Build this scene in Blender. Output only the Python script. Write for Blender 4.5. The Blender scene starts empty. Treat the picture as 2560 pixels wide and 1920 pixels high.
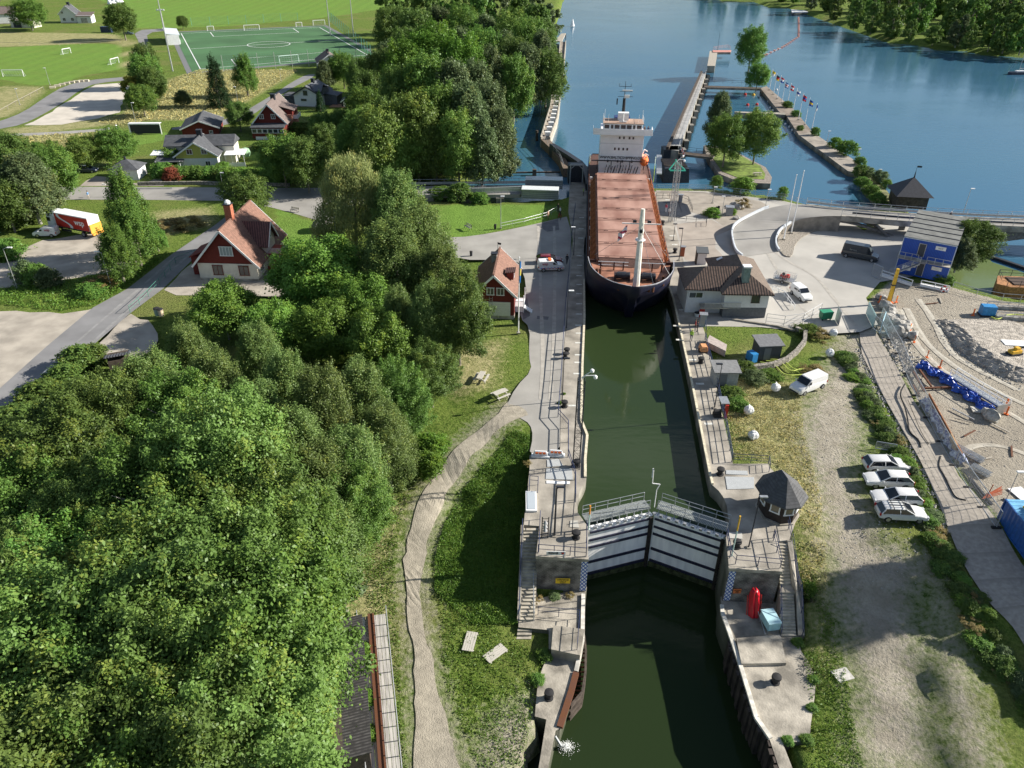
import bpy, bmesh, math, random
import numpy as np
from mathutils import Vector, Matrix
R=math.radians
scn=bpy.context.scene
col=scn.collection
# ---------------------------------------------------------------- camera
CF,CT,CR,CH=1912.0,R(31.644),0.00795,50.5
_F=np.array([0,math.cos(CT),-math.sin(CT)]);_R=np.array([1.0,0,0]);_U=np.cross(_R,_F)
_c,_s=math.cos(CR),math.sin(CR);_R2=_c*_R+_s*_U;_U2=-_s*_R+_c*_U
cd=bpy.data.cameras.new('camera');cam=bpy.data.objects.new('camera',cd);col.objects.link(cam)
cd.sensor_width=36;cd.lens=CF/2560*36;cd.clip_start=.5;cd.clip_end=6000
m=Matrix.Identity(4)
for i in range(3):
    m[i][0]=_R2[i];m[i][1]=_U2[i];m[i][2]=-_F[i]
m[2][3]=CH
cam.matrix_world=m;scn.camera=cam
# ---------------------------------------------------------------- world, sun, exposure
SUN_EL=R(27);SUN_DIR=Vector((math.cos(R(10)),math.sin(R(10)),0))  # horizontal direction towards the sun
w=bpy.data.worlds.new("World");scn.world=w;w.use_nodes=True
nt=w.node_tree;nt.nodes.clear()
sky=nt.nodes.new('ShaderNodeTexSky');sky.sky_type='NISHITA';sky.sun_disc=False;sky.sun_elevation=SUN_EL
sky.sun_rotation=math.atan2(SUN_DIR.x,SUN_DIR.y);sky.air_density=1.0;sky.dust_density=.4;sky.ozone_density=1.5
bg=nt.nodes.new('ShaderNodeBackground');bg.inputs[1].default_value=.052
out=nt.nodes.new('ShaderNodeOutputWorld')
tc=nt.nodes.new('ShaderNodeTexCoord');mp=nt.nodes.new('ShaderNodeMapping');mp.inputs['Scale'].default_value=(1.3,1.3,4)
mp.inputs['Location'].default_value=(.35,.1,0)
nz=nt.nodes.new('ShaderNodeTexNoise');nz.inputs['Scale'].default_value=1.6;nz.inputs['Detail'].default_value=5
cr=nt.nodes.new('ShaderNodeValToRGB');cr.color_ramp.elements[0].position=.55;cr.color_ramp.elements[1].position=.72
mx=nt.nodes.new('ShaderNodeMix');mx.data_type='RGBA';mx.inputs[7].default_value=(12,12.5,13,1)
L=nt.links.new
L(tc.outputs['Generated'],mp.inputs[0]);L(mp.outputs[0],nz.inputs[0]);L(nz.outputs[0],cr.inputs[0])
L(cr.outputs[0],mx.inputs[0]);L(sky.outputs[0],mx.inputs[6]);L(mx.outputs[2],bg.inputs[0]);L(bg.outputs[0],out.inputs[0])
sl=bpy.data.lights.new('sun','SUN');sl.energy=5;sl.angle=R(.5);sl.color=(1,.93,.82)
so=bpy.data.objects.new('sun',sl);col.objects.link(so)
sd=Vector((SUN_DIR.x*math.cos(SUN_EL),SUN_DIR.y*math.cos(SUN_EL),math.sin(SUN_EL)))
so.rotation_euler=sd.to_track_quat('Z','Y').to_euler();so.location=(200,40,120)
vs=scn.view_settings;vs.view_transform='Standard';vs.look='None';vs.gamma=1;vs.exposure=1.0;vs.use_curve_mapping=False
rnd=random.Random(7)
# ---------------------------------------------------------------- projection helpers: photo pixel (2560 wide) -> point on the plane z
def ray(x,y): return _F+_R2*(x-1280)/CF-_U2*(y-960)/CF
def g(x,y,z=0.0):
    d=ray(x,y);t=(CH-z)/(-d[2]);return Vector((d[0]*t,d[1]*t,z))
K=1.15732
def d(x,y,z=0.0): return g(x*K,y*K,z)
def ztop(p,x,y):  # height of the point above/below p seen at pixel x,y (same distance north)
    r=ray(x,y);return CH+r[2]*p[1]/r[1]
def DS(l,z=0.0): return [d(q[0],q[1],q[2] if len(q)>2 else z) for q in l]
def NS(l,z=0.0): return [g(q[0],q[1],q[2] if len(q)>2 else z) for q in l]
# ---------------------------------------------------------------- materials
MATS={}
def mat(name,c=(.5,.5,.5),rough=.7,metal=0,var=.0,scale=3.0,c2=None,bump=0.0,spec=.4,stretch=None,detail=4,lo=.35,hi=.65,bscale=None,coat=0):
    if name in MATS:return MATS[name]
    m=bpy.data.materials.new(name);m.use_nodes=True;n=m.node_tree;b=n.nodes['Principled BSDF']
    b.inputs['Base Color'].default_value=(*c,1);b.inputs['Roughness'].default_value=rough;b.inputs['Metallic'].default_value=metal
    b.inputs['Specular IOR Level'].default_value=spec
    if coat:b.inputs['Coat Weight'].default_value=coat;b.inputs['Coat Roughness'].default_value=.05
    if var or c2 or bump:
        tc=n.nodes.new('ShaderNodeTexCoord');mp=n.nodes.new('ShaderNodeMapping');mp.inputs['Scale'].default_value=stretch or (1,1,1)
        n.links.new(tc.outputs['Object'],mp.inputs[0])
        t=n.nodes.new('ShaderNodeTexNoise');t.inputs['Scale'].default_value=scale;t.inputs['Detail'].default_value=detail
        n.links.new(mp.outputs[0],t.inputs[0])
        mr=n.nodes.new('ShaderNodeMapRange');mr.inputs[1].default_value=lo;mr.inputs[2].default_value=hi;n.links.new(t.outputs[0],mr.inputs[0])
        mx=n.nodes.new('ShaderNodeMix');mx.data_type='RGBA'
        mx.inputs[6].default_value=(*[x*(1-var) for x in c],1);mx.inputs[7].default_value=(*(c2 or [min(1,x*(1+var)) for x in c]),1)
        n.links.new(mr.outputs[0],mx.inputs[0]);n.links.new(mx.outputs[2],b.inputs['Base Color'])
        if bump:
            t2=n.nodes.new('ShaderNodeTexNoise');t2.inputs['Scale'].default_value=bscale or scale*3;t2.inputs['Detail'].default_value=4
            n.links.new(mp.outputs[0],t2.inputs[0])
            bp=n.nodes.new('ShaderNodeBump');bp.inputs[0].default_value=1;bp.inputs[1].default_value=bump;n.links.new(t2.outputs[0],bp.inputs['Height']);n.links.new(bp.outputs[0],b.inputs['Normal'])
    MATS[name]=m;return m
def stripes(name,c1,c2,axis='x',scale=4.0,bump=.02,var=.15,rough=.7,duty=.5):
    """boards, tiles, corrugation: bands along one object axis with noise wear"""
    if name in MATS:return MATS[name]
    m=mat(name,c1,rough=rough,var=var,scale=2.5,bump=0.0);n=m.node_tree;b=n.nodes['Principled BSDF']
    tc=n.nodes.new('ShaderNodeTexCoord');sx=n.nodes.new('ShaderNodeSeparateXYZ');n.links.new(tc.outputs['Object'],sx.inputs[0])
    mm=n.nodes.new('ShaderNodeMath');mm.operation='MULTIPLY';mm.inputs[1].default_value=scale
    if axis=='xy':
        ad=n.nodes.new('ShaderNodeMath');ad.operation='ADD';n.links.new(sx.outputs[0],ad.inputs[0]);n.links.new(sx.outputs[1],ad.inputs[1]);n.links.new(ad.outputs[0],mm.inputs[0])
    else:n.links.new(sx.outputs['xyz'.index(axis)],mm.inputs[0])
    fr=n.nodes.new('ShaderNodeMath');fr.operation='FRACT';n.links.new(mm.outputs[0],fr.inputs[0])
    gt=n.nodes.new('ShaderNodeMapRange');gt.inputs[1].default_value=duty-.12;gt.inputs[2].default_value=duty+.12;n.links.new(fr.outputs[0],gt.inputs[0])
    src=b.inputs['Base Color'].links[0].from_socket
    mx=n.nodes.new('ShaderNodeMix');mx.data_type='RGBA';n.links.new(gt.outputs[0],mx.inputs[0]);n.links.new(src,mx.inputs[6]);mx.inputs[7].default_value=(*c2,1)
    n.links.new(mx.outputs[2],b.inputs['Base Color'])
    if bump:
        bp=n.nodes.new('ShaderNodeBump');bp.inputs[1].default_value=bump;n.links.new(fr.outputs[0],bp.inputs['Height']);n.links.new(bp.outputs[0],b.inputs['Normal'])
    return m
white=lambda:mat('white_paint',(.78,.79,.8),.5,var=.06,scale=2)
def M(k):
    T={'white':lambda:white(),'conc':lambda:mat('concrete',(.32,.295,.25),.9,var=.42,scale=.6,bump=.03,bscale=6,detail=8),
    'steel':lambda:mat('galvanised_steel',(.42,.44,.46),.45,.6,var=.15,scale=4),'dark':lambda:mat('dark_steel',(.03,.034,.045),.5,.2,var=.3,scale=4),
    'black':lambda:mat('black_rubber',(.02,.02,.022),.8,var=.2),'rust':lambda:mat('rusty_steel',(.22,.085,.035),.85,.1,var=.4,scale=2,c2=(.12,.05,.03)),
    'wood':lambda:mat('weathered_wood',(.36,.33,.28),.85,var=.25,scale=2,stretch=(1,6,1)),'glass':lambda:mat('window_glass',(.035,.045,.055),.06,0,spec=.8),
    'red':lambda:mat('red_paint',(.45,.03,.02),.5,var=.15),'orange':lambda:mat('orange_paint',(.75,.16,.03),.5,var=.1),'yellow':lambda:mat('yellow_paint',(.7,.42,.04),.5,var=.15),
    'blue':lambda:mat('blue_paint',(.03,.22,.5),.5,var=.15),'stone':lambda:mat('grey_stone',(.33,.32,.3),.9,var=.35,scale=1.2,bump=.1),
    'darkwood':lambda:mat('dark_timber',(.07,.055,.045),.85,var=.35,scale=2),'green':lambda:mat('green_paint',(.02,.2,.1),.5,var=.15)}
    return T[k]()
# ---------------------------------------------------------------- mesh builder
class B:
    def __init__(s):s.v=[];s.f=[];s.m=[];s.mi=0
    def add(s,vs,fs):
        o=len(s.v);s.v+=[tuple(v) for v in vs];s.f+=[tuple(i+o for i in f) for f in fs];s.m+=[s.mi]*len(fs);return s
    def box(s,c,e,rz=0,rx=0,ry=0,taper=1.0):
        x,y,z=[q/2 for q in e];M_=Matrix.Rotation(rz,3,'Z')@Matrix.Rotation(ry,3,'Y')@Matrix.Rotation(rx,3,'X')
        vs=[]
        for k in(-1,1):
            t=taper if k>0 else 1
            for (i,j) in((-1,-1),(1,-1),(1,1),(-1,1)):vs.append(Vector(c)+M_@Vector((i*x*t,j*y*t,k*z)))
        return s.add(vs,[(0,3,2,1),(4,5,6,7),(0,1,5,4),(1,2,6,5),(2,3,7,6),(3,0,4,7)])
    def bar(s,a,b,w=.1,h=None):  # rectangular beam from a to b
        a=Vector(a);b=Vector(b);h=h or w;dd=(b-a)
        if dd.length<1e-6:return s
        dd.normalize();u=Vector((0,0,1)) if abs(dd.z)<.95 else Vector((0,1,0));r=dd.cross(u).normalized();u=r.cross(dd)
        vs=[p+r*i*w/2+u*j*h/2 for p in(a,b) for(i,j) in((-1,-1),(1,-1),(1,1),(-1,1))]
        return s.add(vs,[(0,3,2,1),(4,5,6,7),(0,1,5,4),(1,2,6,5),(2,3,7,6),(3,0,4,7)])
    def tube(s,a,b,r0=.05,r1=None,n=8):
        a=Vector(a);b=Vector(b);r1=r0 if r1 is None else r1;dd=(b-a)
        if dd.length<1e-6:return s
        dd.normalize();u=Vector((0,0,1)) if abs(dd.z)<.95 else Vector((1,0,0));r=dd.cross(u).normalized();u=r.cross(dd)
        vs=[p+(r*math.cos(t)+u*math.sin(t))*q for p,q in((a,r0),(b,r1)) for t in[2*math.pi*i/n for i in range(n)]]
        return s.add(vs,[(i,(i+1)%n,n+(i+1)%n,n+i) for i in range(n)]+[tuple(range(n))[::-1],tuple(range(n,2*n))])
    def path(s,pts,r=.05,n=6):
        for a,b in zip(pts,pts[1:]):s.tube(a,b,r,r,n)
        return s
    def prism(s,poly,z0,z1,cap=True):
        n=len(poly);ar=sum(poly[i][0]*poly[(i+1)%n][1]-poly[(i+1)%n][0]*poly[i][1] for i in range(n))
        if ar<0:poly=poly[::-1]
        f0=z0 if callable(z0) else (lambda p:z0);f1=z1 if callable(z1) else (lambda p:z1)
        vs=[(p[0],p[1],f0(p)) for p in poly]+[(p[0],p[1],f1(p)) for p in poly]
        return s.add(vs,[(i,(i+1)%n,n+(i+1)%n,n+i) for i in range(n)]+([tuple(range(n))[::-1],tuple(range(n,2*n))] if cap else []))
    def lathe(s,c,prof,n=12,ax='z'):
        vs=[];
        for (r,z) in prof:
            for i in range(n):
                t=2*math.pi*i/n;q=(r*math.cos(t),r*math.sin(t),z)
                if ax=='x':q=(q[2],q[0],q[1])
                if ax=='y':q=(q[0],q[2],q[1])
                vs.append((c[0]+q[0],c[1]+q[1],c[2]+q[2]))
        fs=[]
        for k in range(len(prof)-1):
            for i in range(n):fs.append((k*n+i,k*n+(i+1)%n,(k+1)*n+(i+1)%n,(k+1)*n+i))
        fs.append(tuple(range(n))[::-1]);fs.append(tuple((len(prof)-1)*n+i for i in range(n)))
        return s.add(vs,fs)
    def poly(s,pts):return s.add(pts,[tuple(range(len(pts)))])
    def build(s,name,m,parent=None,bevel=0,smooth=False,loc=None,rz=0,label=None,recalc=True):
        me=bpy.data.meshes.new(name);me.from_pydata(s.v,[],s.f)
        ms=m if isinstance(m,(list,tuple)) else [m]
        for q in ms:me.materials.append(q)
        if len(ms)>1:me.polygons.foreach_set('material_index',s.m)
        if recalc:
            bm=bmesh.new();bm.from_mesh(me);bmesh.ops.recalc_face_normals(bm,faces=bm.faces)
            if bevel:bmesh.ops.bevel(bm,geom=[e for e in bm.edges if e.is_manifold and e.calc_face_angle(0)>.6],offset=bevel,segments=2,affect='EDGES',clamp_overlap=True)
            bm.to_mesh(me);bm.free()
        if smooth:
            for p_ in me.polygons:p_.use_smooth=True
            try:me.set_sharp_from_angle(angle=.7)
            except Exception:pass
        o=bpy.data.objects.new(name,me);col.objects.link(o)
        if parent:o.parent=parent
        if loc is not None:o.location=loc
        if rz:o.rotation_euler.z=rz
        if label:o['label']=label
        return o
def thing(name,label,cat,loc=(0,0,0),rz=0,group=None):
    o=bpy.data.objects.new(name,None);col.objects.link(o);o.location=loc;o.rotation_euler=(0,0,rz);o.empty_display_size=.3
    return tag(o,label,cat,group)
def tag(o,label=None,cat=None,group=None,kind=None):
    if label:o['label']=label
    if cat:o['category']=cat
    if group:o['group']=group
    if kind:o['kind']=kind
    return o
def dup(root,loc=None,rz=None,label=None,scale=None,group=None):
    r=root.copy();col.objects.link(r)
    if loc is not None:r.location=loc
    if rz is not None:r.rotation_euler=(0,0,rz)
    if scale is not None:r.scale=scale
    if label:r['label']=label
    if group:r['group']=group
    for ch in list(root.children):
        c=ch.copy();col.objects.link(c);c.parent=r
        for g2 in list(ch.children):
            e=g2.copy();col.objects.link(e);e.parent=c
    return r
def text(s,size,m,parent,loc,rot,name='lettering',ext=.01,align='CENTER',bold=0):
    cu=bpy.data.curves.new(name,'FONT');cu.body=s;cu.size=size;cu.extrude=ext;cu.align_x=align;cu.align_y='CENTER';cu.offset=bold
    t=bpy.data.objects.new(name,cu);col.objects.link(t)
    me=bpy.data.meshes.new_from_object(t.evaluated_get(bpy.context.evaluated_depsgraph_get()));bpy.data.objects.remove(t)
    me.materials.clear();me.materials.append(m)
    o=bpy.data.objects.new(name,me);col.objects.link(o);o.parent=parent;o.location=loc;o.rotation_euler=rot;return o
# ---------------------------------------------------------------- terrain
CTRL=NS([(1270,1040,0),(1180,1120,-.6),(1080,1230,-1.8),(1010,1400,-3.3),(1020,1550,-4.3),(1060,1900,-4.9),(1335,1110,0),(1300,1070,0),(1305,1120,-.5),(1308,1200,-1.9),(1305,1290,-3.2),
 (1215,1220,-1.9),(1250,1150,-1.0),(1230,1330,-3.6),(1150,1300,-3.1),(1290,1400,-3.9),(1270,1500,-4.3),(1200,1560,-4.5),(1300,1640,-4.9),(1290,1800,-5.0),(1180,1750,-4.9),
 (950,1250,-2.2),(900,1400,-3.5),(900,1700,-4.8),(700,1000,-1.5),(400,1000,-1),(500,700,0),(300,1300,-3),(0,1300,-3),(0,1000,0),(0,1900,-5),(600,1700,-5),(1180,950,0),(1100,1000,-.8),
 (1300,900,0),(1400,600,0),(1000,500,0),(200,700,0),(300,500,0),(0,600,0),(1900,1150,0),(1950,1250,0),(2010,1300,-.1),(2100,1100,0),(2300,1150,0),(2450,1250,0),(1800,800,0),(2100,600,0),(2500,800,0),(2560,1000,0),(2560,1200,0),
 (2040,1430,-1.6),(2060,1520,-3.0),(2070,1640,-4.1),(2070,1800,-4.4),(2200,1300,-.2),(2200,1420,-1.4),(2230,1560,-2.8),(2250,1700,-3.8),(2250,1900,-4.4),(2450,1500,-1),(2420,1700,-2.4),(2500,1900,-3),(2560,1500,-.5)])
CXY=np.array([[p.x,p.y] for p in CTRL]);CZ=np.array([p.z for p in CTRL])
WATER=[# natural water outlines (west bank, inlet, east bank)
 NS([(1078,472),(1082,510),(1200,517),(1300,512),(1392,507),(1415,500),(1475,479),(1600,478),(1763,478),(1960,503),(2095,540),(2160,575),(2180,520),(2235,523),(2290,545),(2330,600),(2345,690),(2363,712),(2504,750),(2560,758),(3600,800),(3900,420),
 (2900,190),(2560,149),(2461,136),(2287,117),(2160,92),(2113,73),(2018,41),(1980,24),(1787,0),(1700,-30),(1640,-75),(1480,-70),(1430,-20),(1408,0),(1400,35),(1385,79),(1372,130),(1372,190),(1345,215),(1279,215),(1288,300),(1262,430),(1180,452)],-1.3)]
def segd(P,poly):
    """signed distance (positive inside) of points P (n,2) to polygon"""
    Q=np.array([[p[0],p[1]] for p in poly]);n=len(Q);dm=np.full(len(P),1e9);ins=np.zeros(len(P),bool)
    for i in range(n):
        a=Q[i];b=Q[(i+1)%n];ab=b-a;l=max(ab@ab,1e-9)
        t=np.clip(((P-a)@ab)/l,0,1);dd=np.hypot(P[:,0]-a[0]-t*ab[0],P[:,1]-a[1]-t*ab[1]);dm=np.minimum(dm,dd)
        c=((a[1]>P[:,1])!=(b[1]>P[:,1]));xs=a[0]+(P[:,1]-a[1])*ab[0]/(ab[1] if abs(ab[1])>1e-9 else 1e-9);ins^=c&(P[:,0]<xs)
    return np.where(ins,dm,-dm)
def hz(P):
    P=np.atleast_2d(np.asarray(P,float));near=P[:,1]<140;z=np.zeros(len(P))
    if near.any():
        q=P[near];D=((q[:,None,:]-CXY[None])**2).sum(2)+.8;W=D**-1.8;z[near]=(W*CZ).sum(1)/W.sum(1)
    # construction excavation bench
    return z
def H(x,y): return float(hz([(x,y)])[0])
CANAL=NS([(1341,1925,-5),(1400,1822,-5),(1430,1728,-5),(1452,1640,-5),(1458,1600,-4.2),(1470,1394),(1470,1086),(1462,790),(1459,640),(1475,479),(1600,479),(1664,700),(1682,750),(1779,1212),(1830,1420),(1801,1520,-4.2),(1846,1660,-4.2),(1888,1796,-4.2),(1951,1925,-4.2)])
CANAL=[Vector((9,8,0))]+[p for p in CANAL]+[Vector((17,8,0))]
xs=np.concatenate([-np.geomspace(105,2200,45)[::-1],np.arange(-104,105,1.0),np.geomspace(105,2200,45)])
ys=np.concatenate([[-300,-150,-80,-40,-10],np.arange(5,190,1.0),np.arange(190,460,3.5),np.geomspace(461,3500,30)])
GX,GY=np.meshgrid(xs,ys);P=np.stack([GX.ravel(),GY.ravel()],1)
z=hz(P)
_r=np.random.RandomState(3)
z+= .0*np.sin(P[:,0]*.9+np.sin(P[:,1]*.7)*2)*np.cos(P[:,1]*.8)*(P[:,1]<75)
sw=segd(P,WATER[0]);z=np.minimum(z,np.clip(-.25-sw*.9-1.2,-5,9)) if False else np.where(sw>-1.6,np.minimum(z,np.clip(-1.6-sw*.9,-5,0)),z)
for q,zz in((NS([(1296,1480,-3.5),(1345,1470,-3.5),(1463,1486,-4.2),(1450,1628,-4.2),(1372,1622,-4.2),(1372,1575,-4.2),(1296,1568,-4.2)]),-4.7),(NS([(1371,1634,-5),(1448,1640,-5),(1389,1828,-5),(1368,1930,-5),(1345,1930,-5),(1366,1800,-5),(1337,1792,-5),(1345,1700,-5)]),-5.4),
 (NS([(1802,1490,-4.2),(1846,1660,-4.2),(1888,1796,-4.2),(1951,1930,-4.2),(1985,1930,-4.2),(1957,1858,-4.2),(2024,1851,-4.2),(2040,1696,-4.2),(2003,1628,-4.2),(1992,1480,-4.2)]),-4.7)):
    z=np.where(segd(P,q)>-.4,np.minimum(z,zz),z)
sc=segd(P,CANAL);z=np.where(sc>-1.2,-9.5,z)
def sdf(polys):
    r=np.full(len(P),-9.0)
    for q in polys:
        Q=np.array([[p[0],p[1]] for p in q]);bb=(P[:,0]>Q[:,0].min()-9)&(P[:,0]<Q[:,0].max()+9)&(P[:,1]>Q[:,1].min()-9)&(P[:,1]<Q[:,1].max()+9)
        if bb.any():r[bb]=np.maximum(r[bb],np.clip(segd(P[bb],q),-9,9))
    return r
AT={}
AT['vivid']=sdf([NS([(-600,-190),(1600,-150),(1180,-20),(940,25),(810,45),(560,66),(330,72),(270,68),(280,25),(240,-10)]),NS([(0,122),(110,112),(303,108),(308,172),(205,190),(140,215),(60,212),(0,195),(-200,200),(-200,120)]),
 NS([(1139,595),(1335,560),(1392,545),(1392,512),(1080,512),(1050,560)]),NS([(690,520),(800,560),(900,620),(880,660),(740,640),(690,600)]),NS([(330,335),(420,330),(420,350),(330,365)]),NS([(640,360),(900,340),(900,370),(700,400),(620,400)])])
AT['dry']=sdf([NS([(395,215),(450,190),(500,175),(745,175),(700,205),(640,240),(540,300),(380,300),(0,345),(0,325),(240,298),(310,285),(330,240)]),NS([(0,215),(90,215),(110,230),(60,270),(0,300),(-100,300)]),
 NS([(0,343),(260,330),(230,380),(0,410),(-100,400)]),NS([(303,108),(340,95),(350,170),(318,190),(300,170)]),NS([(0,80),(300,85),(300,105),(0,118),(-300,118),(-300,80)]),NS([(390,530),(520,520),(540,560),(430,580),(390,560)]),
 NS([(890,1420,-3.5),(960,1250,-2.2),(1010,1250,-2),(960,1400,-3.2),(985,1550,-4.2),(960,1750,-4.7),(900,1700,-4.7),(860,1520,-4)]),NS([(1130,900),(1180,860),(1260,850),(1230,960),(1150,980),(1110,960)]),
 NS([(1800,900),(1900,880),(2010,1000),(2020,1120),(2060,1250),(2080,1450,-2),(2060,1700,-4),(2040,1600,-4),(2010,1380,-1),(1950,1200),(1860,1100)])])
AT['gravel']=sdf([NS([(2110,830),(2175,815),(2175,900),(2150,1000),(2150,1100),(2130,1180),(2200,1350,-.5),(2330,1400,-.8),(2280,1500,-2),(2300,1650,-3.4),(2330,1925,-4),(2150,1925,-4.4),(2150,1700,-3.8),(2100,1500,-2),(2070,1350,-.4),(2030,1200),(2000,1080),(2030,980),(2080,900)]),
 NS([(1180,1925,-4.9),(1240,1800,-5),(1330,1740,-5),(1345,1800,-5),(1340,1925,-5)]),NS([(2330,1400,-.8),(2420,1700,-2.4),(2480,1925,-3),(2420,1925,-3),(2360,1650,-2)])])
AT['gravel']=np.maximum(AT['gravel'],sdf([NS([(1285,980),(1140,1110,-.9),(1040,1240,-2.0),(1000,1400,-3.3),(1003,1480,-3.9),(1028,1720,-4.8),(1028,1940,-5),(1185,1940,-5),(1105,1720,-4.8),(1065,1480,-3.9),(1072,1380,-3.2),(1130,1225,-1.6),(1262,1070,-.2),(1335,1035)])])-.6)
AT['dirt']=sdf([NS([(2160,760),(2230,700),(2363,713),(2504,752),(2560,760),(3300,800),(3300,1500),(2560,1330),(2491,1290),(2352,1104),(2241,905),(2185,810)])])
me=bpy.data.meshes.new('ground');nx=len(xs);ny=len(ys)
me.vertices.add(len(P));me.vertices.foreach_set('co',np.column_stack([P,z]).ravel())
ii=(np.arange(ny-1)[:,None]*nx+np.arange(nx-1)[None]).ravel();q=np.stack([ii,ii+1,ii+nx+1,ii+nx],1)
me.loops.add(q.size);me.loops.foreach_set('vertex_index',q.ravel());me.polygons.add(len(q));me.polygons.foreach_set('loop_start',np.arange(len(q))*4);me.update()
for k,a in AT.items():
    at=me.attributes.new(k,'FLOAT','POINT');at.data.foreach_set('value',a.astype(np.float32))
for k in('vivid','dry','gravel','dirt'):pass
go=bpy.data.objects.new('ground',me);col.objects.link(go);go['kind']='structure'
def groundmat():
    m=bpy.data.materials.new('ground_cover');m.use_nodes=True;n=m.node_tree;b=n.nodes['Principled BSDF'];b.inputs['Roughness'].default_value=.95;b.inputs['Specular IOR Level'].default_value=.1
    g_=n.nodes.new('ShaderNodeNewGeometry');Ln=n.links.new
    def noise(s,de=4,off=0,rough=.55):
        t=n.nodes.new('ShaderNodeTexNoise');t.inputs['Scale'].default_value=s;t.inputs['Detail'].default_value=de;t.inputs['Roughness'].default_value=rough
        mp=n.nodes.new('ShaderNodeMapping');mp.inputs['Location'].default_value=(off,off*2,0);Ln(g_.outputs['Position'],mp.inputs[0]);Ln(mp.outputs[0],t.inputs[0]);return t.outputs[0]
    def mr(s,a,b_,c=0,e=1):
        t=n.nodes.new('ShaderNodeMapRange');t.inputs[1].default_value=a;t.inputs[2].default_value=b_;t.inputs[3].default_value=c;t.inputs[4].default_value=e;Ln(s,t.inputs[0]);return t.outputs[0]
    def mix(f,a,c):
        t=n.nodes.new('ShaderNodeMix');t.data_type='RGBA';Ln(f,t.inputs[0])
        for k,v in((6,a),(7,c)):
            if isinstance(v,tuple):t.inputs[k].default_value=(*v,1)
            else:Ln(v,t.inputs[k])
        return t.outputs[2]
    def ad(a,c,op='ADD'):
        t=n.nodes.new('ShaderNodeMath');t.operation=op
        for k,v in((0,a),(1,c)):
            if isinstance(v,(int,float)):t.inputs[k].default_value=v
            else:Ln(v,t.inputs[k])
        return t.outputs[0]
    big=noise(.08,5);med=noise(.5,5,5);fin=noise(4,6,9,.7);mot=noise(1.7,6,21,.7)
    gr=mix(mr(med,.35,.65),(.065,.125,.016),(.12,.185,.03));gr=mix(mr(fin,.4,.68),gr,(.19,.24,.06));gr=mix(mr(mot,.5,.3),gr,(.035,.075,.01))
    gr=mix(mr(big,.5,.68,0,.6),gr,(.19,.18,.07))
    wv=n.nodes.new('ShaderNodeTexWave');wv.inputs['Scale'].default_value=.045;wv.inputs['Distortion'].default_value=1.2;wv.inputs['Detail'].default_value=2;Ln(g_.outputs['Position'],wv.inputs[0])
    vi=mix(mr(med,.3,.7),(.11,.205,.035),(.155,.265,.05));vi=mix(mr(fin,.4,.7,0,.45),vi,(.17,.27,.06));vi=mix(mr(wv.outputs[0],.2,.9,0,.35),vi,(.17,.30,.05));vi=mix(mr(big,.45,.7,0,.35),vi,(.16,.2,.05))
    dr=mix(mr(med,.35,.65),(.24,.24,.10),(.42,.38,.20));dr=mix(mr(fin,.4,.7,0,.7),dr,(.13,.17,.05));dr=mix(mr(mot,.5,.62,0,.5),dr,(.5,.44,.25))
    gv=mix(mr(med,.35,.65),(.32,.29,.235),(.43,.395,.33));gv=mix(mr(fin,.45,.68,0,.7),gv,(.26,.24,.19));
    di=mix(mr(med,.3,.7),(.34,.31,.255),(.45,.415,.35));di=mix(mr(big,.4,.6,0,.75),di,(.29,.26,.215));di=mix(mr(mot,.5,.72,0,.6),di,(.29,.26,.215))
    def att(k,amp,wd,nn):
        a=n.nodes.new('ShaderNodeAttribute');a.attribute_name=k
        return mr(ad(a.outputs['Fac'],ad(ad(nn,.5,'SUBTRACT'),amp,'MULTIPLY')),-wd,wd)
    c=mix(att('vivid',3,.4,med),gr,vi);c=mix(att('dry',7,1.4,mot),c,dr);c=mix(att('gravel',9,1.8,mot),c,gv);c=mix(att('dirt',2,.3,mot),c,di)
    Ln(c,b.inputs['Base Color'])
    bp=n.nodes.new('ShaderNodeBump');bp.inputs[0].default_value=1;bp.inputs[1].default_value=.25;Ln(ad(fin,mot),bp.inputs['Height']);Ln(bp.outputs[0],b.inputs['Normal'])
    return m
me.materials.append(groundmat())
# ---------------------------------------------------------------- sheets (roads, yards, pavements)
def dens(poly,step):
    o=[];n=len(poly)
    for i in range(n):
        a=poly[i];b=poly[(i+1)%n];k=max(1,int((b-a).length/step))
        for j in range(k):o.append(a.lerp(b,j/k))
    return o
def smoothp(poly,it=2):
    for _ in range(it):
        o=[];n=len(poly)
        for i in range(n):
            a=poly[i];b=poly[(i+1)%n];o+=[a.lerp(b,.25),a.lerp(b,.75)]
        poly=o
    return poly
def sheet(name,poly,m,lift=.02,jit=0,step=3.0,sm=0,kind='structure'):
    if sm:poly=smoothp(poly,sm)
    if jit:
        poly=dens(poly,step);poly=[p+Vector((rnd.uniform(-jit,jit),rnd.uniform(-jit,jit),0)) for p in poly]
    b=B();b.poly([(p.x,p.y,lift) for p in poly]);me=bpy.data.meshes.new(name);me.from_pydata(b.v,[],b.f);me.materials.append(m)
    bm=bmesh.new();bm.from_mesh(me);bm.normal_update()
    for f in bm.faces:
        if f.normal.z<0:f.normal_flip()
    bmesh.ops.triangulate(bm,faces=bm.faces);bm.to_mesh(me);bm.free()
    o=bpy.data.objects.new(name,me);col.objects.link(o);o['kind']=kind;return o
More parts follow.
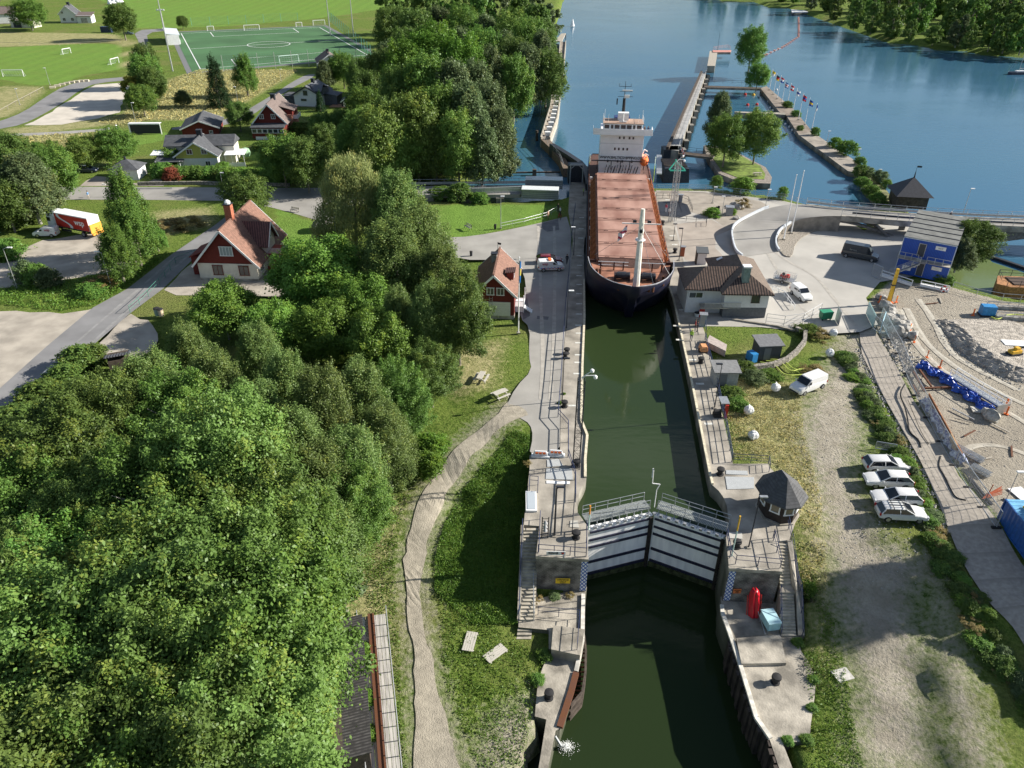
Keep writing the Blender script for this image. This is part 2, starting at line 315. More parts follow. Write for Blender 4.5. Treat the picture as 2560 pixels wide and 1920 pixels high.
def strip(name,Lp,Rp,m,lift=.04,nx_=6,step=1.0,zfun=None):
    """draped ribbon between two edge polylines"""
    def res(l,n):
        ds=[0]
        for a,b in zip(l,l[1:]):ds.append(ds[-1]+(b-a).length)
        o=[]
        for i in range(n):
            t=ds[-1]*i/(n-1);k=min(len(l)-2,max(0,next((j for j in range(len(ds)-1) if ds[j+1]>=t),len(l)-2)));o.append(l[k].lerp(l[k+1],(t-ds[k])/max(1e-6,ds[k+1]-ds[k])))
        return o
    n=max(2,int(sum((b-a).length for a,b in zip(Lp,Lp[1:]))/step));A=res(Lp,n);C=res(Rp,n)
    V=[];F=[]
    for i in range(n):
        for j in range(nx_+1):
            p=A[i].lerp(C[i],j/nx_);V.append((p.x,p.y,(zfun(p) if zfun else H(p.x,p.y))+lift))
    for i in range(n-1):
        for j in range(nx_):k=i*(nx_+1)+j;F.append((k,k+1,k+nx_+2,k+nx_+1))
    b=B();b.add(V,F);o=b.build(name,m);o['kind']='structure';return o
asph=mat('asphalt',(.21,.21,.215),.9,var=.14,scale=.25,bump=.01,bscale=12,detail=8);asph2=mat('pale_worn_asphalt',(.29,.28,.262),.9,var=.13,scale=.2,bump=.01,bscale=12,detail=8)
gravm=mat('pale_gravel',(.37,.335,.285),.95,var=.2,scale=.35,bump=.03,bscale=9,detail=9);pave=mat('sand_coloured_paving',(.34,.30,.26),.9,var=.15,scale=.3,bump=.01,bscale=9,detail=8)
concY=mat('yard_concrete',(.40,.385,.355),.9,var=.1,scale=.2,bump=.01,bscale=9,detail=8)
sheet('street',NS([(-300,467),(198,467),(774,470),(990,470),(990,492),(860,520),(830,560),(809,556),(740,535),(676,518),(556,502),(400,500),(187,499),(-300,505)]),asph2,.02)
sheet('asphalt_road',NS([(-250,1150),(0,971),(117,866),(233,769),(319,722),(428,637),(537,563),(568,539),(585,500),(610,502),(590,545),(494,637),(408,722),(325,784),(190,900),(128,958),(0,1052),(-200,1250)]),asph,.03)
sheet('gravel_yard',NS([(-200,790),(0,777),(80,780),(155,784),(218,773),(260,760),(233,790),(117,880),(0,990),(-250,1100)]),gravm,.015,.3,2)
sheet('gravel_verge',NS([(325,786),(345,800),(373,800),(400,850),(389,870),(330,905),(288,903),(198,899)]),gravm,.015,.3,2)
sheet('gravel_yard',NS([(-100,660),(23,656),(66,617),(110,600),(257,580),(285,600),(342,637),(350,668),(194,695),(0,722),(-100,720)]),gravm,.015,.4,2)
sheet('gravel_yard',NS([(560,560),(600,640),(700,700),(760,720),(740,740),(500,740),(440,740),(410,725),(500,640)]),gravm,.01,.3,2)
sheet('asphalt_road',NS([(-150,340),(0,304),(60,280),(110,245),(160,215),(220,200),(320,192),(360,180),(350,110),(332,76),(420,71),(425,76),(366,82),(372,110),(378,180),(330,200),(240,208),(200,225),(160,255),(110,285),(55,312),(0,322),(-150,360)]),asph,.03,sm=1)
sheet('gravel_yard',NS([(320,206),(240,212),(205,228),(165,257),(115,288),(60,314),(150,312),(245,296),(300,280),(310,245),(325,215)]),mat('bright_gravel',(.52,.48,.42),.95,var=.1,scale=.3),.015,.4,4)
sheet('cycle_path',NS([(-200,341),(0,336),(150,329),(268,321),(268,327),(150,336),(0,343),(-200,349)]),asph2,.02)
sheet('lane',NS([(430,318),(540,306),(600,285),(640,262),(690,232),(730,205),(765,187),(790,185),(780,195),(730,220),(690,245),(650,275),(610,300),(540,318),(430,326)]),asph,.02,sm=1)
sheet('driveway',NS([(200,465),(215,452),(240,440),(290,445),(300,455),(360,460),(400,440),(410,465)]),pave,.012)
sheet('yard',NS([(1040,590),(1139,595),(1230,583),(1335,561),(1392,547),(1425,540),(1432,690),(1412,860),(1402,1030),(1402,1142),(1322,1142),(1333,1090),(1325,1060),(1300,1045),(1263,1021),(1290,967),(1330,926),(1322,891),(1325,818),(1300,796),(1302,760),(1320,716),(1290,640),(1193,653),(1120,640),(1000,610)]),mat('dusty_yard_asphalt',(.31,.30,.28),.9,var=.12,scale=.25,bump=.01,bscale=10,detail=8),.02,.0,sm=1)
PL=NS([(1290,985),(1222,1055,-.4),(1150,1115,-.9),(1095,1175,-1.4),(1052,1240,-2.0),(1018,1320,-2.7),(1005,1400,-3.3),(1008,1480,-3.9),(1022,1580,-4.4),(1035,1720,-4.8),(1035,1940,-5)])
PR=NS([(1330,1035),(1255,1070,-.2),(1170,1155,-.9),(1120,1225,-1.6),(1090,1300,-2.5),(1067,1380,-3.2),(1060,1480,-3.9),(1072,1580,-4.4),(1098,1720,-4.8),(1160,1940,-5)])
rq=random.Random(8)
def jag(l,s):
    o=[]
    for a,b_ in zip(l,l[1:]):
        k=max(1,int((b_-a).length/1.3))
        for i in range(k):p=a.lerp(b_,i/k);p=p+Vector((s*rq.uniform(-.05,.45),rq.uniform(-.2,.2),0));o.append(p)
    return o+[l[-1]]
pa=strip('gravel_path',jag(PL,1),jag(PR,-1),mat('path_gravel',(.32,.29,.235),.95,var=.2,scale=1.6,bump=.06,bscale=9,detail=10,lo=.3,hi=.7),.08,10)
sheet('yard',NS([(1640,476),(1763,478),(1960,503),(2095,535),(2160,577),(2235,545),(2290,560),(2325,620),(2290,690),(2200,705),(2165,745),(2195,812),(2150,830),(2070,835),(1970,825),(1905,818),(1740,815),(1690,620)]),concY,.02)
sheet('pavement',NS([(1650,476),(1763,481),(1900,503),(1925,517),(1885,535),(1840,556),(1825,575),(1800,560),(1780,545),(1690,520)]),mat('grey_paving',(.30,.27,.23),.9,var=.15,scale=.4),.028)
sheet('pavement',NS([(1690,560),(1780,550),(1826,575),(1790,590),(1788,620),(1812,645),(1760,660),(1712,650)]),pave,.028)
strip('haul_road',NS([(2128,768),(2150,830),(2096+60,880),(2181,932),(2217,1001),(2256,1077),(2295,1143),(2322,1200),(2367,1299),(2391,1356,-.3),(2422,1431,-.8),(2467,1513,-1.3),(2521,1582,-1.7),(2600,1690,-2)]),
  NS([(2170,765),(2193,830),(2241,911),(2283,995),(2352,1104),(2398,1194),(2440,1240),(2491,1299),(2560,1416,-.5),(2620,1480,-.9),(2700,1580,-1.5),(2780,1690,-2)]),
  stripes('haul_slabs',(.36,.325,.28),(.26,.235,.2),'y',.30,0,.14,.9,.93),.12,6)
# ---------------------------------------------------------------- water
def watermat(name,c,sc=.9,bmp=.06,rough=.09,ior=1.95):
    m=bpy.data.materials.new(name);m.use_nodes=True;n=m.node_tree;n.nodes.clear();Ln=n.links.new
    o=n.nodes.new('ShaderNodeOutputMaterial');df=n.nodes.new('ShaderNodeBsdfDiffuse');gl=n.nodes.new('ShaderNodeBsdfGlossy');fr=n.nodes.new('ShaderNodeFresnel');fr.inputs[0].default_value=ior
    ms=n.nodes.new('ShaderNodeMixShader');Ln(fr.outputs[0],ms.inputs[0]);Ln(df.outputs[0],ms.inputs[1]);Ln(gl.outputs[0],ms.inputs[2]);Ln(ms.outputs[0],o.inputs[0])
    g_=n.nodes.new('ShaderNodeNewGeometry')
    t0=n.nodes.new('ShaderNodeTexNoise');t0.inputs['Scale'].default_value=.012;t0.inputs['Detail'].default_value=4;Ln(g_.outputs['Position'],t0.inputs[0])
    mx=n.nodes.new('ShaderNodeMix');mx.data_type='RGBA';mx.inputs[6].default_value=(*c,1);mx.inputs[7].default_value=(c[0]*1.25,c[1]*1.15,c[2]*.9,1);Ln(t0.outputs[0],mx.inputs[0]);Ln(mx.outputs[2],df.inputs[0])
    mp=n.nodes.new('ShaderNodeMapping');mp.inputs['Scale'].default_value=(.7,1.6,1);mp.inputs['Rotation'].default_value=(0,0,.2);Ln(g_.outputs['Position'],mp.inputs[0])
    t=n.nodes.new('ShaderNodeTexNoise');t.inputs['Scale'].default_value=sc;t.inputs['Detail'].default_value=5;Ln(mp.outputs[0],t.inputs[0])
    t2=n.nodes.new('ShaderNodeTexNoise');t2.inputs['Scale'].default_value=.02;t2.inputs['Detail'].default_value=6;t2.inputs['Distortion'].default_value=1.5;Ln(mp.outputs[0],t2.inputs[0])
    mr=n.nodes.new('ShaderNodeMapRange');mr.inputs[1].default_value=.4;mr.inputs[2].default_value=.65;mr.inputs[3].default_value=.3;mr.inputs[4].default_value=1;Ln(t2.outputs[0],mr.inputs[0])
    bp=n.nodes.new('ShaderNodeBump');bp.inputs[1].default_value=bmp;Ln(mr.outputs[0],bp.inputs[0]);Ln(t.outputs[0],bp.inputs['Height']);Ln(bp.outputs[0],gl.inputs['Normal']);Ln(bp.outputs[0],fr.inputs['Normal'])
    mr2=n.nodes.new('ShaderNodeMapRange');mr2.inputs[3].default_value=rough*.7;mr2.inputs[4].default_value=rough*2;Ln(t2.outputs[0],mr2.inputs[0]);Ln(mr2.outputs[0],gl.inputs['Roughness'])
    return m
GL=g(1470,1318);GA=Vector((14.15,57.9,0));GR=Vector((20.6,54.6,0))
b=B();b.poly([(40,95,-1.52),(2600,95,-1.52),(2600,3000,-1.52),(-2500,3000,-1.52),(-2500,125,-1.52),(0,125,-1.52),(12,150,-1.52),(31,150,-1.52)])
wa=b.build('river_water',watermat('river_surface',(.042,.13,.235)));wa['kind']='structure'
b=B();b.poly([(6.5,55.9,-1.5),(14.15,58.2,-1.5),(21.5,54.8,-1.5),(30,160,-1.5),(14.0,160,-1.5)])
wa=b.build('lock_water',watermat('lock_surface',(.024,.042,.018),.6,.02,.06,1.38));wa['kind']='structure'
b=B();q=NS([(2250,640),(2330,560),(2420,590),(2480,655),(2620,702),(2800,760),(2800,840),(2330,780)],-1.48);b.poly([tuple(p) for p in q]);wa=b.build('basin_water',watermat('basin_surface',(.12,.17,.075),.9,.04,.08,1.5));wa['kind']='structure'
b=B();b.poly([(-12,5,-7.2),(32,5,-7.2),(32,54.9,-7.2),(20.6,54.6,-7.2),(14.15,57.9,-7.2),(7.4,55.6,-7.2),(-2,55.9,-7.2),(-2,30,-7.2)])
wa=b.build('canal_water',watermat('canal_surface',(.017,.03,.013),.6,.02,.05,1.2));wa['kind']='structure'
# ---------------------------------------------------------------- quays
def quay(name,poly,z0,z1,m,wallm=None,kind='structure'):
    b=B();b.prism([(p.x,p.y) for p in poly],z0,z1,cap=False)
    n=len(poly);b.mi=1;b.poly([(p.x,p.y,z1) for p in poly]);me=bpy.data.meshes.new(name);me.from_pydata(b.v,[],b.f)
    me.materials.append(wallm or m);me.materials.append(m);me.polygons.foreach_set('material_index',b.m)
    bm=bmesh.new();bm.from_mesh(me);bmesh.ops.remove_doubles(bm,verts=bm.verts,dist=.001);bmesh.ops.recalc_face_normals(bm,faces=bm.faces)
    bmesh.ops.triangulate(bm,faces=[f for f in bm.faces if len(f.verts)>4]);bm.to_mesh(me);bm.free()
    o=bpy.data.objects.new(name,me);col.objects.link(o)
    if kind:o['kind']=kind
    return o
conc=M('conc');cwall=mat('stained_concrete_wall',(.2,.19,.165),.9,var=.55,scale=.45,stretch=(1,1,.4),bump=.05,bscale=3,detail=9)
def _wet(m):
    n=m.node_tree;bb=n.nodes['Principled BSDF'];Ln=n.links.new;g_=n.nodes.new('ShaderNodeNewGeometry');sx=n.nodes.new('ShaderNodeSeparateXYZ');Ln(g_.outputs['Position'],sx.inputs[0])
    t=n.nodes.new('ShaderNodeTexNoise');t.inputs['Scale'].default_value=1.3;t.inputs['Detail'].default_value=6;Ln(g_.outputs['Position'],t.inputs[0])
    src=bb.inputs['Base Color'].links[0].from_socket
    for lo,hi,c in((-1.6,-.6,(.035,.045,.02,1)),(-7.4,-5.2,(.03,.04,.018,1))):
        ad=n.nodes.new('ShaderNodeMath');ad.operation='MULTIPLY_ADD';Ln(t.outputs[0],ad.inputs[0]);ad.inputs[1].default_value=1.4;Ln(sx.outputs[2],ad.inputs[2])
        mr=n.nodes.new('ShaderNodeMapRange');mr.inputs[1].default_value=lo+.7;mr.inputs[2].default_value=hi+.7;mr.inputs[3].default_value=.85;mr.inputs[4].default_value=0;Ln(ad.outputs[0],mr.inputs[0])
        if lo>-3:mr.inputs[3].default_value=.6
        mx=n.nodes.new('ShaderNodeMix');mx.data_type='RGBA';Ln(mr.outputs[0],mx.inputs[0]);Ln(src,mx.inputs[6]);mx.inputs[7].default_value=c;src=mx.outputs[2]
    Ln(src,bb.inputs['Base Color'])
_wet(cwall)
cleft=mat('quay_concrete',(.31,.285,.245),.9,var=.4,scale=.45,bump=.02,bscale=7,detail=12,lo=.3,hi=.7)
LW=[(1470,1318),(1444,1282),(1443,1250),(1450,1228),(1459,1213),(1466,1196),(1466,1150),(1471,1088),(1455,1051),(1458,913),(1463,793),(1462,700),(1459,640),(1461,598),(1471,577),(1472,542),(1475,479),(1474,420)]
LE=[(1440,395),(1424,470),(1421,530),(1432,600),(1426,690),(1418,790),(1410,870),(1402,1000),(1400,1139),(1324,1139),(1324,1172),(1309,1313),(1348,1316),(1341,1386),(1470,1394)]
LQ=NS(LW+LE)
quay('quay',LQ,-9,.05,cleft,cwall)
RW=[(1600,479),(1628,560),(1664,700),(1682,750),(1726,950),(1772,1184),(1779,1212),(1797,1228),(1809,1245),(1817,1266),(1823,1310),(1814,1340),(1822,1417),(1953,1424),(1945,1355),(1974,1352),(1990,1300),(1985,1230),(1925,1170),(1920,1160),(1832,1160),(1829,1140),(1802,1021),(1767,848),(1745,780),(1708,650),(1685,560),(1665,479)]
quay('quay',NS(RW),-9,.045,cleft,cwall)
# lower terraces
TL=NS([(1341,1470,-3.5),(1345,1497,-4.2),(1463,1486,-4.2),(1461,1530,-4.2),(1458,1605,-4.2),(1450,1628,-4.2),(1372,1622,-4.2),(1372,1575,-4.2),(1296,1568,-4.2),(1300,1500,-4.2)])
TL=[Vector((p.x,p.y,0)) for p in TL];TL[0]=Vector((2.4,52.3,0));TL.insert(2,Vector((7.3,52.0,0)));quay('quay',TL,-9,-4.2,conc,cwall)
TL2=NS([(1371,1634,-5),(1448,1640,-5),(1430,1728,-5),(1400,1822,-5),(1389,1828,-5),(1368,1930,-5),(1345,1930,-5),(1366,1800,-5),(1337,1792,-5),(1345,1700,-5)]);quay('quay',TL2,-9,-4.93,conc,cwall)
TR=NS([(1802,1511,-4.2),(1801,1530,-4.2),(1825,1598,-4.2),(1846,1660,-4.2),(1888,1796,-4.2),(1924,1848,-4.2),(1951,1930,-4.2),(1985,1930,-4.2),(1957,1858,-4.2),(2024,1851,-4.2),(2027,1812,-4.2),(2037,1738,-4.2),(2040,1696,-4.2),(2021,1654,-4.2),(2003,1628,-4.2),(1990,1560,-4.2)])
TR=[Vector((p.x,p.y,0)) for p in TR]+[Vector((24.6,50.6,0)),Vector((19.8,50.9,0))];quay('quay',TR,-9,-4.2,conc,cwall)
# raised slabs on terraces
b=B();q=NS([(1840,1598,-4),(1950,1590,-4),(1965,1660,-4),(1853,1662,-4)]);b.prism([(p.x,p.y) for p in q],-4.2,-3.85);tag(b.build('concrete_slab',conc),'thick concrete slab on lower right landing beside the canal','slab')
b=B();q=NS([(1383,1565,-4),(1462,1575,-4),(1450,1640,-4),(1378,1625,-4)]);b.prism([(p.x,p.y) for p in q],-5,-3.9);tag(b.build('concrete_slab',conc),'pale concrete platform below the left stairs at the canal edge','slab')
# white edge beams
wedge=mat('whitewashed_edge',(.62,.6,.54),.8,var=.25,scale=1.5)
def edge(px,zz,m,name='edge_beam',label='',w=.35,h=.25,off=0):
    b=B();p=NS(px,zz)
    for a,c in zip(p,p[1:]):b.bar(a+Vector((off,0,h/2-.04)),c+Vector((off,0,h/2-.04)),w,h)
    return tag(b.build(name,m),label,'edge beam')
edge([(1458,1488,-4.2),(1456,1600,-4.2),(1449,1640,-4.6),(1440,1680,-5)],0,wedge,label='white painted edge beam along lower left canal landing')
edge([(1440,1684),(1428,1730),(1399,1820)],-5,M('rust'),label='rusty steel edge beam of lower left quay',w=.5)
edge([(1804,1515),(1806,1535),(1828,1598),(1849,1660),(1890,1796),(1926,1848)],-4.2,wedge,label='white painted edge beam along lower right canal landing')
edge([(1463,1195),(1463,1150),(1468,1090),(1453,1053),(1456,913),(1461,793),(1460,700)],.02,mat('cream_edge',(.6,.55,.42),.8,var=.2),label='cream painted steel edge along left side of lock chamber',w=.28)
edge([(1664,696),(1684,750),(1728,950),(1774,1184),(1781,1212)],.02,mat('cream_edge'),label='pale worn edge along right side of lock chamber',w=.25)
# sheet piles below right terrace / left lower quay
def piles(px,zz,z0,label):
    p=NS(px,zz);b=B();
    for a,c in zip(p,p[1:]):
        n=max(1,int((c-a).length/.55))
        for i in range(n):
            q=a.lerp(c,(i+.5)/n);b.box((q.x+(-.1 if i%2 else .05),q.y,(zz+z0)/2),(.34,.5,zz-z0-.06))
    return tag(b.build('sheet_pile_wall',mat('pile_steel',(.05,.04,.035),.8,.1,var=.5,scale=1)),label,'sheet piling')
piles([(1822,1600),(1843,1660),(1885,1796),(1921,1848),(1948,1930)],-4.2,-8,'dark steel sheet piling under right canal landing')
b=B()   # timber fender hanging off the left lower quay
F=NS([(1460,1600),(1464,1640),(1463,1690),(1455,1740),(1425,1775)],-5.6)
for zz in(-5.2,-6.0,-6.8):
    for a,c in zip(F,F[1:]):b.bar((a.x,a.y,zz),(c.x,c.y,zz),.18,.4)
th=thing('timber_fender','curved black timber fender frame off lower left quay','fender',F[2])
th.location=(0,0,0);b.build('fender_boards',M('darkwood'),th)
b=B()
for i in range(18):
    t=i/17*3.999;k=int(t);a=F[k].lerp(F[k+1],t-k);b.bar((a.x,a.y,-5.4),(a.x-1.3+abs(i-8)*.05,a.y+.05,-5.4),.09,.14)
b.build('fender_strut',M('rust'),th)
# towers: front facing with plinth joints, lattice reflector strips, signs
def lattice(base_a,base_b,z0,z1,label):
    """white board with blue diamond pattern"""
    m=bpy.data.materials.new('blue_diamond_board');m.use_nodes=True;n=m.node_tree;bb=n.nodes['Principled BSDF'];Ln=n.links.new
    tc=n.nodes.new('ShaderNodeTexCoord');sx=n.nodes.new('ShaderNodeSeparateXYZ');Ln(tc.outputs['Object'],sx.inputs[0])
    def mth(op,a,c=None):
        t=n.nodes.new('ShaderNodeMath');t.operation=op
        for k,v in((0,a),(1,c)):
            if v is None:continue
            if isinstance(v,(int,float)):t.inputs[k].default_value=v
            else:Ln(v,t.inputs[k])
        return t.outputs[0]
    u=mth('MULTIPLY',sx.outputs[0],2.6);v=mth('MULTIPLY',sx.outputs[2],2.2)
    a=mth('ABSOLUTE',mth('SUBTRACT',mth('FRACT',mth('ADD',u,v)),.5));c=mth('ABSOLUTE',mth('SUBTRACT',mth('FRACT',mth('SUBTRACT',u,v)),.5))
    k=mth('LESS_THAN',mth('MINIMUM',a,c),.16)
    mx=n.nodes.new('ShaderNodeMix');mx.data_type='RGBA';mx.inputs[6].default_value=(.8,.82,.84,1);mx.inputs[7].default_value=(.01,.09,.42,1);Ln(k,mx.inputs[0]);Ln(mx.outputs[2],bb.inputs['Base Color'])
    a=Vector(base_a);b_=Vector(base_b);L_=(b_-a).length;B_=B();B_.box((L_/2,0,(z0+z1)/2),(L_,.06,z1-z0))
    o=B_.build('marker_board',m,loc=(a.x,a.y,0),rz=math.atan2(b_.y-a.y,b_.x-a.x));tag(o,label,'marker board')
tl=g(1341,1386);tr=g(1470,1394)
lattice((6.55,51.45,0),(7.15,51.42,0),-4.1,-.2,'blue and white diamond patterned board on left gate pier')
rl=g(1822,1417);rr=g(1953,1424)
lattice((19.92,50.38,0),(20.52,50.36,0),-4.1,-.2,'blue and white diamond patterned board on right gate pier')
blockm=bpy.data.materials.new('pier_blockwork');blockm.use_nodes=True
def _bl():
    n=blockm.node_tree;bb=n.nodes['Principled BSDF'];bb.inputs['Roughness'].default_value=.9;Ln=n.links.new
    tc=n.nodes.new('ShaderNodeTexCoord');mp=n.nodes.new('ShaderNodeMapping');mp.inputs['Rotation'].default_value=(R(90),0,0);Ln(tc.outputs['Object'],mp.inputs[0])
    br=n.nodes.new('ShaderNodeTexBrick');br.inputs['Scale'].default_value=1.6;br.inputs['Mortar Size'].default_value=.012;br.inputs['Color1'].default_value=(.2,.19,.175,1);br.inputs['Color2'].default_value=(.14,.13,.12,1);br.inputs['Mortar'].default_value=(.36,.34,.3,1);Ln(mp.outputs[0],br.inputs[0])
    t=n.nodes.new('ShaderNodeTexNoise');t.inputs['Scale'].default_value=.8;t.inputs['Detail'].default_value=8;Ln(tc.outputs['Object'],t.inputs[0])
    mr=n.nodes.new('ShaderNodeMapRange');mr.inputs[1].default_value=.35;mr.inputs[2].default_value=.65;mr.inputs[3].default_value=.4;mr.inputs[4].default_value=1.5;Ln(t.outputs[0],mr.inputs[0])
    mx=n.nodes.new('ShaderNodeMix');mx.data_type='RGBA';mx.blend_type='MULTIPLY';mx.inputs[0].default_value=1;Ln(br.outputs[0],mx.inputs[6]);Ln(mr.outputs[0],mx.inputs[7]);Ln(mx.outputs[2],bb.inputs['Base Color'])
_bl()
for (a,c,lab) in((tl,tr,'left'),(rl,rr,'right')):
    b=B();L_=(c-a).length;b.box((L_/2,-.06,-2.35),(L_-.02,.14,4.3));o=b.build('pier_facing',blockm,loc=(a.x,a.y-.05,0),rz=math.atan2(c.y-a.y,c.x-a.x));tag(o,'stained stone block face of the %s gate pier above lower landing'%lab,'wall')
    b=B();b.box((L_/2,-.08,-.1),(L_+.1,.34,.34));tag(b.build('coping',conc,loc=(a.x,a.y-.05,0),rz=math.atan2(c.y-a.y,c.x-a.x)),'pale concrete coping on top of the %s gate pier'%lab,'coping')
def sign(name,label,loc,wd,h,m,txt=[],rz=0,tilt=0,tm=None,sub=None):
    t=thing(name,label,'sign',loc,rz);b=B();b.box((0,0,0),(wd,.04,h));b.build('panel',m,t)
    for (s_,sz,x,zz,mm) in txt:text(s_,sz,mm,t,(x,-.03,zz),(R(90),0,0),bold=sz*.02)
    return t
blk=mat('black_lettering',(.01,.01,.012),.6)
sign('warning_sign','yellow warning sign with black text on left pier wall',(4.9,51.28,-2.7),1.35,.62,mat('sign_yellow',(.75,.5,.02),.5),[('VARNING!',.24,0,.15,blk),('Livsfara vid',.14,0,-.06,blk),('slussport',.14,0,-.21,blk)])
sign('notice_sign','small orange notice with dark text on right pier wall',(20.95,50.18,-2.7),.72,.55,mat('sign_orange',(.7,.2,.06),.5),[('VARNING',.13,0,.13,blk),('FARA',.12,0,-.04,blk),('STOPP',.1,0,-.18,blk)])
sb=sign('banner_sign','white company banner reading BESAB on left pier railing',(4.15,51.55,.55),1.75,.45,M('white'),[('BESAB',.33,-.25,.02,blk)])
b=B();b.box((0,0,0),(.24,.02,.24));b.build('emblem',M('red'),sb,loc=(.62,-.03,.02))
# ---------------------------------------------------------------- railings
def rail(label,pts,h=1.1,n=2,sp=2.0,r=.035,m=None,name='railing',cat='railing',group=None,mesh=False):
    m=m or M('steel');o0=pts[0];t=thing(name,label,cat,o0,0,group);b=B();pts=[p-o0 for p in pts]
    for k in range(n):
        zz=h*(1-k/n) if n>1 else h
        b.path([p+Vector((0,0,zz)) for p in pts],r*(1 if k==0 else .75),6)
    b.build('rail',m,t)
    P_=[];ac=0
    for a,c in zip(pts,pts[1:]):
        L_=(c-a).length;k=max(1,round(L_/sp))
        for i in range(k):P_.append(a.lerp(c,i/k))
    P_.append(pts[-1]);pb=B();pb.tube((0,0,0),(0,0,h),r*1.1,r*1.1,6);p0=None
    for p in P_[:99]:
        if p0 is None:p0=pb.build('post',m,t,loc=p)
        else:
            q=p0.copy();col.objects.link(q);q.location=p;q.parent=t
    if mesh:
        b=B()
        for a,c in zip(pts,pts[1:]):
            L_=(c-a).length;k=int(L_/.35)
            for i in range(k):
                q=a.lerp(c,(i+.5)/k);b.tube(q+Vector((0,0,.05)),q+Vector((0,0,h-.05)),.008,.008,3)
            for j in range(1,5):b.tube(a+Vector((0,0,h*j/5)),c+Vector((0,0,h*j/5)),.008,.008,3)
        b.build('wire_mesh',m,t)
    return t
navy=mat('navy_rail',(.035,.05,.12),.5,.3,var=.2)
rail('navy rail on the front edge of the left gate pier',[g(1345,1383,.05),g(1465,1392,.05)],n=2,sp=1.6,m=navy)
rail('navy rail on the canal side of the left gate pier',[g(1465,1390,.05),g(1466,1325,.05)],n=2,sp=1.5,m=navy)
rail('navy rail between left stairs and gate pier top',[g(1350,1298,.05),g(1347,1380,.05)],n=2,sp=1.5,m=navy)
rail('long double rail along left lock quay, shadow on the asphalt',NS([(1438,1255),(1438,1200),(1420,1143),(1420,1070),(1395,1042),(1402,950),(1408,850),(1414,760),(1422,690),(1428,600),(1438,520)],.05),n=2,sp=2.6,m=navy,r=.045)
rail('second inner rail of the left pier top beside the black mast',NS([(1430,1335),(1436,1250),(1437,1200)],.05),n=2,sp=2.2,m=M('dark'),r=.045)
rail('low rail around the hatch beside the mound',NS([(1323,1232),(1324,1210),(1345,1212),(1344,1232)],.05),n=2,sp=1.2,m=navy)
rail('bent rail on lower left landing',NS([(1345,1537,-4.2),(1448,1546,-4.2),(1442,1630,-4.2)]),n=2,sp=2.0,m=navy,r=.03)
rail('rail along right quay behind the grey pump shed',NS([(1762,850),(1768,880),(1790,960),(1803,1022),(1815,1075),(1829,1155)],.05),n=3,sp=2.2,m=navy,r=.04)
rail('rail along right quay beside the white stair parapet',NS([(1764,835),(1757,800),(1748,765)],.05),n=2,sp=2.0,m=navy,r=.04)
rail('dark rail between right quay and rough grass beside black mast',NS([(1832,1155),(1920,1160),(1922,1180)],.05),n=3,sp=2.2,m=navy,r=.03)
rail('navy rail around the right gate pier front',NS([(1815,1342),(1824,1395),(1838,1410),(1950,1420),(1932,1345),(1933,1352)],.05),n=2,sp=1.6,m=navy,r=.035)
rail('navy rail on the outer edge of the right pier top',NS([(1965,1300),(1975,1350)],.05),n=2,sp=1.5,m=navy)
# ---------------------------------------------------------------- stairs
def stairs(label,top_l,top_r,bot_l,bot_r,z0,z1,n,par=None):
    """flight between four plan corners"""
    t=thing('stairs',label,'stairs',(top_l[0],top_l[1],z1));o=Vector((top_l[0],top_l[1],z1));b=B()
    for i in range(n):
        f0=i/n;f1=(i+1)/n-.0;zz=z0+(z1-z0)*(1-(i+1)/(n+1))
        q=[Vector(top_l).lerp(Vector(bot_l),f0),Vector(top_r).lerp(Vector(bot_r),f0),Vector(top_r).lerp(Vector(bot_r),f1),Vector(top_l).lerp(Vector(bot_l),f1)]
        b.prism([(p.x-o.x,p.y-o.y) for p in q],-9-o.z if False else zz-1.6-o.z,zz-o.z)
    b.build('steps',mat('step_concrete',(.38,.35,.29),.9,var=.25,scale=1.5),t)
    return t,o
def V2(x,y,z=0):
    p=g(x,y,z);return Vector((p.x,p.y,0))
# right stairs
A_=V2(1942,1356,0);B_=V2(1968,1355,0);C_=V2(1950,1462,-2.0);D_=V2(1977,1461,-2.0)
stairs('upper flight of concrete stairs beside the right gate pier',A_,B_,C_,D_,-2.0,0.05,13)
E_=V2(1950,1482,-2.1);F_=V2(1985,1482,-2.1)
b=B();b.prism([C_[:2],(D_+Vector((.4,0,0)))[:2],(F_+Vector((.2,0,0)))[:2],E_[:2]],-6,-2.05);tag(b.build('stair_landing',conc),'landing halfway down the right stairs','landing')
G_=V2(1952,1592,-4.2);H_=V2(1990,1592,-4.2)
stairs('lower flight of concrete stairs down to right landing',E_,F_,G_,H_,-4.2,-2.1,13)
b=B();P1=[B_+Vector((.02,.1,0)),B_+Vector((.5,.1,0)),F_+Vector((.75,0,0)),H_+Vector((.75,0,0)),H_+Vector((.15,0,0)),F_+Vector((.15,0,0)),D_+Vector((.05,0,0))]
b.prism([p[:2] for p in P1],-7,lambda p:-.0+(.15 if p[1]>A_.y-1 else (-1.85 if p[1]>E_.y-1 else -4.0)));tag(b.build('stair_parapet',conc),'sloping concrete parapet outside the right stairs','parapet')
rail('handrail outside the right stairs',[Vector((B_.x+.35,B_.y,.1)),Vector((F_.x+.5,D_.y,-1.9)),Vector((F_.x+.5,F_.y,-1.9)),Vector((H_.x+.5,H_.y,-4.1))],1.0,2,1.8,m=navy,r=.03)
rail('inner handrail of the lower right flight',[Vector((E_.x-.05,E_.y,-2.05)),Vector((G_.x-.05,G_.y,-4.2))],1.0,2,1.8,m=navy,r=.03)
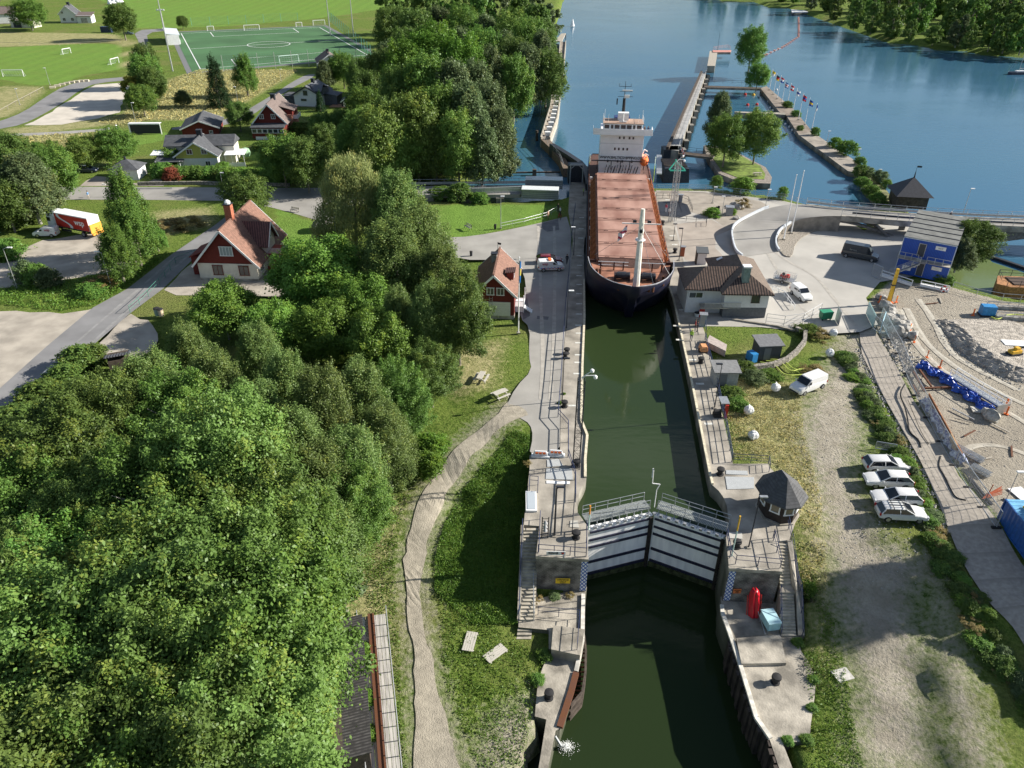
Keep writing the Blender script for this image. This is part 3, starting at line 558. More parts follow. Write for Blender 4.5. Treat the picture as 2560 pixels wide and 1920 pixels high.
# left stairs
A_=V2(1310,1318,0);B_=V2(1347,1318,0);C_=V2(1301,1552,-4.2);D_=V2(1337,1552,-4.2)
stairs('long concrete stairs in shadow beside the left gate pier',A_,B_,C_,D_,-4.2,0.05,26)
b=B();b.prism([(A_.x-.3,A_.y+.2),(A_.x,A_.y+.2),(C_.x,C_.y),(C_.x-.3,C_.y)],-8,lambda p:.1 if p[1]>(A_.y+C_.y)/2 else -4.0);tag(b.build('stair_parapet',conc),'sloping concrete parapet against the grass mound left of the stairs','parapet')
rail('handrail against the grass mound on the left stairs',[Vector((A_.x-.15,A_.y,.1)),Vector((C_.x-.15,C_.y,-4.1))],1.0,2,1.8,m=navy,r=.04)
rail('handrail against the pier on the left stairs',[Vector((D_.x-.1,D_.y+4.2,-3.0)),Vector((D_.x-.1,D_.y,-4.2))],1.0,2,1.8,m=M('steel'),r=.045)
stairs('short flight of three steps below the left stairs',V2(1295,1568,-4.3),V2(1330,1568,-4.3),V2(1291,1600,-4.9),V2(1328,1600,-4.9),-4.95,-4.2,3)
# ---------------------------------------------------------------- lock gate
gatew=mat('gate_white',(.88,.89,.92),.6,var=.14,scale=1.2,stretch=(1,1,.15),bump=.01)
def leaf(a,c,label):
    L_=(c-a).length;t=thing('lock_gate',label,'lock gate',(a.x,a.y,0),math.atan2(c.y-a.y,c.x-a.x),'mitre gate leaves of the lock')
    b=B();b.box((L_/2,.3,-4.15),(L_,.5,7.6));b.build('gate_panel',gatew,t)
    b=B()
    for zz,hh in((-.75,.2),(-1.75,.22),(-2.7,.24),(-4.7,.28),(-6.3,.28)):b.box((L_/2,-.0,zz),(L_-.3,.16,hh))
    b.build('gate_beam',mat('gate_band',(.018,.02,.045),.6,var=.2),t)
    b=B();b.box((L_-.18 if a.x<c.x else .18,.2,-4.2),(.32,.75,7.4));b.build('mitre_post',mat('mitre_timber',(.03,.025,.02),.9,var=.4),t)
    b=B();b.box((L_/2,-.0,-7.2),(L_-.1,.06,1.3));b.build('weed_line',mat('algae',(.05,.06,.025),.95,var=.6,scale=2),t)
    b=B();b.box((L_/2,1.25,.06),(L_,1.35,.08));dk=b.build('walkway',stripes('grating',(.27,.29,.28),(.14,.16,.16),'xy',3.5,.01,.1,.6),t)
    b=B()
    for i in range(int(L_/.8)+1):
        x=.3+i*.8;b.bar((x,.1,-.35),(x,1.2,.02),.07);b.bar((x,.55,-1.1),(x,.55,.02),.06)
        b.box((x+.4,.1,-.28),(.3,.25,.24))
    b.build('walkway_bracket',M('steel'),t)
    for y in(.62,1.9):
        b=B()
        for zz in(.62,1.1):b.tube((.1,y,zz),(L_-.1,y,zz),.03,.03,6)
        for i in range(6):b.tube((.1+(L_-.2)*i/5,y,.05),(.1+(L_-.2)*i/5,y,1.1),.035,.035,6)
        b.build('guard_rail',M('steel'),t)
    return t
leaf(GL+Vector((.1,0,0)),GA-Vector((.05,0,0)),'left white gate leaf with dark bands and walkway')
leaf(GA+Vector((.05,0,0)),GR-Vector((.1,0,0)),'right white gate leaf with dark bands and walkway')
t=thing('signal_pole','white bent signal arm standing on the meeting point of the gates','signal',(14.3,58.6,.1));b=B();b.path([(0,0,0),(0,0,2.2),(.25,0,2.9),(-.5,0,3.0),(-.55,0,4.6)],.05);b.build('pole',M('white'),t);b=B();b.box((-.6,0,4.3),(.12,.06,1.1));b.build('board',M('white'),t)
# ---------------------------------------------------------------- ship
def ship():
    bx,by=17.0,97.6;ang=math.atan2(.996,.085)-math.pi/2
    t=thing('cargo_ship','navy and salmon cargo ship with white superstructure in the lock','cargo ship',(bx,by,0),ang)
    S=[(0,.5),(.6,1.8),(1.5,3.0),(3,4.2),(5,5.2),(8,6.05),(11.5,6.5),(15,6.6),(40,6.6),(70,6.6),(79,6.4),(82,5.6)]
    def hb(y):
        for a,c in zip(S,S[1:]):
            if y<=c[0]:
                return a[1]+(c[1]-a[1])*(y-a[0])/(c[0]-a[0]) if y>=a[0] else 0.05
        return S[-1][1]
    ys=[0,.3,.8,1.5,2.5,4,6,8,10,12,13,15,20,30,45,60,70,76,79,82]
    def top(y):return 6.4-1.0*min(1,y/12) if y<=12.6 else 2.9
    rows=[]
    for y in ys:
        tz=top(y);row=[]
        for k in(0,.35,.7,1):
            z=-4+(tz+4)*k;sh=(1-k)**1.0*6.5*max(0,1-y/26);w_=hb(max(0,y*(1-.25*(1-k)*max(0,1-y/20))-sh*.55)) if y<26 else hb(y)
            if k==0 and y<26:w_*=.75
            yy=y+(1-k)*8.5*max(0,1-y/24)
            row.append((max(.04,w_),yy,z))
        rows.append(row)
    V=[];F=[];n=len(ys)
    for s in(-1,1):
        o=len(V)
        for r in rows:V+=[(s*p[0],p[1],p[2]) for p in r]
        for i in range(n-1):
            for k in range(3):
                a=o+i*4+k;F.append((a,a+4,a+5,a+1) if s<0 else (a,a+1,a+5,a+4))
    F+=[(k,k+1,n*4+k+1,n*4+k) for k in range(3)]
    e=(n-1)*4;F+=[(e+k,n*4+e+k,n*4+e+k+1,e+k+1) for k in range(3)]
    b=B();b.add(V,F);h=b.build('hull',mat('navy_hull',(.007,.010,.036),.5,var=.2,scale=.5,c2=(.03,.026,.04),lo=.45,hi=.8,stretch=(1,1,.25),detail=9),t,smooth=True)
    so=h.modifiers.new('thick','SOLIDIFY');so.thickness=.12;so.offset=-1 if False else 1
    brown=mat('deck_brown',(.30,.135,.085),.8,var=.3,scale=.8,detail=8);sal=mat('salmon_hatch',(.33,.165,.125),.8,var=.25,scale=.35,c2=(.42,.25,.20),stretch=(1,.35,1),detail=9,bump=.01)
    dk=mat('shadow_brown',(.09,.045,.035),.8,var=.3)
    def deck(y0,y1,z,name,mm,ins=.15):
        b=B();q=[y for y in ys if y0<y<y1];q=[y0]+q+[y1]
        sh_=1.7 if z>4 else 0
        pts=[(-(hb(y)-ins),min(y+sh_,y1+.01*k_),z) for k_,y in enumerate(q)]+[((hb(y)-ins),min(y+sh_,y1+.01*k_),z) for k_,y in list(enumerate(q))[::-1]];b.poly(pts);return b.build(name,mm,t)
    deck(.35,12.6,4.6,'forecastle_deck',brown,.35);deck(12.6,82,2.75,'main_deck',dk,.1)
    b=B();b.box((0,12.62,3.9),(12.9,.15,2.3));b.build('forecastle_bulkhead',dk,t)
    for s in(-1,1):
        b=B();q=[(s*hb(y),y,top(y)+.04) for y in(0.0,.3,.8,1.5,2.5,4,6,8,10,12.6)]
        for a,c in zip(q,q[1:]):b.bar(a,c,.09,.07)
        b.build('bulwark_cap',mat('worn_rim',(.4,.41,.45),.6,var=.2),t)
    # hatches
    b=B();b.box((0,35.5,3.9),(10.4,46,2.3));b.build('hatch_coaming',brown,t)
    y=12.6
    for i,Ln_ in enumerate([5.9,5.6,5.9,5.6,5.9,5.6,5.9,5.0]):
        b=B();b.box((0,y+Ln_/2,5.22),(9.9,Ln_-.2,.42))
        for q in(.12,.88):b.box((0,y+Ln_*q,5.45),(9.9,.1,.06))
        hc=b.build('hatch_cover',sal,t,bevel=.03)
        b=B()
        for x in(-3.6,-1.3,1.3,3.6):
            for dx in(-.25,0,.25):b.box((x+dx,y+.25,5.46),(.16,.1,.06))
        b.build('lashing_eye',dk,hc);y+=Ln_
    # front coaming recess
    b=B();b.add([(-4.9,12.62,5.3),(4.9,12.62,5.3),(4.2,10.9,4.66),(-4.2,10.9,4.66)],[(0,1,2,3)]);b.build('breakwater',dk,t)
    st=mat('rusty_stay',(.42,.17,.07),.8,var=.3)
    so_=None
    for i in range(17):
        yy=14+i*2.65
        for s in(-1,1):
            if so_ is None:
                b=B();b.prism([(0,-.14),(.85,-.14),(.85,.14),(0,.14)],0,lambda p:2.4 if p[0]<.4 else 1.0);b.tube((.75,0,0),(.75,0,1.9),.1);so_=b.build('coaming_stay',st,t,loc=(5.3,yy,2.78))
            else:
                q=so_.copy();col.objects.link(q);q.parent=t;q.location=(s*5.3,yy,2.78);q.rotation_euler.z=0 if s>0 else math.pi
    for s in(-1,1):
        for i in range(10):b=B();b.box((s*6.0,17+i*5,3.05),(.5,.35,.5));b.build('vent_head',M('white'),t)
    b=B()
    for s in(-1,1):
        for zz in(3.35,3.85):b.tube((s*6.45,13,zz),(s*6.45,70,zz),.025)
        for i in range(24):b.tube((s*6.45,13+i*2.4,2.8),(s*6.45,13+i*2.4,3.85),.03)
    b.build('deck_rail',brown,t)
    # superstructure
    before=set(t.children)
    wp=mat('ship_white',(.86,.87,.90),.45,var=.05,scale=.6)
    b=B();b.box((0,75.2,6.4),(9.2,8.4,7.4));su=b.build('superstructure',wp,t,bevel=.05)
    b=B()
    for zz in(5.35,8.0):b.box((0,70.98,zz),(9.2,.03,.04))
    b.build('weld_seam',mat('seam_grey',(.3,.31,.36),.6),su)
    def pane(par,x,z,w_,h,y=70.96,name='window'):
        b=B();b.box((x,y,z),(w_,.08,h));return b.build(name,M('glass'),par)
    for x in(-.45,.45,1.45+.2,2.45):pane(su,x-.1,9.2,.36,.5)
    for x in(-1.4,-.55,.4,1.25):pane(su,x,6.9,.36,.5)
    for x in(-2.75,-.6,.4,2.45):pane(su,x,4.35,.36,.5)
    text('WWW.BALTICSHIPPING.DK',.74,blk,su,(.05,70.93,5.08),(R(90),0,0),bold=.008)
    b=B();b.prism([(-6.2,70.1),(-4.6,69.8),(4.6,69.8),(6.2,70.1),(6.2,72.6),(-6.2,72.6)],10.0,10.14);br=b.build('bridge_wing_deck',mat('wing_deck',(.35,.22,.17),.8),t)
    b=B()
    q=[(-6.25,72.6),(-6.25,70.05),(-4.6,69.75),(4.6,69.75),(6.25,70.05),(6.25,72.6)]
    for a,c in zip(q,q[1:]):b.bar((*a,10.6),(*c,10.6),.08,1.25)
    b.build('wing_bulwark',wp,br)
    b=B();b.box((0,72.6,11.05),(8.3,4.2,2.1),taper=.99);wh=b.build('wheelhouse',wp,t,bevel=.05)
    for x,w_ in((-3.45,.95),(-2.35,.5),(-1.3,1.0),(0,1.0),(1.25,1.0),(2.3,.5),(3.35,.95)):pane(wh,x,11.5,w_,.75,70.5)
    b=B();b.box((0,72.6,12.17),(8.6,4.5,.12));b.build('wheelhouse_roof',mat('roof_tan',(.38,.26,.20),.8,var=.15),t)
    b=B()
    for s in(-1,1):
        b.path([(s*4.2,70.5,12.2),(s*4.2,70.5,13.2),(s*4.2,74.7,13.2)],.03)
        for i in range(4):b.tube((s*4.2,70.5+i*1.4,12.2),(s*4.2,70.5+i*1.4,13.2),.03)
        b.tube((s*4.0,72,12.2),(s*4.0,72,14.6),.03);b.tube((s*3.2,71.4,12.2),(s*3.2,71.4,13.8),.025)
    b.tube((-.1,71.3,12.2),(-.1,71.3,14.2),.12);b.box((-.1,71.3,12.4),(1.6,.3,.2));b.box((0,73.8,12.9),(2.3,1.4,1.6))
    b.build('roof_fittings',M('white'),t)
    b=B();b.tube((0,75,11),(0,75,16.3),.42,.3,10);mst=b.build('main_mast',mat('mast_black',(.02,.02,.025),.5),t)
    b=B();b.tube((0,75,16.3),(0,75,19.6),.1,.04);b.bar((-1.3,75,18.6),(1.3,75,18.6),.08);b.bar((-1.4,75,16.6),(1.8,75,16.6),.08);b.bar((-1.1,75,17.6),(1.6,75,17.6),.07);b.tube((-1.3,75,18.6),(-1.3,75,19.2),.04);b.tube((1.2,75,18.6),(1.2,75,19.1),.04);b.box((-1.5,75,15.6),(.25,.25,1.2));b.build('mast_yards',M('dark'),mst)
    b=B();b.box((.5,74.6,16.7),(1.1,.25,.6));b.box((.5,74.5,17.9),(2.2,.2,.2));b.build('radar_scanner',M('white'),mst)
    # funnel
    b=B();b.box((0,78.6,10.6),(3.4,2.2,2.6));b.build('funnel',mat('funnel_blue',(.03,.05,.16),.5),t)
    # lifeboat
    b=B();b.lathe((5.1,72.3,4.4),[(.05,-2.6),(.7,-2.2),(1.0,-1),(1.05,0),(1.0,1),(.7,2.2),(.05,2.6)],12,'y');lb=b.build('lifeboat',M('orange'),t,smooth=True)
    b=B();b.box((5.1,72.1,5.1),(1.2,2.4,.7),taper=.8);b.build('lifeboat_canopy',mat('pale_orange',(.75,.3,.18),.5),lb)
    b=B();b.path([(4.6,70.7,4),(5.2,70.7,6.2),(5.9,70.7,5.8)],.09);b.path([(4.6,74,4),(5.2,74,6.2),(5.9,74,5.8)],.09);b.build('davit',M('white'),t)
    b=B();b.bar((-6.3,70.2,4.6),(6.3,70.2,4.6),.5,.12)
    for i in range(9):b.tube((-4.6+i*1.15,70.2,4.6),(-4.6+i*1.15,70.2,5.5),.02)
    for x in(-5,-2,0,2,5):b.bar((x,70.2,2.8),(x,70.2,4.6),.16)
    b.build('catwalk',M('dark'),t)
    b=B()
    for i in range(12):
        x=-3.5+i*.6;b.tube((x,65.4+rnd.random()*2,2.9),(x+.5,66.5+rnd.random(),4.5),.12)
    b.build('deck_pipes',M('dark'),t)
    for o in t.children:
        if o not in before:o.location.y-=6;o.location.z+=1.6;o.scale.x=.97
    b=B();b.box((0,69.4,3.4),(8.85,8,1.7));b.build('superstructure_base',wp,t)
    # foremast
    fb=Vector((.45,3.9,4.6));b=B();b.tube(fb,fb+Vector((.0,.9,9.9)),.5,.34,8);b.tube(fb+Vector((0,.9,9.8)),fb+Vector((0,.95,11.3)),.34,.28,8);fm=b.build('foremast',mat('cream_white',(.78,.75,.68),.5,var=.1),t)
    b=B();b.bar(fb+Vector((-2.7,.85,9.2)),fb+Vector((2.6,.85,9.2)),.12);b.lathe(fb+Vector((0,.75,6.9)),[(.62,-.15),(.75,0),(.62,.15)],10);b.build('crosstree',M('white'),fm)
    b=B();b.box(fb+Vector((-1.0,.6,9.6)),(.5,.25,.3));b.box(fb+Vector((1.0,.6,9.6)),(.5,.25,.3));b.lathe(fb+Vector((0,.3,8.3)),[(.25,-.15),(.25,.15)],8,'y');b.build('floodlight',M('dark'),fm)
    b=B()
    for e in((-5.6,12,6),(5.9,11,6),(5.2,5,6.2),(2.6,1.8,6.2)):b.tube(fb+Vector((0,.85,8.9)),e,.025,.025,4)
    b.build('stay_wire',M('steel'),t)
    b=B();V=[];nx_,nz_=6,5
    for i in range(nx_+1):
        for j in range(nz_+1):V.append((-1.5-1.3*i/nx_*.9,4.6+.25*math.sin(i*1.4),13.6-i*.22-1.0*j/nz_-.35*i/nx_*j/nz_))
    b.add(V,[(i*(nz_+1)+j,(i+1)*(nz_+1)+j,(i+1)*(nz_+1)+j+1,i*(nz_+1)+j+1) for i in range(nx_) for j in range(nz_)])
    b.build('bow_flag',stripes('white_red_flag',(.75,.7,.75),(.45,.05,.12),'z',1.1,0,.1,.7,.6),t)
    # winches & bollards
    for (x,y) in((-1.5,6.3),(2.2,6.3)):
        b=B();b.tube((x-.9,y,5.3),(x+.9,y,5.3),.5,.5,12);b.box((x-1.05,y,5.1),(.2,1.2,1.0));b.box((x+1.05,y,5.1),(.2,1.2,1.0));b.box((x,y+.9,5.0),(1.2,.6,.8));b.build('anchor_winch',M('dark'),t)
    for (x,y) in((-3.8,4.6),(-1.9,2.6),(2.4,2.4),(4.0,4.7),(4.7,6.4),(-5,8.2)):
        b=B();b.tube((x-.2,y,4.6),(x-.2,y,5.4),.18);b.tube((x+.35,y,4.6),(x+.35,y,5.4),.18);b.build('mooring_bitts',M('rust'),t)
    for x in(-4.6,-2.6,-1.2,3.1,4.5):
        b=B();b.bar((x,9.8,4.6),(x,9.8,5.9),.18);b.build('breakwater_post',dk,t)
    b=B();b.path([(-5,9.8,5.9),(-.5,9.8,5.9)],.05);b.path([(.8,9.8,5.9),(5,9.8,5.9)],.05);b.path([(-5,9.8,5.4),(-.5,9.8,5.4)],.04);b.build('deck_rail',M('white'),t)
    return t
ship()
# ---------------------------------------------------------------- trees
def leafmat(name,c,var=.27,tr=.34):
    m=bpy.data.materials.new(name);m.use_nodes=True;n=m.node_tree;n.nodes.clear();Ln=n.links.new
    o=n.nodes.new('ShaderNodeOutputMaterial');df=n.nodes.new('ShaderNodeBsdfDiffuse');tl=n.nodes.new('ShaderNodeBsdfTranslucent');mx=n.nodes.new('ShaderNodeMixShader');mx.inputs[0].default_value=tr
    gl=n.nodes.new('ShaderNodeBsdfGlossy');gl.inputs['Roughness'].default_value=.45;gl.inputs[0].default_value=(.9,.95,1,1);m2=n.nodes.new('ShaderNodeMixShader');m2.inputs[0].default_value=.012
    at=n.nodes.new('ShaderNodeAttribute');at.attribute_name='tint'
    oi=n.nodes.new('ShaderNodeObjectInfo')
    hs=n.nodes.new('ShaderNodeHueSaturation');hs.inputs['Color'].default_value=(*c,1)
    mr=n.nodes.new('ShaderNodeMapRange');mr.inputs[3].default_value=.495;mr.inputs[4].default_value=.518;Ln(oi.outputs['Random'],mr.inputs[0]);Ln(mr.outputs[0],hs.inputs['Hue'])
    mv=n.nodes.new('ShaderNodeMapRange');mv.inputs[3].default_value=1-var*.6;mv.inputs[4].default_value=1+var*.9;Ln(at.outputs['Fac'],mv.inputs[0])
    ov=n.nodes.new('ShaderNodeMapRange');ov.inputs[3].default_value=.82;ov.inputs[4].default_value=1.2;Ln(oi.outputs['Random'],ov.inputs[0])
    mm=n.nodes.new('ShaderNodeMath');mm.operation='MULTIPLY';Ln(mv.outputs[0],mm.inputs[0]);Ln(ov.outputs[0],mm.inputs[1]);Ln(mm.outputs[0],hs.inputs['Value'])
    m3=n.nodes.new('ShaderNodeMix');m3.data_type='RGBA';m3.inputs[7].default_value=(c[0]*1.9,c[1]*1.35,c[2]*.9,1)
    mq=n.nodes.new('ShaderNodeMapRange');mq.inputs[1].default_value=.75;mq.inputs[2].default_value=1.0;mq.inputs[4].default_value=.6;Ln(at.outputs['Fac'],mq.inputs[0]);Ln(mq.outputs[0],m3.inputs[0]);Ln(hs.outputs[0],m3.inputs[6])
    Ln(m3.outputs[2],df.inputs[0]);Ln(m3.outputs[2],tl.inputs[0]);Ln(df.outputs[0],mx.inputs[1]);Ln(tl.outputs[0],mx.inputs[2]);Ln(mx.outputs[0],m2.inputs[1]);Ln(gl.outputs[0],m2.inputs[2]);Ln(m2.outputs[0],o.inputs[0]);return m
LM={'mid2':leafmat('leaves_olive_green',(0.144,0.220,0.053)),'bright2':leafmat('leaves_light_green',(0.167,0.250,0.056)),'mid':leafmat('leaves_mid_green',(0.124,0.220,0.046)),'dark':leafmat('leaves_dark_green',(0.109,0.169,0.040)),'bright':leafmat('leaves_bright_green',(.15,.25,.045)),'birch':leafmat('leaves_birch',(.150,.215,.062)),
 'willow':leafmat('leaves_willow',(.27,.31,.12)),'spruce':leafmat('needles_spruce',(.022,.05,.018),.4,.1),'yellow':leafmat('leaves_yellowing',(0.232,0.246,0.043)),'grey':leafmat('leaves_greyish',(0.123,0.167,0.072)),'vivid':leafmat('leaves_vivid',(.115,.21,.03)),'red':leafmat('leaves_reddish',(0.290,0.087,0.058)),'straw':leafmat('dry_stems',(.26,.21,.09))}
barkm=mat('grey_bark',(.2,.18,.15),.9,var=.4,scale=3);birchb=mat('birch_bark',(.62,.6,.55),.8,var=.4,scale=4,c2=(.1,.1,.1),lo=.55,hi=.75)
def leafmesh(name,pts,nrm,size,rs,asp=.6,droop=0):
    """one small four-cornered leaf per point"""
    n=len(pts);up=rs.normal(size=(n,3));nn=nrm*.8+np.array([0,0,.45])+rs.normal(size=(n,3))*.6;nn/=np.linalg.norm(nn,axis=1)[:,None]
    t=np.cross(nn,up);t/=np.linalg.norm(t,axis=1)[:,None]+1e-9
    if droop:t[:,2]-=droop;t/=np.linalg.norm(t,axis=1)[:,None]
    bt=np.cross(nn,t);bt/=np.linalg.norm(bt,axis=1)[:,None]+1e-9
    s=(size*rs.uniform(.6,1.4,n))[:,None]
    a=t*s*.5;c=bt*s*asp*.5
    V=np.stack([pts-a,pts+c*1.0-a*.1,pts+a,pts-c-a*.1],1).reshape(-1,3)
    me=bpy.data.meshes.new(name);me.vertices.add(n*4);me.vertices.foreach_set('co',V.ravel())
    me.loops.add(n*4);me.loops.foreach_set('vertex_index',np.arange(n*4));me.polygons.add(n);me.polygons.foreach_set('loop_start',np.arange(n)*4);me.update()
    return me
def crown(name,seed,kind,nleaf,size,nlobe=40,asp=.6,shape='round',gap=.0,inner=.35):
    """leaf clumps spread through a unit crown: radius 1, height 0..1 of crown"""
    rs=np.random.RandomState(seed);L_=[]
    lob=[]
    while len(lob)<nlobe:
        z_=rs.uniform(.02,.98)
        if shape=='round':rr=math.sqrt(max(0,1-(2*z_-1)**2))*(.9 if z_>.35 else 1.0)
        elif shape=='cone':rr=(1-z_)**.85+.03
        elif shape=='egg':rr=min(1,(z_/.25)**.6)*(1-max(0,z_-.25)/.78)**.55
        elif shape=='birch':rr=min(1,(z_/.12)**.5)*(1-max(0,z_-.2)/.82)**.5
        elif shape=='dome':rr=math.sqrt(max(0,1-z_**2))
        th=rs.uniform(0,2*math.pi);q=rs.uniform(.45,1)**.6
        lob.append((rr*q*math.cos(th),rr*q*math.sin(th),z_,rs.uniform(.15,.30)*(1 if shape!='cone' else .6)*(1.15-.3*z_)*(40/nlobe)**.25,rs.uniform(0,1)))
    per=nleaf//nlobe;PT=[];NM=[];TT=[]
    for (x,y,z_,r,tn) in lob:
        dv=rs.normal(size=(per,3));dv/=np.linalg.norm(dv,axis=1)[:,None];dv[:,2]=np.where(dv[:,2]<-.35,-dv[:,2],dv[:,2])
        ra=r*rs.uniform(inner,1.12,per)**.5*(1+.25*np.sin(dv[:,0]*5+x*9)*np.sin(dv[:,1]*6+z_*8))
        od=np.array([x,y,.25]);od/=np.linalg.norm(od);ra=ra*(1+.7*np.clip(dv@od,0,1)**3)*(1-.25*np.clip(-(dv@od),0,1))
        zs=.62 if shape not in('birch',) else .95
        p=np.stack([x+dv[:,0]*ra,y+dv[:,1]*ra,z_+dv[:,2]*ra*zs*.6],1)
        if shape=='birch':p[:,2]-=rs.uniform(0,1,per)**2*.13
        PT.append(p);NM.append(dv);TT.append(np.clip(tn*.7+rs.uniform(0,.3,per),0,1))
    return np.concatenate(PT),np.concatenate(NM),np.concatenate(TT)
def spraycrown(seed,nleaf,nsp,shape='round',L=(.28,.5),wd=.13,lift=.35):
    rs=np.random.RandomState(seed);per=nleaf//nsp;PT=[];NM=[];TT=[]
    for s_ in range(nsp):
        z_=rs.uniform(.03,1)**.8*.97
        if shape=='round':rr=math.sqrt(max(0.02,1-(2*z_-1)**2)) if z_>.4 else .75+.6*z_
        elif shape=='cone':z_=z_**1.5;rr=(1-z_)**.9+.02
        elif shape=='dome':rr=math.sqrt(max(.02,1-z_**2))*(.9+.1*z_)
        else:rr=min(1,(z_/.12)**.5)*(1-max(0,z_-.2)/.82)**.5
        th=rs.uniform(0,2*math.pi);irr=1+.16*math.sin(th*3+seed)+.1*math.sin(th*5+seed*2+z_*4)
        q=rs.uniform(.35,1)**.5*irr;o=np.array([rr*q*math.cos(th)*.72,rr*q*math.sin(th)*.72,z_*.86])
        dv=np.array([math.cos(th)*rr,math.sin(th)*rr,lift+z_*.55+rs.uniform(-.15,.25)])+rs.normal(size=3)*.18;dv/=np.linalg.norm(dv)
        l=rs.uniform(*L)*(.7+.3*q);t=rs.uniform(0,1,per)**.85
        side=rs.normal(size=(per,3))*(wd*(1.05-t**1.5*.85))[:,None]*np.array([1,1,.42])
        p=o+dv*(t*l)[:,None]*np.array([1,1,.75])+side;p[:,2]-=(t**2)*.03
        if shape=='birch':p[:,2]-=rs.uniform(0,1,per)**1.5*.08
        nm=dv[None]*.5+side/ (np.linalg.norm(side,axis=1)[:,None]+1e-6)*.5+np.array([0,0,.4])
        PT.append(p);NM.append(nm);TT.append(np.clip(rs.uniform(0,.65)+rs.uniform(0,.35,per)+.1*t,0,1))
    return np.concatenate(PT),np.concatenate(NM),np.concatenate(TT)
PROTO={}
def proto(key,kind,seed,nleaf,size,R_,Hc,nlobe=40,shape='round',asp=.6,inner=.35,droop=0,spray=0,**kw):
    pt,nm,tt=spraycrown(seed,nleaf,spray,shape,**kw) if spray else crown(key,seed,kind,nleaf,size,nlobe,asp,shape,0,inner);rs=np.random.RandomState(seed+5)
    pt=pt*np.array([R_,R_,Hc]);me=leafmesh('crown_'+key,pt,nm,size,rs,asp,droop);at=me.attributes.new('tint','FLOAT','FACE');at.data.foreach_set('value',tt.astype(np.float32));me.materials.append(LM[kind])
    PROTO[key]=(me,R_,Hc)
def trunkmesh(seed,R_,Hc,base,m,nb=10,thick=.28,far=0):
    rr=random.Random(seed);b=B();pts=[Vector((0,0,0))]
    for i in range(1,6):pts.append(Vector((rr.uniform(-.25,.25)*i*.4,rr.uniform(-.25,.25)*i*.4,(base+Hc*.8)*i/5)))
    for i in range(5):b.tube(pts[i],pts[i+1],thick*(1-i*.18),thick*(1-(i+1)*.18),8)
    for i in range(nb):
        t=rr.uniform(.25,.85);k=int(t*5);p=pts[k].lerp(pts[k+1],t*5-k);a=rr.uniform(0,6.28);l=R_*rr.uniform(.45,.7)
        q=p+Vector((math.cos(a)*l*.5,math.sin(a)*l*.5,l*.45));e=q+Vector((math.cos(a+.3)*l*.4,math.sin(a+.3)*l*.4,l*.35))
        b.tube(p,q,thick*.35,thick*.22,5);b.tube(q,e,thick*.22,thick*.06,5)
    me=bpy.data.meshes.new('trunk');me.from_pydata(b.v,[],b.f);me.materials.append(m);return me
N=1
proto('beech1','mid',1,100000,.2,5,8,spray=210,L=(.32,.66),wd=.15);proto('beech2','mid2',2,100000,.2,5,8,spray=180,L=(.34,.7),wd=.16,lift=.5);proto('beech3','dark',3,95000,.2,5,8,spray=200,L=(.3,.64),wd=.15)
proto('birch1','birch',4,70000,.17,3.4,13,80,'birch',.5,.15,.9,spray=420,L=(.2,.38),wd=.11,lift=0);proto('birch2','birch',5,70000,.17,3.4,13,70,'birch',.5,.15,.9,spray=360,L=(.2,.4),wd=.12,lift=0)
proto('ash1','bright',6,52000,.27,5,7.5,spray=170,wd=.17);proto('ash2','bright',7,52000,.27,5,7.5,spray=150,wd=.17)
proto('mid1','mid',8,34000,.3,5,9,spray=150,wd=.16);proto('mid2','dark',9,34000,.3,5,9,spray=140,wd=.17);proto('mid3','bright2',10,34000,.3,5,9,spray=130,wd=.17);proto('mid4','grey',11,34000,.28,4,11,60,'birch',.6,.3,.5,spray=200,L=(.2,.4),lift=0)
proto('vivid','vivid',12,34000,.3,5,9,spray=140,wd=.18)
proto('yellow','yellow',13,12000,.35,3,5,40)
proto('far1','mid',14,9000,.6,5,9,90);proto('far2','dark',15,9000,.6,5,9,90);proto('far3','grey',16,7000,.7,4,11,45,'egg')
proto('spruce1','spruce',17,30000,.22,2.6,10,110,'cone',.3,spray=260,L=(.3,.5),wd=.09,lift=-.45)
proto('willow1','willow',18,80000,.24,5,11,90,'birch',.3,.15,2.2,spray=420,L=(.14,.3),wd=.1,lift=-.5)
proto('poplar1','mid',19,30000,.2,2.6,9,50,'birch',.6,spray=170,L=(.25,.5),wd=.16,lift=.2)
for i,k in enumerate(['mid','bright','dark','grey','yellow','red','birch','vivid']):proto('bush_'+k,k,30+i,7000,.13,1.2,1.7,26,'dome',spray=60,L=(.25,.5),wd=.2,lift=.5)
TR_={k:trunkmesh(5+i,PROTO[k][1],PROTO[k][2],2,birchb if 'birch' in k or k in('mid4','far3','beech1','beech2') else barkm,14 if not k.startswith('far') else 5,far=.0 if k.startswith('bee') or k in('birch1','birch2') else 0) for i,k in enumerate(PROTO) if not k.startswith('bush')}
NTREE=[0]
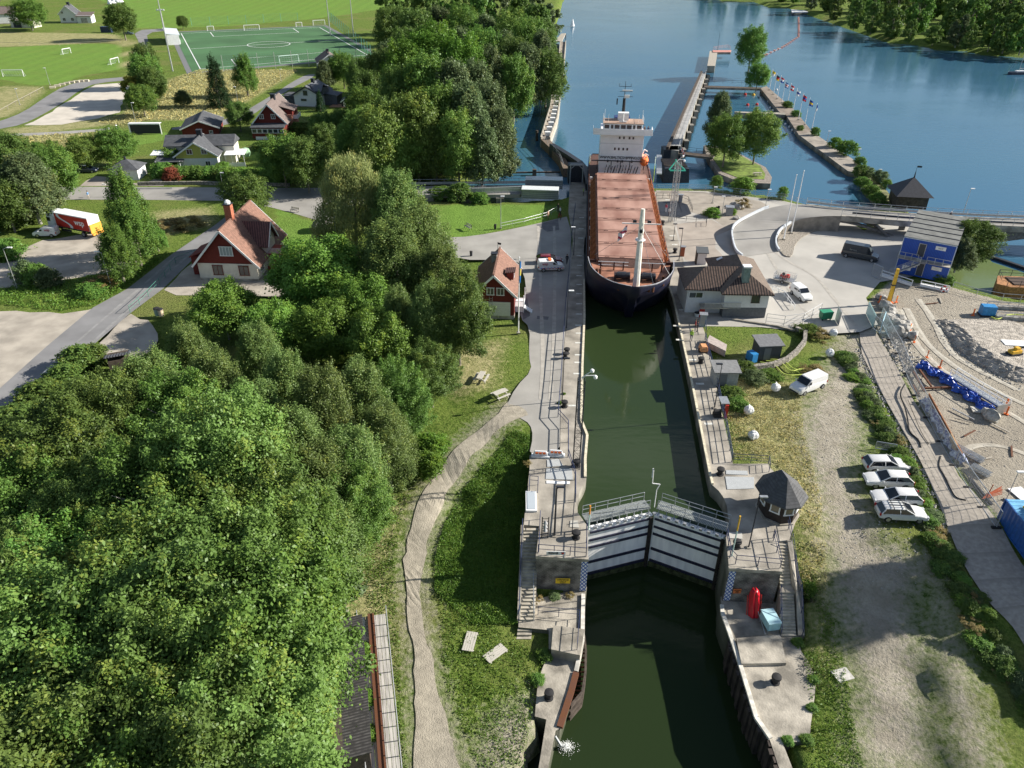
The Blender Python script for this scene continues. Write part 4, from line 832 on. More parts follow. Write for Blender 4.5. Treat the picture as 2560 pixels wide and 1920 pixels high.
def tree(key,p,h,r,label,group=None,name=None,z=None,base=None,cat='tree'):
    """h overall height, r crown radius"""
    me,R0,H0=PROTO[key];zz=H(p[0],p[1]) if z is None else z
    base=(h*.03 if 'spruce' in key else h*.2) if base is None else base
    name=name or {'be':'beech_tree','bi':'birch_tree','as':'ash_tree','mi':'broadleaf_tree','vi':'broadleaf_tree','ye':'broadleaf_tree','fa':'broadleaf_tree','sp':'spruce_tree','wi':'willow_tree','po':'poplar_tree'}[key[:2]]
    rz=rnd.uniform(0,6.28);t=thing(name,label,cat,(p[0],p[1],zz-.1),rz,group)
    c=bpy.data.objects.new('crown',me);col.objects.link(c);c.parent=t;c.location=(0,0,base);c.scale=(r/R0,r/R0*rnd.uniform(.9,1.1),(h-base)/H0)
    k=bpy.data.objects.new('trunk',TR_[key]);col.objects.link(k);k.parent=t;s=h/(H0+2);k.scale=(r/R0*.9,r/R0*.9,s);NTREE[0]+=1;return t
def bush(key,p,h,r,label,group=None,name='shrub',z=None,cat='shrub',ry=1):
    me,R0,H0=PROTO['bush_'+key];zz=H(p[0],p[1]) if z is None else z
    o=bpy.data.objects.new(name,me);col.objects.link(o);o.location=(p[0],p[1],zz-.08);o.scale=(r/R0,r*ry/R0,h/H0);o.rotation_euler.z=rnd.uniform(-.3,.3);return tag(o,label,cat,group)
def tc_(x,y,h,k=.6,zg=0.0): # crown centre seen at display pixel -> ground point
    p=d(x,y,zg+h*k);return Vector((p.x,p.y,0))
WOOD='trees of the dense wood beside the gravel path'
for i,(x,y,h,r,k) in enumerate([(330,830,13,4.5,'birch1'),(240,900,13,5,'beech2'),(390,900,13,5,'beech1'),(140,985,12,5,'beech3'),(60,1080,12,5.5,'beech1'),(330,1060,15,6,'beech1'),(490,990,15,5.5,'beech2'),(600,1070,15,5.5,'beech3'),(200,1090,12,5,'beech2'),
 (690,1010,13,4.5,'birch2'),(650,1190,15,5.5,'beech1'),(500,1240,16,6,'beech2'),(340,1280,16,6,'beech3'),(150,1230,13,5.5,'beech1'),(30,1260,13,5,'beech2'),(100,1420,14,6,'beech2'),(260,1450,15,5.5,'beech1'),(410,1420,16,6,'beech2'),(560,1370,15,5.5,'beech1'),
 (680,1330,13,4.2,'beech3'),(690,1440,12,3.6,'beech1'),(600,1530,13,5,'beech2'),(440,1580,15,5.5,'beech3'),(280,1620,14,5.5,'beech1'),(120,1600,13,5.5,'beech2'),(10,1520,13,5,'beech3'),(780,980,12,4,'birch1'),(740,1100,12,4,'birch2'),(820,1060,10,3.2,'beech1'),
 (850,930,11,3.6,'birch2'),(560,890,14,3.6,'birch1'),(620,830,14,3.6,'birch2'),(700,870,15,4,'birch1'),(800,850,13,4,'birch2'),(470,830,14,4,'birch2'),(410,770,12,3.6,'birch1'),(880,860,10,3,'beech1'),(640,950,14,4,'birch2'),(30,1400,12,5,'beech3'),(200,1330,13,5,'beech3'),(730,1200,9,3.0,'beech3'),(80,950,10,4,'beech3'),(560,760,11,3.5,'birch1')]):
    gz=-3.2 if y>1150 else -1.8
    if y>1040 and x>560:x-=45 if x<700 else 62
    elif x>760:x-=18
    if y>1300 and x>500:x-=38
    lab={'birch1':'slender pale birch with drooping twigs in the near wood left of the path','birch2':'full pale birch with hanging branches in the near wood left of the path','beech1':'mid green broadleaf tree closing the canopy of the near wood left of the path','beech2':'wide mid green broadleaf tree packed in the near wood left of the path','beech3':'darker green broadleaf tree packed in the near wood left of the path'}[k]
    if k[:2]=='be' and i%3==0 and r>4:r*=1.22;h*=1.1
    tree(k,tc_(x,y,h,.66,gz),h,r,lab,WOOD)
for (x,y,h,r,k,l) in [(480,655,8.2,4.3,'ash1','broad bright green ash hiding the foot of the red gabled house'),(690,590,10,4.4,'ash2','bright green ash right of the big red house front'),(790,650,10,4.2,'ash1','bright green ash between the red houses, highest of its row'),(590,700,8.5,3.8,'ash2','bright green ash in front of the stone path of the red house'),
 (700,700,9,4,'ash1','bright green ash above the birches, middle of its row'),(820,740,10,3.8,'ash2','bright green ash beside the dark birch edge of the lawn'),(860,680,11,3,'birch1','birch behind the ashes left of the boathouse'),
 (858,455,14,4.4,'birch2','tall birch rising beside the street left of the asphalt yard'),(905,525,13.5,4.4,'birch1','tall yellowing birch left of the asphalt yard'),(950,600,13,4.6,'birch2','birch leaning toward the red boathouse'),(850,560,13,4.6,'birch1','birch behind the tall pair left of the yard'),(990,690,12,4,'beech3','dark broadleaf tree between boathouse and picnic lawn'),(930,690,13,3.8,'birch2','birch next to the dark tree above the picnic lawn'),(930,800,8,3.0,'beech3','low dark broadleaf tree at the corner of the picnic lawn'),
 (760,425,16,5.6,'willow1','big pale weeping willow beside the street bend'),(610,345,9,3.8,'mid1','rounded green tree on the lawn right of the yellow house'),(660,355,9,3.4,'mid2','dark green tree between the hedge and the willow'),
 (275,455,12,2.5,'poplar1','tall upright aspen behind the parked truck'),(285,500,9,2.4,'poplar1','upright aspen with dense crown beside the asphalt lane'),(250,545,7.5,2.0,'poplar1','small pale aspen beside the lamp at the gravel parking'),(335,510,4,1.4,'poplar1','tiny young tree on the verge right of the aspens'),
 (465,170,12,3.0,'spruce1','large dark spruce standing in the dry meadow'),(528,160,10,2.8,'poplar1','airy green tree right of the meadow spruce'),
 (318,140,11,3.2,'mid2','dark tree at the top of the hedgerow by the pitch'),(315,165,11,3.8,'mid1','green tree in the middle of the hedgerow by the gravel lot'),(330,185,9,3,'mid2','dark green tree on the right side of the hedgerow'),(290,195,7,2.6,'yellow','yellowing small tree in the hedgerow by the gravel lot'),(305,215,7,3.2,'mid1','rounded bush tree at the lower end of the hedgerow'),(395,210,4,2,'mid4','sparse young tree alone in the dry meadow'),
 (262,45,12,5,'mid2','big dark tree beside the field gate far upper left'),(60,30,11,6,'mid1','broad tree behind the far white houses'),(393,48,5,2,'mid2','small round tree on the far field edge'),
 (112,375,9,3.8,'mid1','big green tree at left behind the truck'),(60,400,11,4.2,'mid4','pale drooping tree at left edge beside the street'),(12,440,8,3.2,'mid2','dark tree at the left frame edge below the street'),(180,330,6,2.8,'mid3','light green fruit tree in the garden left of the yellow house'),(245,315,7,3.4,'mid1','apple tree in the garden beside the white pergola'),(20,345,9,3.6,'mid2','dark tree above the street at the left edge'),(100,340,6,3,'mid1','garden tree left of the garage drive'),
 (515,250,6,2.6,'mid2','small dark tree between red shed and red gabled house'),(740,150,9,3.6,'mid1','round tree right of the far white house behind pitch fence'),(700,160,8,2.4,'mid4','pale birch beside the white house with grey roof'),(690,215,5,1.2,'spruce1','narrow spruce against the white house wall'),
 (1555,250,11,2.4,'mid4','tall slender birch on the small basin island'),(1570,300,9.5,3.4,'mid1','dense round tree on the small basin island'),(1637,295,9.5,3.6,'mid3','open spreading tree on the right of the small island'),
 (1624,105,13,4.0,'mid1','lone large tree at the head of the flag pier'),(1638,165,7,3,'mid1','bushy tree at the root of the flag pier'),(2103,520,6,2.7,'mid2','tree with drooping sprays beside the bridge and blue office'),(2075,545,5,2,'mid4','pale bush tree beside the blue office stairs'),
 (530,425,7,3.6,'mid2','dark rounded tree behind the tall chimney of the red house')]:
    if y<600:h*=1.22;r*=1.38
    tree(k,tc_(x,y,h,.55),h,r,l)
def ground_of(x,y,h,k=.55):return tc_(x,y,h,k)
# wood between pitch and river
W2='trees of the wood between the football pitch and the river'
i=0
for (x,y,h,r,k) in [(1150,20,13,5,'far3'),(1120,45,13,5,'far1'),(1160,60,13,5,'far2'),(1080,20,13,5,'far3'),(1040,40,14,5,'far1'),(1000,20,13,5,'far2'),(960,15,14,5,'far1'),(920,40,13,5,'far2'),(880,20,13,5,'far2'),(840,30,13,5,'far2'),(850,70,13,5,'mid2'),(900,80,14,5,'mid2'),(950,70,15,5,'mid4'),(1000,75,15,5,'mid1'),(1050,85,14,5,'mid4'),(1100,90,14,5,'mid3'),(1140,105,14,5,'mid1'),(1170,120,13,4,'mid4'),
 (1180,165,11,4.5,'mid2'),(1140,155,13,4.5,'mid4'),(1090,130,14,4.5,'mid4'),(1050,130,14,5,'mid1'),(1000,120,14,5,'mid4'),(940,120,14,5,'mid2'),(880,125,13,4.5,'mid2'),(840,140,12,4,'mid4'),(830,175,12,4.5,'mid2'),(880,170,14,5,'vivid'),(940,150,16,6,'vivid'),(1000,165,15,5,'vivid'),(1060,170,14,4.5,'mid4'),(1110,185,12,4,'mid1'),(1030,205,14,4.5,'mid4'),(980,215,15,5,'mid4'),(920,210,15,5,'mid1'),(870,225,13,4.5,'mid2'),(800,210,10,4,'mid2'),(790,240,9,4,'mid1'),(1060,250,13,4,'mid4'),(1075,300,11,3.6,'mid4'),(1010,265,14,4.5,'mid4'),(950,270,13,4.5,'mid1'),(900,290,12,4.2,'mid3'),(850,285,11,4,'mid2'),(1040,330,12,4,'mid4'),(990,330,12,4,'mid3'),(940,340,10,4,'mid2'),(880,340,10,4.2,'mid3'),(820,310,11,4,'mid3'),(780,300,9,3.6,'mid3'),(760,340,8,3.4,'mid1'),(700,305,6,2.6,'mid2'),(820,360,8,3.4,'mid3'),(900,385,6,2.8,'mid1'),(980,380,7,3,'mid2'),(1050,375,8,3,'mid1'),(740,270,6,2.4,'mid2'),(700,280,6,2.8,'mid2'),(1110,150,13,4.5,'mid2'),(1165,90,12,4.5,'mid2'),(1190,40,10,4,'far3'),(780,170,9,3.5,'mid2')]:
    lab={'mid1':'mid green tree in the wood between the football pitch and the river','mid2':'dark green tree in the wood between the football pitch and the river','mid3':'light bushy green tree in the wood between the football pitch and the river','mid4':'pale greyish birch in the wood between the football pitch and the river','vivid':'vivid green maple in the middle of the wood beside the river','far1':'green tree at the far end of the wood by the river','far2':'dark tree at the far end of the wood by the fields','far3':'pale slender tree at the far end of the wood by the river'}[k]
    h*=1.45;r*=1.4
    if y>365 and 800<x:continue
    if y>320:y-=14;h*=.85;r*=.86
    tree(k,tc_(x,y,h,.58),h,r,lab,W2,base=h*.12)
W3='trees along the far bank of the river'
BANK=[(1500,-14),(1546,-4),(1600,3),(1715,13),(1826,58),(1866,76),(1976,97),(2126,113),(2240,128)]
def bank(x):
    for a,c in zip(BANK,BANK[1:]):
        if x<=c[0]:return a[1]+(c[1]-a[1])*(x-a[0])/(c[0]-a[0])
    return BANK[-1][1]
rb=random.Random(11);x=1520
while x<2260:
    for row,(dy,h0) in enumerate(((0,13),(-16,17),(-34,19),(-55,18))):
        if row and (1995<x<2025 or 1870<x<1900 and row==1) and row<3:continue
        if row==3 and x<1850:continue
        k=rb.choice(['far1','far2','far2','far1','far3']);h=h0*rb.uniform(.7,1.2);r=h*.33*rb.uniform(.85,1.15)
        if 1985<x<2030 and row==0:h=8;r=4
        xx=x+rb.uniform(-12,12);p=d(xx,bank(xx)+dy-3+rb.uniform(-4,1))
        lab={'far1':'green tree leaning over the far river bank','far2':'dark green tree crowding the far river bank','far3':'pale slender tree on the far river bank'}[k]
        tree(k,p,h,r,lab,W3,base=h*.05,z=-.3)
    x+=rb.uniform(34,48)

for (x,y,h,r,k) in ((62,54,17,4,'mid1'),):tree(k,(x,y,0),h,r,'broadleaf tree just outside the right frame edge','trees outside the right edge')
# ---------------------------------------------------------------- buildings
def win(par,x,y,z,w_,h,face='F',fr=None,mull=1,name='window',pm=None):
    """window with frame; face F=-y, R=+x, L=-x"""
    rz={'F':0,'R':R(90),'L':R(-90),'B':R(180)}[face]
    b=B();b.box((0,0,0),(w_,.06,h));p=b.build(name,pm or M('glass'),par,loc=(x,y,z),rz=rz)
    b=B();t=.1
    b.box((0,-.03,h/2),(w_+.2,.1,t));b.box((0,-.03,-h/2),(w_+.2,.1,t));b.box((-w_/2,-.03,0),(t,.1,h-t));b.box((w_/2,-.03,0),(t,.1,h-t))
    for i in range(mull):b.box((-w_/2+w_*(i+1)/(mull+1),-.03,0),(.06,.08,h-t))
    b.build('window_frame',fr or M('white'),p);return p
def gable(name,label,loc,rz,W,D,hw,hr,wm,rm,ov=.5,trim=None,low=None,found=.3,cat='house'):
    t=thing(name,label,cat,(loc[0],loc[1],0),rz)
    b=B();z0=found
    b.add([(-W/2,0,z0),(W/2,0,z0),(W/2,0,hw),(0,0,hr),(-W/2,0,hw),(-W/2,D,z0),(W/2,D,z0),(W/2,D,hw),(0,D,hr),(-W/2,D,hw)],[(0,1,2,3,4),(5,9,8,7,6),(1,6,7,2),(2,7,8,3),(3,8,9,4),(4,9,5,0),(0,5,6,1)])
    b.build('wall',wm,t)
    b=B();b.box((0,D/2,found/2-.2),(W+.1,D+.1,found+.4));b.build('foundation',M('conc'),t)
    if low:
        b=B();b.box((0,-.03,(low[1]+found)/2),(W+.02,.06,low[1]-found));b.box((W/2+.03,D/2,(low[1]+found)/2),(.06,D,low[1]-found));b.box((-W/2-.03,D/2,(low[1]+found)/2),(.06,D,low[1]-found));b.build('lower_wall',low[0],t)
    sl=(hr-hw)/(W/2);b=B();th=.16
    for s in(-1,1):
        ex=s*(W/2+ov);ez=hw-sl*ov
        b.add([(0,-ov,hr+.02),(ex,-ov,ez+.02),(ex,D+ov,ez+.02),(0,D+ov,hr+.02),(0,-ov,hr+.02+th),(ex,-ov,ez+.02+th),(ex,D+ov,ez+.02+th),(0,D+ov,hr+.02+th)],[(0,1,2,3),(4,7,6,5),(0,4,5,1),(1,5,6,2),(2,6,7,3),(3,7,4,0)])
    rf=b.build('roof',rm,t)
    for y in(-ov-.04,D+ov+.04):
        b=B()
        for s in(-1,1):b.bar((0,y,hr+.04),(s*(W/2+ov),y,hw-sl*ov+.04),.07,.3)
        b.build('bargeboard',trim or M('white'),rf)
    b=B();b.bar((0,-ov,hr+.24),(0,D+ov,hr+.24),.28,.14);b.build('ridge_tiles',rm,rf)
    return t,rf
def chimney(rf,x,y,z,h,w_=.8,m=None,cap=True):
    b=B();b.box((x,y,z+h/2),(w_,w_,h));c=b.build('chimney',m or M('dark'),rf)
    if cap:b=B();b.box((x,y,z+h+.06),(w_+.2,w_+.2,.12));b.build('chimney_cap',M('dark'),c)
    return c
tilem=stripes('clay_tiles',(.21,.115,.085),(.12,.06,.045),'y',2.4,.03,.25,.8,.82);tile_d=stripes('dark_pantiles',(.20,.10,.09),(.03,.02,.02),'x',3.5,.04,.2,.8,.5)
redw=stripes('red_boards',(.15,.022,.016),(.09,.013,.01),'xy',5,.01,.12,.8,.85);creamw=mat('cream_render',(.66,.63,.55),.85,var=.08,scale=1);greyroof=mat('dark_felt_roof',(.075,.08,.09),.8,var=.2,scale=1.5);brownroof=stripes('brown_tiles',(.17,.135,.125),(.11,.085,.08),'y',3,.02,.2,.85,.7)
whiteb=stripes('white_boards',(.68,.69,.70),(.52,.53,.56),'xy',5,.005,.05,.7,.88)
# big red house
t,rf=gable('wooden_house','large dark red gabled house with cream ground floor, clay roof and tall brick chimney',(-45.3,112.9),R(-2.5),9.4,13.2,3.2,8.4,redw,tilem,.7,low=(creamw,2.9),found=.4)
win(t,.3,-.08,5.0,2.0,1.5,'F',mull=3,pm=mat('curtained_glass',(.3,.36,.38),.3));win(t,2.6,-.1,1.8,1.5,1.6,'F',fr=mat('dark_red_trim',(.14,.03,.02),.7));win(t,-1.6,-.1,1.8,1.5,1.6,'F',fr=mat('dark_red_trim'))
win(t,4.8,1.9,1.9,1.3,1.6,'R');win(t,4.8,10.4,1.9,1.3,1.6,'R')
c=chimney(rf,-.3,5.2,7.6,3.2,1.1,mat('red_brick',(.36,.12,.07),.85,var=.3,scale=6));b=B();b.lathe((-.3,5.2,10.9),[(.45,0),(.5,.3),(.2,.6)],10);b.build('chimney_cowl',M('white'),c)
b=B()   # cross gable to the east
W2_=4.4;x0,x1=.4,5.3;yc=6.6;hr2,hw2=7.4,4.6
b.add([(x1-.3,yc-W2_/2,2.9),(x1-.3,yc+W2_/2,2.9),(x1-.3,yc+W2_/2,hw2),(x1-.3,yc,hr2),(x1-.3,yc-W2_/2,hw2),(x0,yc-W2_/2,2.9),(x0,yc+W2_/2,2.9),(x0,yc+W2_/2,hw2),(x0,yc,hr2),(x0,yc-W2_/2,hw2)],[(0,1,2,3,4),(5,9,8,7,6),(1,6,7,2),(2,7,8,3),(3,8,9,4),(4,9,5,0)])
dm=b.build('dormer',mat('pink_cream_boards',(.62,.55,.48),.8,var=.08),t)
b=B()
for s in(-1,1):
    ye=yc+s*(W2_/2+.4);ze=hw2-.4*(hr2-hw2)/(W2_/2)
    b.add([(x0-.9,yc,hr2+.02),(x1+.3,yc,hr2+.02),(x1+.3,ye,ze),(x0-.3,ye,ze),(x0-.9,yc,hr2+.18),(x1+.3,yc,hr2+.18),(x1+.3,ye,ze+.16),(x0-.3,ye,ze+.16)],[(0,1,2,3),(4,7,6,5),(0,4,5,1),(1,5,6,2),(2,6,7,3),(3,7,4,0)])
b.build('dormer_roof',tile_d,dm)
b=B()
for s in(-1,1):b.bar((x1+.34,yc,hr2+.08),(x1+.34,yc+s*(W2_/2+.4),hw2-.45),.07,.26)
b.build('dormer_trim',M('white'),dm);win(dm,x1-.25,yc,5.6,1.1,1.5,'R')
b=B()   # porch and balcony
for (x,y) in((7.5,4.6),(7.5,8.2)):b.box((x,y,2.2),(.18,.18,4.4))
b.box((6.1,6.4,2.85),(3.0,3.9,.18));b.box((6.1,6.4,.3),(3.0,3.9,.8))
pr=b.build('porch',mat('red_trim',(.33,.06,.035),.7),t)
b=B()
for i in range(14):b.box((4.75+i*.21,4.5,3.4),(.1,.05,.95))
for i in range(18):b.box((7.55,4.6+i*.21,3.4),(.05,.13,.95))
for i in range(14):b.box((4.75+i*.21,4.5,1.15),(.06,.05,.85))
b.build('balcony_rail',mat('pinkish_white',(.66,.6,.6),.7),pr)
b=B()
for i in range(5):b.box((7.9+i*.32,6.4,.55-i*.12),(.32,2.6,.16+.0))
b.build('porch_steps',M('conc'),pr)
b=B();b.box((-5.6,4.2,1.6),(2.0,4.5,3.2));b.add([(-6.8,1.7,3.0),(-4.5,1.7,3.9),(-4.5,6.7,3.9),(-6.8,6.7,3.0),(-6.8,1.7,3.15),(-4.5,1.7,4.05),(-4.5,6.7,4.05),(-6.8,6.7,3.15)],[(0,1,2,3),(4,7,6,5),(0,4,5,1),(1,5,6,2),(2,6,7,3),(3,7,4,0)]);b.build('side_annex',redw,t)
# boathouse
t,rf=gable('lock_house','small red gabled house with white garage door beside the lock yard',(-2.72,100.9),R(-4),5.9,9.8,3.6,6.5,redw,tilem,.45,found=.2)
b=B();b.box((.35,-.06,1.25),(4.1,.1,2.2));b.build('garage_door',stripes('garage_door_white',(.68,.67,.6),(.5,.5,.46),'z',3,.005,.05,.6,.9),t)
win(t,-.5,-.05,4.0,1.0,1.1,'F');win(t,.95,-.05,4.0,1.0,1.1,'F')
b=B();b.box((-2.35,-.05,1.1),(.8,.08,1.9));b.build('door',M('white'),t)
b=B();b.add([(-3.1,-.8,2.2),(-1.7,-.8,2.2),(-2.4,-.8,2.6),(-3.1,0,2.2),(-1.7,0,2.2),(-2.4,0,2.6)],[(0,1,2),(3,5,4),(0,2,5,3),(1,4,5,2)]);b.build('door_hood',M('white'),t)
chimney(rf,-.5,6.2,5.9,1.4,.8,M('stone'));b=B();b.tube((-.1,7.5,6.4),(-.1,7.5,8.6),.03);b.bar((-.1,7.5,8.4),(.4,7.5,8.3),.04,.3);b.build('weather_vane',M('dark'),rf)
b=B();b.box((2.1,3.6,5.2),(1.0,1.6,1.1));dm=b.build('dormer',redw,t);b=B();b.box((2.1,3.6,5.82),(1.5,1.9,.12),ry=R(-6));b.build('dormer_roof',tile_d,dm);win(dm,2.64,3.6,5.2,.8,.8,'R')
b=B();b.box((-3.9,3.2,2.4),(1.9,4.2,.14),ry=R(-8));b.box((-3.8,3.2,1.1),(1.5,3.8,2.2));b.build('side_annex',mat('corrugated_dark',(.06,.07,.085),.6),t)
b=B();b.box((3.6,3.0,.55),(1.3,3.0,.9));
for i in range(5):b.box((4.35,1.2+.0*i,.75-i*.16),(.5,1.0,.1)) if False else b.box((4.4+i*.25,1.9,.8-i*.17),(.25,1.1,.12))
b.build('porch_steps',M('white'),t)
b=B()
for i in range(14):b.box((3.0+i*.1,1.5,1.4),(.04,.04,.9))
b.bar((2.95,1.5,1.85),(4.3,1.5,1.85),.08);b.tube((4.25,4.4,0),(4.25,4.4,2.8),.06);b.tube((4.25,1.5,0),(4.25,1.5,2.8),.06);b.build('porch_rail',M('white'),t)
b=B()
for i in range(9):b.bar((-.65,-.16,.5+i*.3),(-.2,-.16,.5+i*.3),.03)
b.bar((-.65,-.16,.3),(-.65,-.16,3.2),.04);b.bar((-.2,-.16,.3),(-.2,-.16,3.2),.04);b.build('wall_ladder',mat('ladder_grey',(.45,.45,.42),.5),t)
# yellow house
yel=stripes('yellow_boards',(.46,.44,.11),(.38,.36,.09),'xy',4,.005,.06,.8,.88)
t,rf=gable('wooden_house','pale yellow house with white lower walls and grey cross roof behind a hedge',(-71.9,174.2),R(6),9.0,7.5,3.25,6.1,yel,greyroof,.5,low=(whiteb,2.6),found=.2)
win(t,-1.3,-.06,4.1,1.2,1.1,'F');win(t,1.9,-.06,4.1,1.2,1.1,'F');win(t,2.3,-.1,1.4,1.1,1.1,'F')
b=B();b.add([(-8.2,4.2,4.3),(7.6,4.2,4.3),(7.6,7.5,6.1),(-8.2,7.5,6.1),(-8.2,10.9,4.3),(7.6,10.9,4.3),(-8.2,4.2,4.15),(7.6,4.2,4.15),(7.6,10.9,4.15),(-8.2,10.9,4.15)],[(0,1,2,3),(3,2,5,4),(6,9,8,7),(0,6,7,1),(4,5,8,9),(1,7,8,5,2),(0,3,4,9,6)]);b.build('cross_roof',greyroof,t)
b=B();b.box((-.3,7.6,2.1),(15.0,5.8,4.1));b.build('rear_wing',creamw,t);chimney(rf,-.1,6.2,5.9,1.5,1.1,M('dark'))
b=B();b.box((7.9,3.6,2.9),(4.6,3.8,.12),rx=R(6));b.build('veranda_roof',M('white'),t);b=B()
for i in range(4):b.box((5.9+i*1.35,1.8,1.4),(.1,.1,2.6))
b.box((7.9,1.8,.5),(4.4,.06,.9));b.build('veranda_frame',M('white'),t);b=B();b.box((6.2,6,2.4),(2.6,3,4.2));b.build('cream_annex',creamw,t)
b=B();b.box((-8.2,3.2,3.2),(4.8,3.4,.12),rx=R(5));b.build('carport_roof',M('white'),t);b=B();b.box((-5.9,.2,2.5),(6.2,3.6,.14),rx=R(8));b.build('porch_roof',greyroof,t)
b=B();
for x in(-8.7,-3.5):b.box((x,-1.4,1.2),(.14,.14,2.4))
b.build('porch_post',M('white'),t)
b=B();b.lathe((9.2,7.6,1.8),[(.9,-.9),(1.2,0),(.9,.8),(.1,1.1)],10);b.build('garden_dome',mat('pale_green_dome',(.25,.42,.25),.5),t)
# garage with hipped roof
def hip(name,label,c,rz,W,D,h,hr,wm,rm,ridge=0,ov=.45,cat='garage'):
    t=thing(name,label,cat,(c[0],c[1],0),rz);b=B();b.box((0,0,h/2),(W,D,h));b.build('wall',wm,t)
    a,e=W/2+ov,D/2+ov;k=ridge/2;b=B()
    if W>=D:r1,r2=(-k,0),(k,0)
    else:r1,r2=(0,-k),(0,k)
    V=[(-a,-e,h),(a,-e,h),(a,e,h),(-a,e,h),(*r1,hr),(*r2,hr)]
    F=[(0,3,2,1),(0,1,5,4),(1,2,5),(2,3,4,5),(3,0,4)] if W>=D else [(0,3,2,1),(0,1,4),(1,2,5,4),(2,3,5),(3,0,4,5)]
    b.add(V,F);rf=b.build('roof',rm,t);return t,rf
t,rf=hip('garage','white garage with dark hipped roof beside the street',(-85.2,168.2),R(4),5.9,5.0,2.3,4.0,whiteb,greyroof,.5);b=B();b.tube((0,0,3.9),(0,0,4.5),.25);b.build('chimney',M('dark'),rf)
# white pergola & posts
t=thing('pergola','white framed black garden screen behind the yellow house','pergola',(*d(316,290)[:2],0),R(3));b=B()
b.bar((-4,0,0),(-4,0,2.6),.2);b.bar((4,0,0),(4,0,2.6),.2);b.bar((-4,0,2.6),(4,0,2.6),.25);b.bar((-4,1.2,2.7),(4,1.2,2.7),.2);b.box((0,.6,2.75),(8.2,1.4,.08));b.build('frame',M('white'),t);b=B();b.box((0,.1,1.3),(7.8,.06,2.3));b.build('screen',mat('black_screen',(.02,.025,.03),.6),t)
for (x,y,l) in [(232,305,'short white garden post, leftmost of its row'),(240,298,'short white garden post next to the leftmost'),(256,292,'white garden post in the middle of the row'),(283,290,'white garden post nearest the black screen')]:
    p=d(x,y);b=B();b.tube((0,0,0),(0,0,2.4),.2,.18,10);b.lathe((0,0,2.4),[(.25,0),(.25,.08),(.05,.3)],10);tag(b.build('garden_post',M('white'),loc=p),l,'post',group='white garden posts')
# red shed
t,rf=gable('red_shed','red shed with dark low gable roof beside the cycle path',(-82.0,204.6),R(13),9.0,11,2.1,3.9,redw,greyroof,.5,found=.1,cat='shed');win(t,2.6,-.06,1.0,.8,.7,'F')
# red gabled house
brick=mat('pinkish_brick',(.45,.2,.14),.85,var=.2,scale=6)
t,rf=gable('wooden_house','dark red house with steep brown roof and glazed veranda in front',(-63.3,204),R(2),8.0,12.8,4.0,8.3,redw,brownroof,.6,found=.9)
win(t,-1.9,-.06,5.3,1.0,1.1,'F');win(t,1.1,-.06,5.3,1.0,1.1,'F')
b=B();b.add([(-4.6,-2.6,3.0),(4.2,-2.6,3.0),(4.2,.1,3.6),(-4.6,.1,3.6),(-4.6,-2.6,3.12),(4.2,-2.6,3.12),(4.2,.1,3.72),(-4.6,.1,3.72)],[(0,1,2,3),(4,7,6,5),(0,4,5,1),(1,5,6,2),(2,6,7,3),(3,7,4,0)]);b.build('veranda_roof',greyroof,t)
b=B();b.box((-.2,-1.2,1.7),(8.2,2.4,2.7));v=b.build('veranda',redw,t)
for i in range(6):win(v,-3.6+i*1.35,-2.44,2.2,1.15,1.0,'F',mull=0)
b=B();b.box((-.4,-2.45,.4),(6.2,.08,.8));b.build('white_plinth',M('white'),v)
b=B();b.box((3.9,8,2.4),(1.6,8,4.6));b.build('brick_annex',brick,t);b=B();b.add([(1.0,5,6.9),(5.4,5,5.6),(5.4,11,5.6),(1.0,11,6.9),(1.0,5,7.05),(5.4,5,5.75),(5.4,11,5.75),(1.0,11,7.05)],[(0,1,2,3),(4,7,6,5),(0,4,5,1),(1,5,6,2),(2,6,7,3),(3,7,4,0)]);b.build('dormer_roof',brownroof,t)
b=B();b.box((3.0,8,5),(3.6,5.6,1.6));b.build('dormer',redw,t);b=B();b.box((5.9,8,3.9),(.08,4,1.0));b.box((5.3,6,3.9),(1.2,.08,1.0));b.build('balcony_rail',M('white'),t);chimney(rf,-.1,7,7.6,1.8,1.1,M('dark'))
# white house
gr2=mat('slate_grey_roof',(.11,.12,.14),.7,var=.15,scale=2)
t,rf=gable('wooden_house','white house with slate grey roofs and wooden terrace near the meadow lane',(-62.4,241),R(-8),8.2,10,3.5,5.8,whiteb,gr2,.5,trim=M('dark'),found=.2)
dt=mat('dark_trim',(.03,.035,.06),.6);win(t,-.4,-.06,4.0,1.2,1.3,'F',fr=dt);win(t,-1.1,-.06,2.0,1.6,.5,'F',fr=dt);win(t,3.4,-.06,1.6,1.0,1.5,'F',fr=dt)
b=B();b.add([(.5,2,6.3),(4.8,2,6.2),(4.8,-.2,4.6),(2.5,-.2,4.6),(4.8,7,4.6),(2.5,7,4.6)],[(0,1,2,3),(0,5,4,1)]);b.box((2.9,4,4.3),(3.4,5,1.9));b.build('cross_roof',gr2,t);chimney(rf,0,6,5.6,1.4,.9)
b=B();b.box((6,6,1.5),(4,5,3));b.add([(4,3.2,3.4),(8.4,3.2,2.8),(8.4,8.8,2.8),(4,8.8,3.4),(4,3.2,3.5),(8.4,3.2,2.9),(8.4,8.8,2.9),(4,8.8,3.5)],[(0,1,2,3),(4,7,6,5),(0,4,5,1),(1,5,6,2),(2,6,7,3),(3,7,4,0)]);b.build('side_wing',gr2,t);b=B();b.box((9,2.4,.15),(5,4,.2));b.build('wooden_terrace',mat('terrace_wood',(.4,.22,.14),.8,var=.15),t)
b=B();b.box((-6.5,5,2.5),(5,6,.15));b.box((-6,5,1.2),(4.4,5.4,2.4));b.build('flat_annex',greyroof,t)
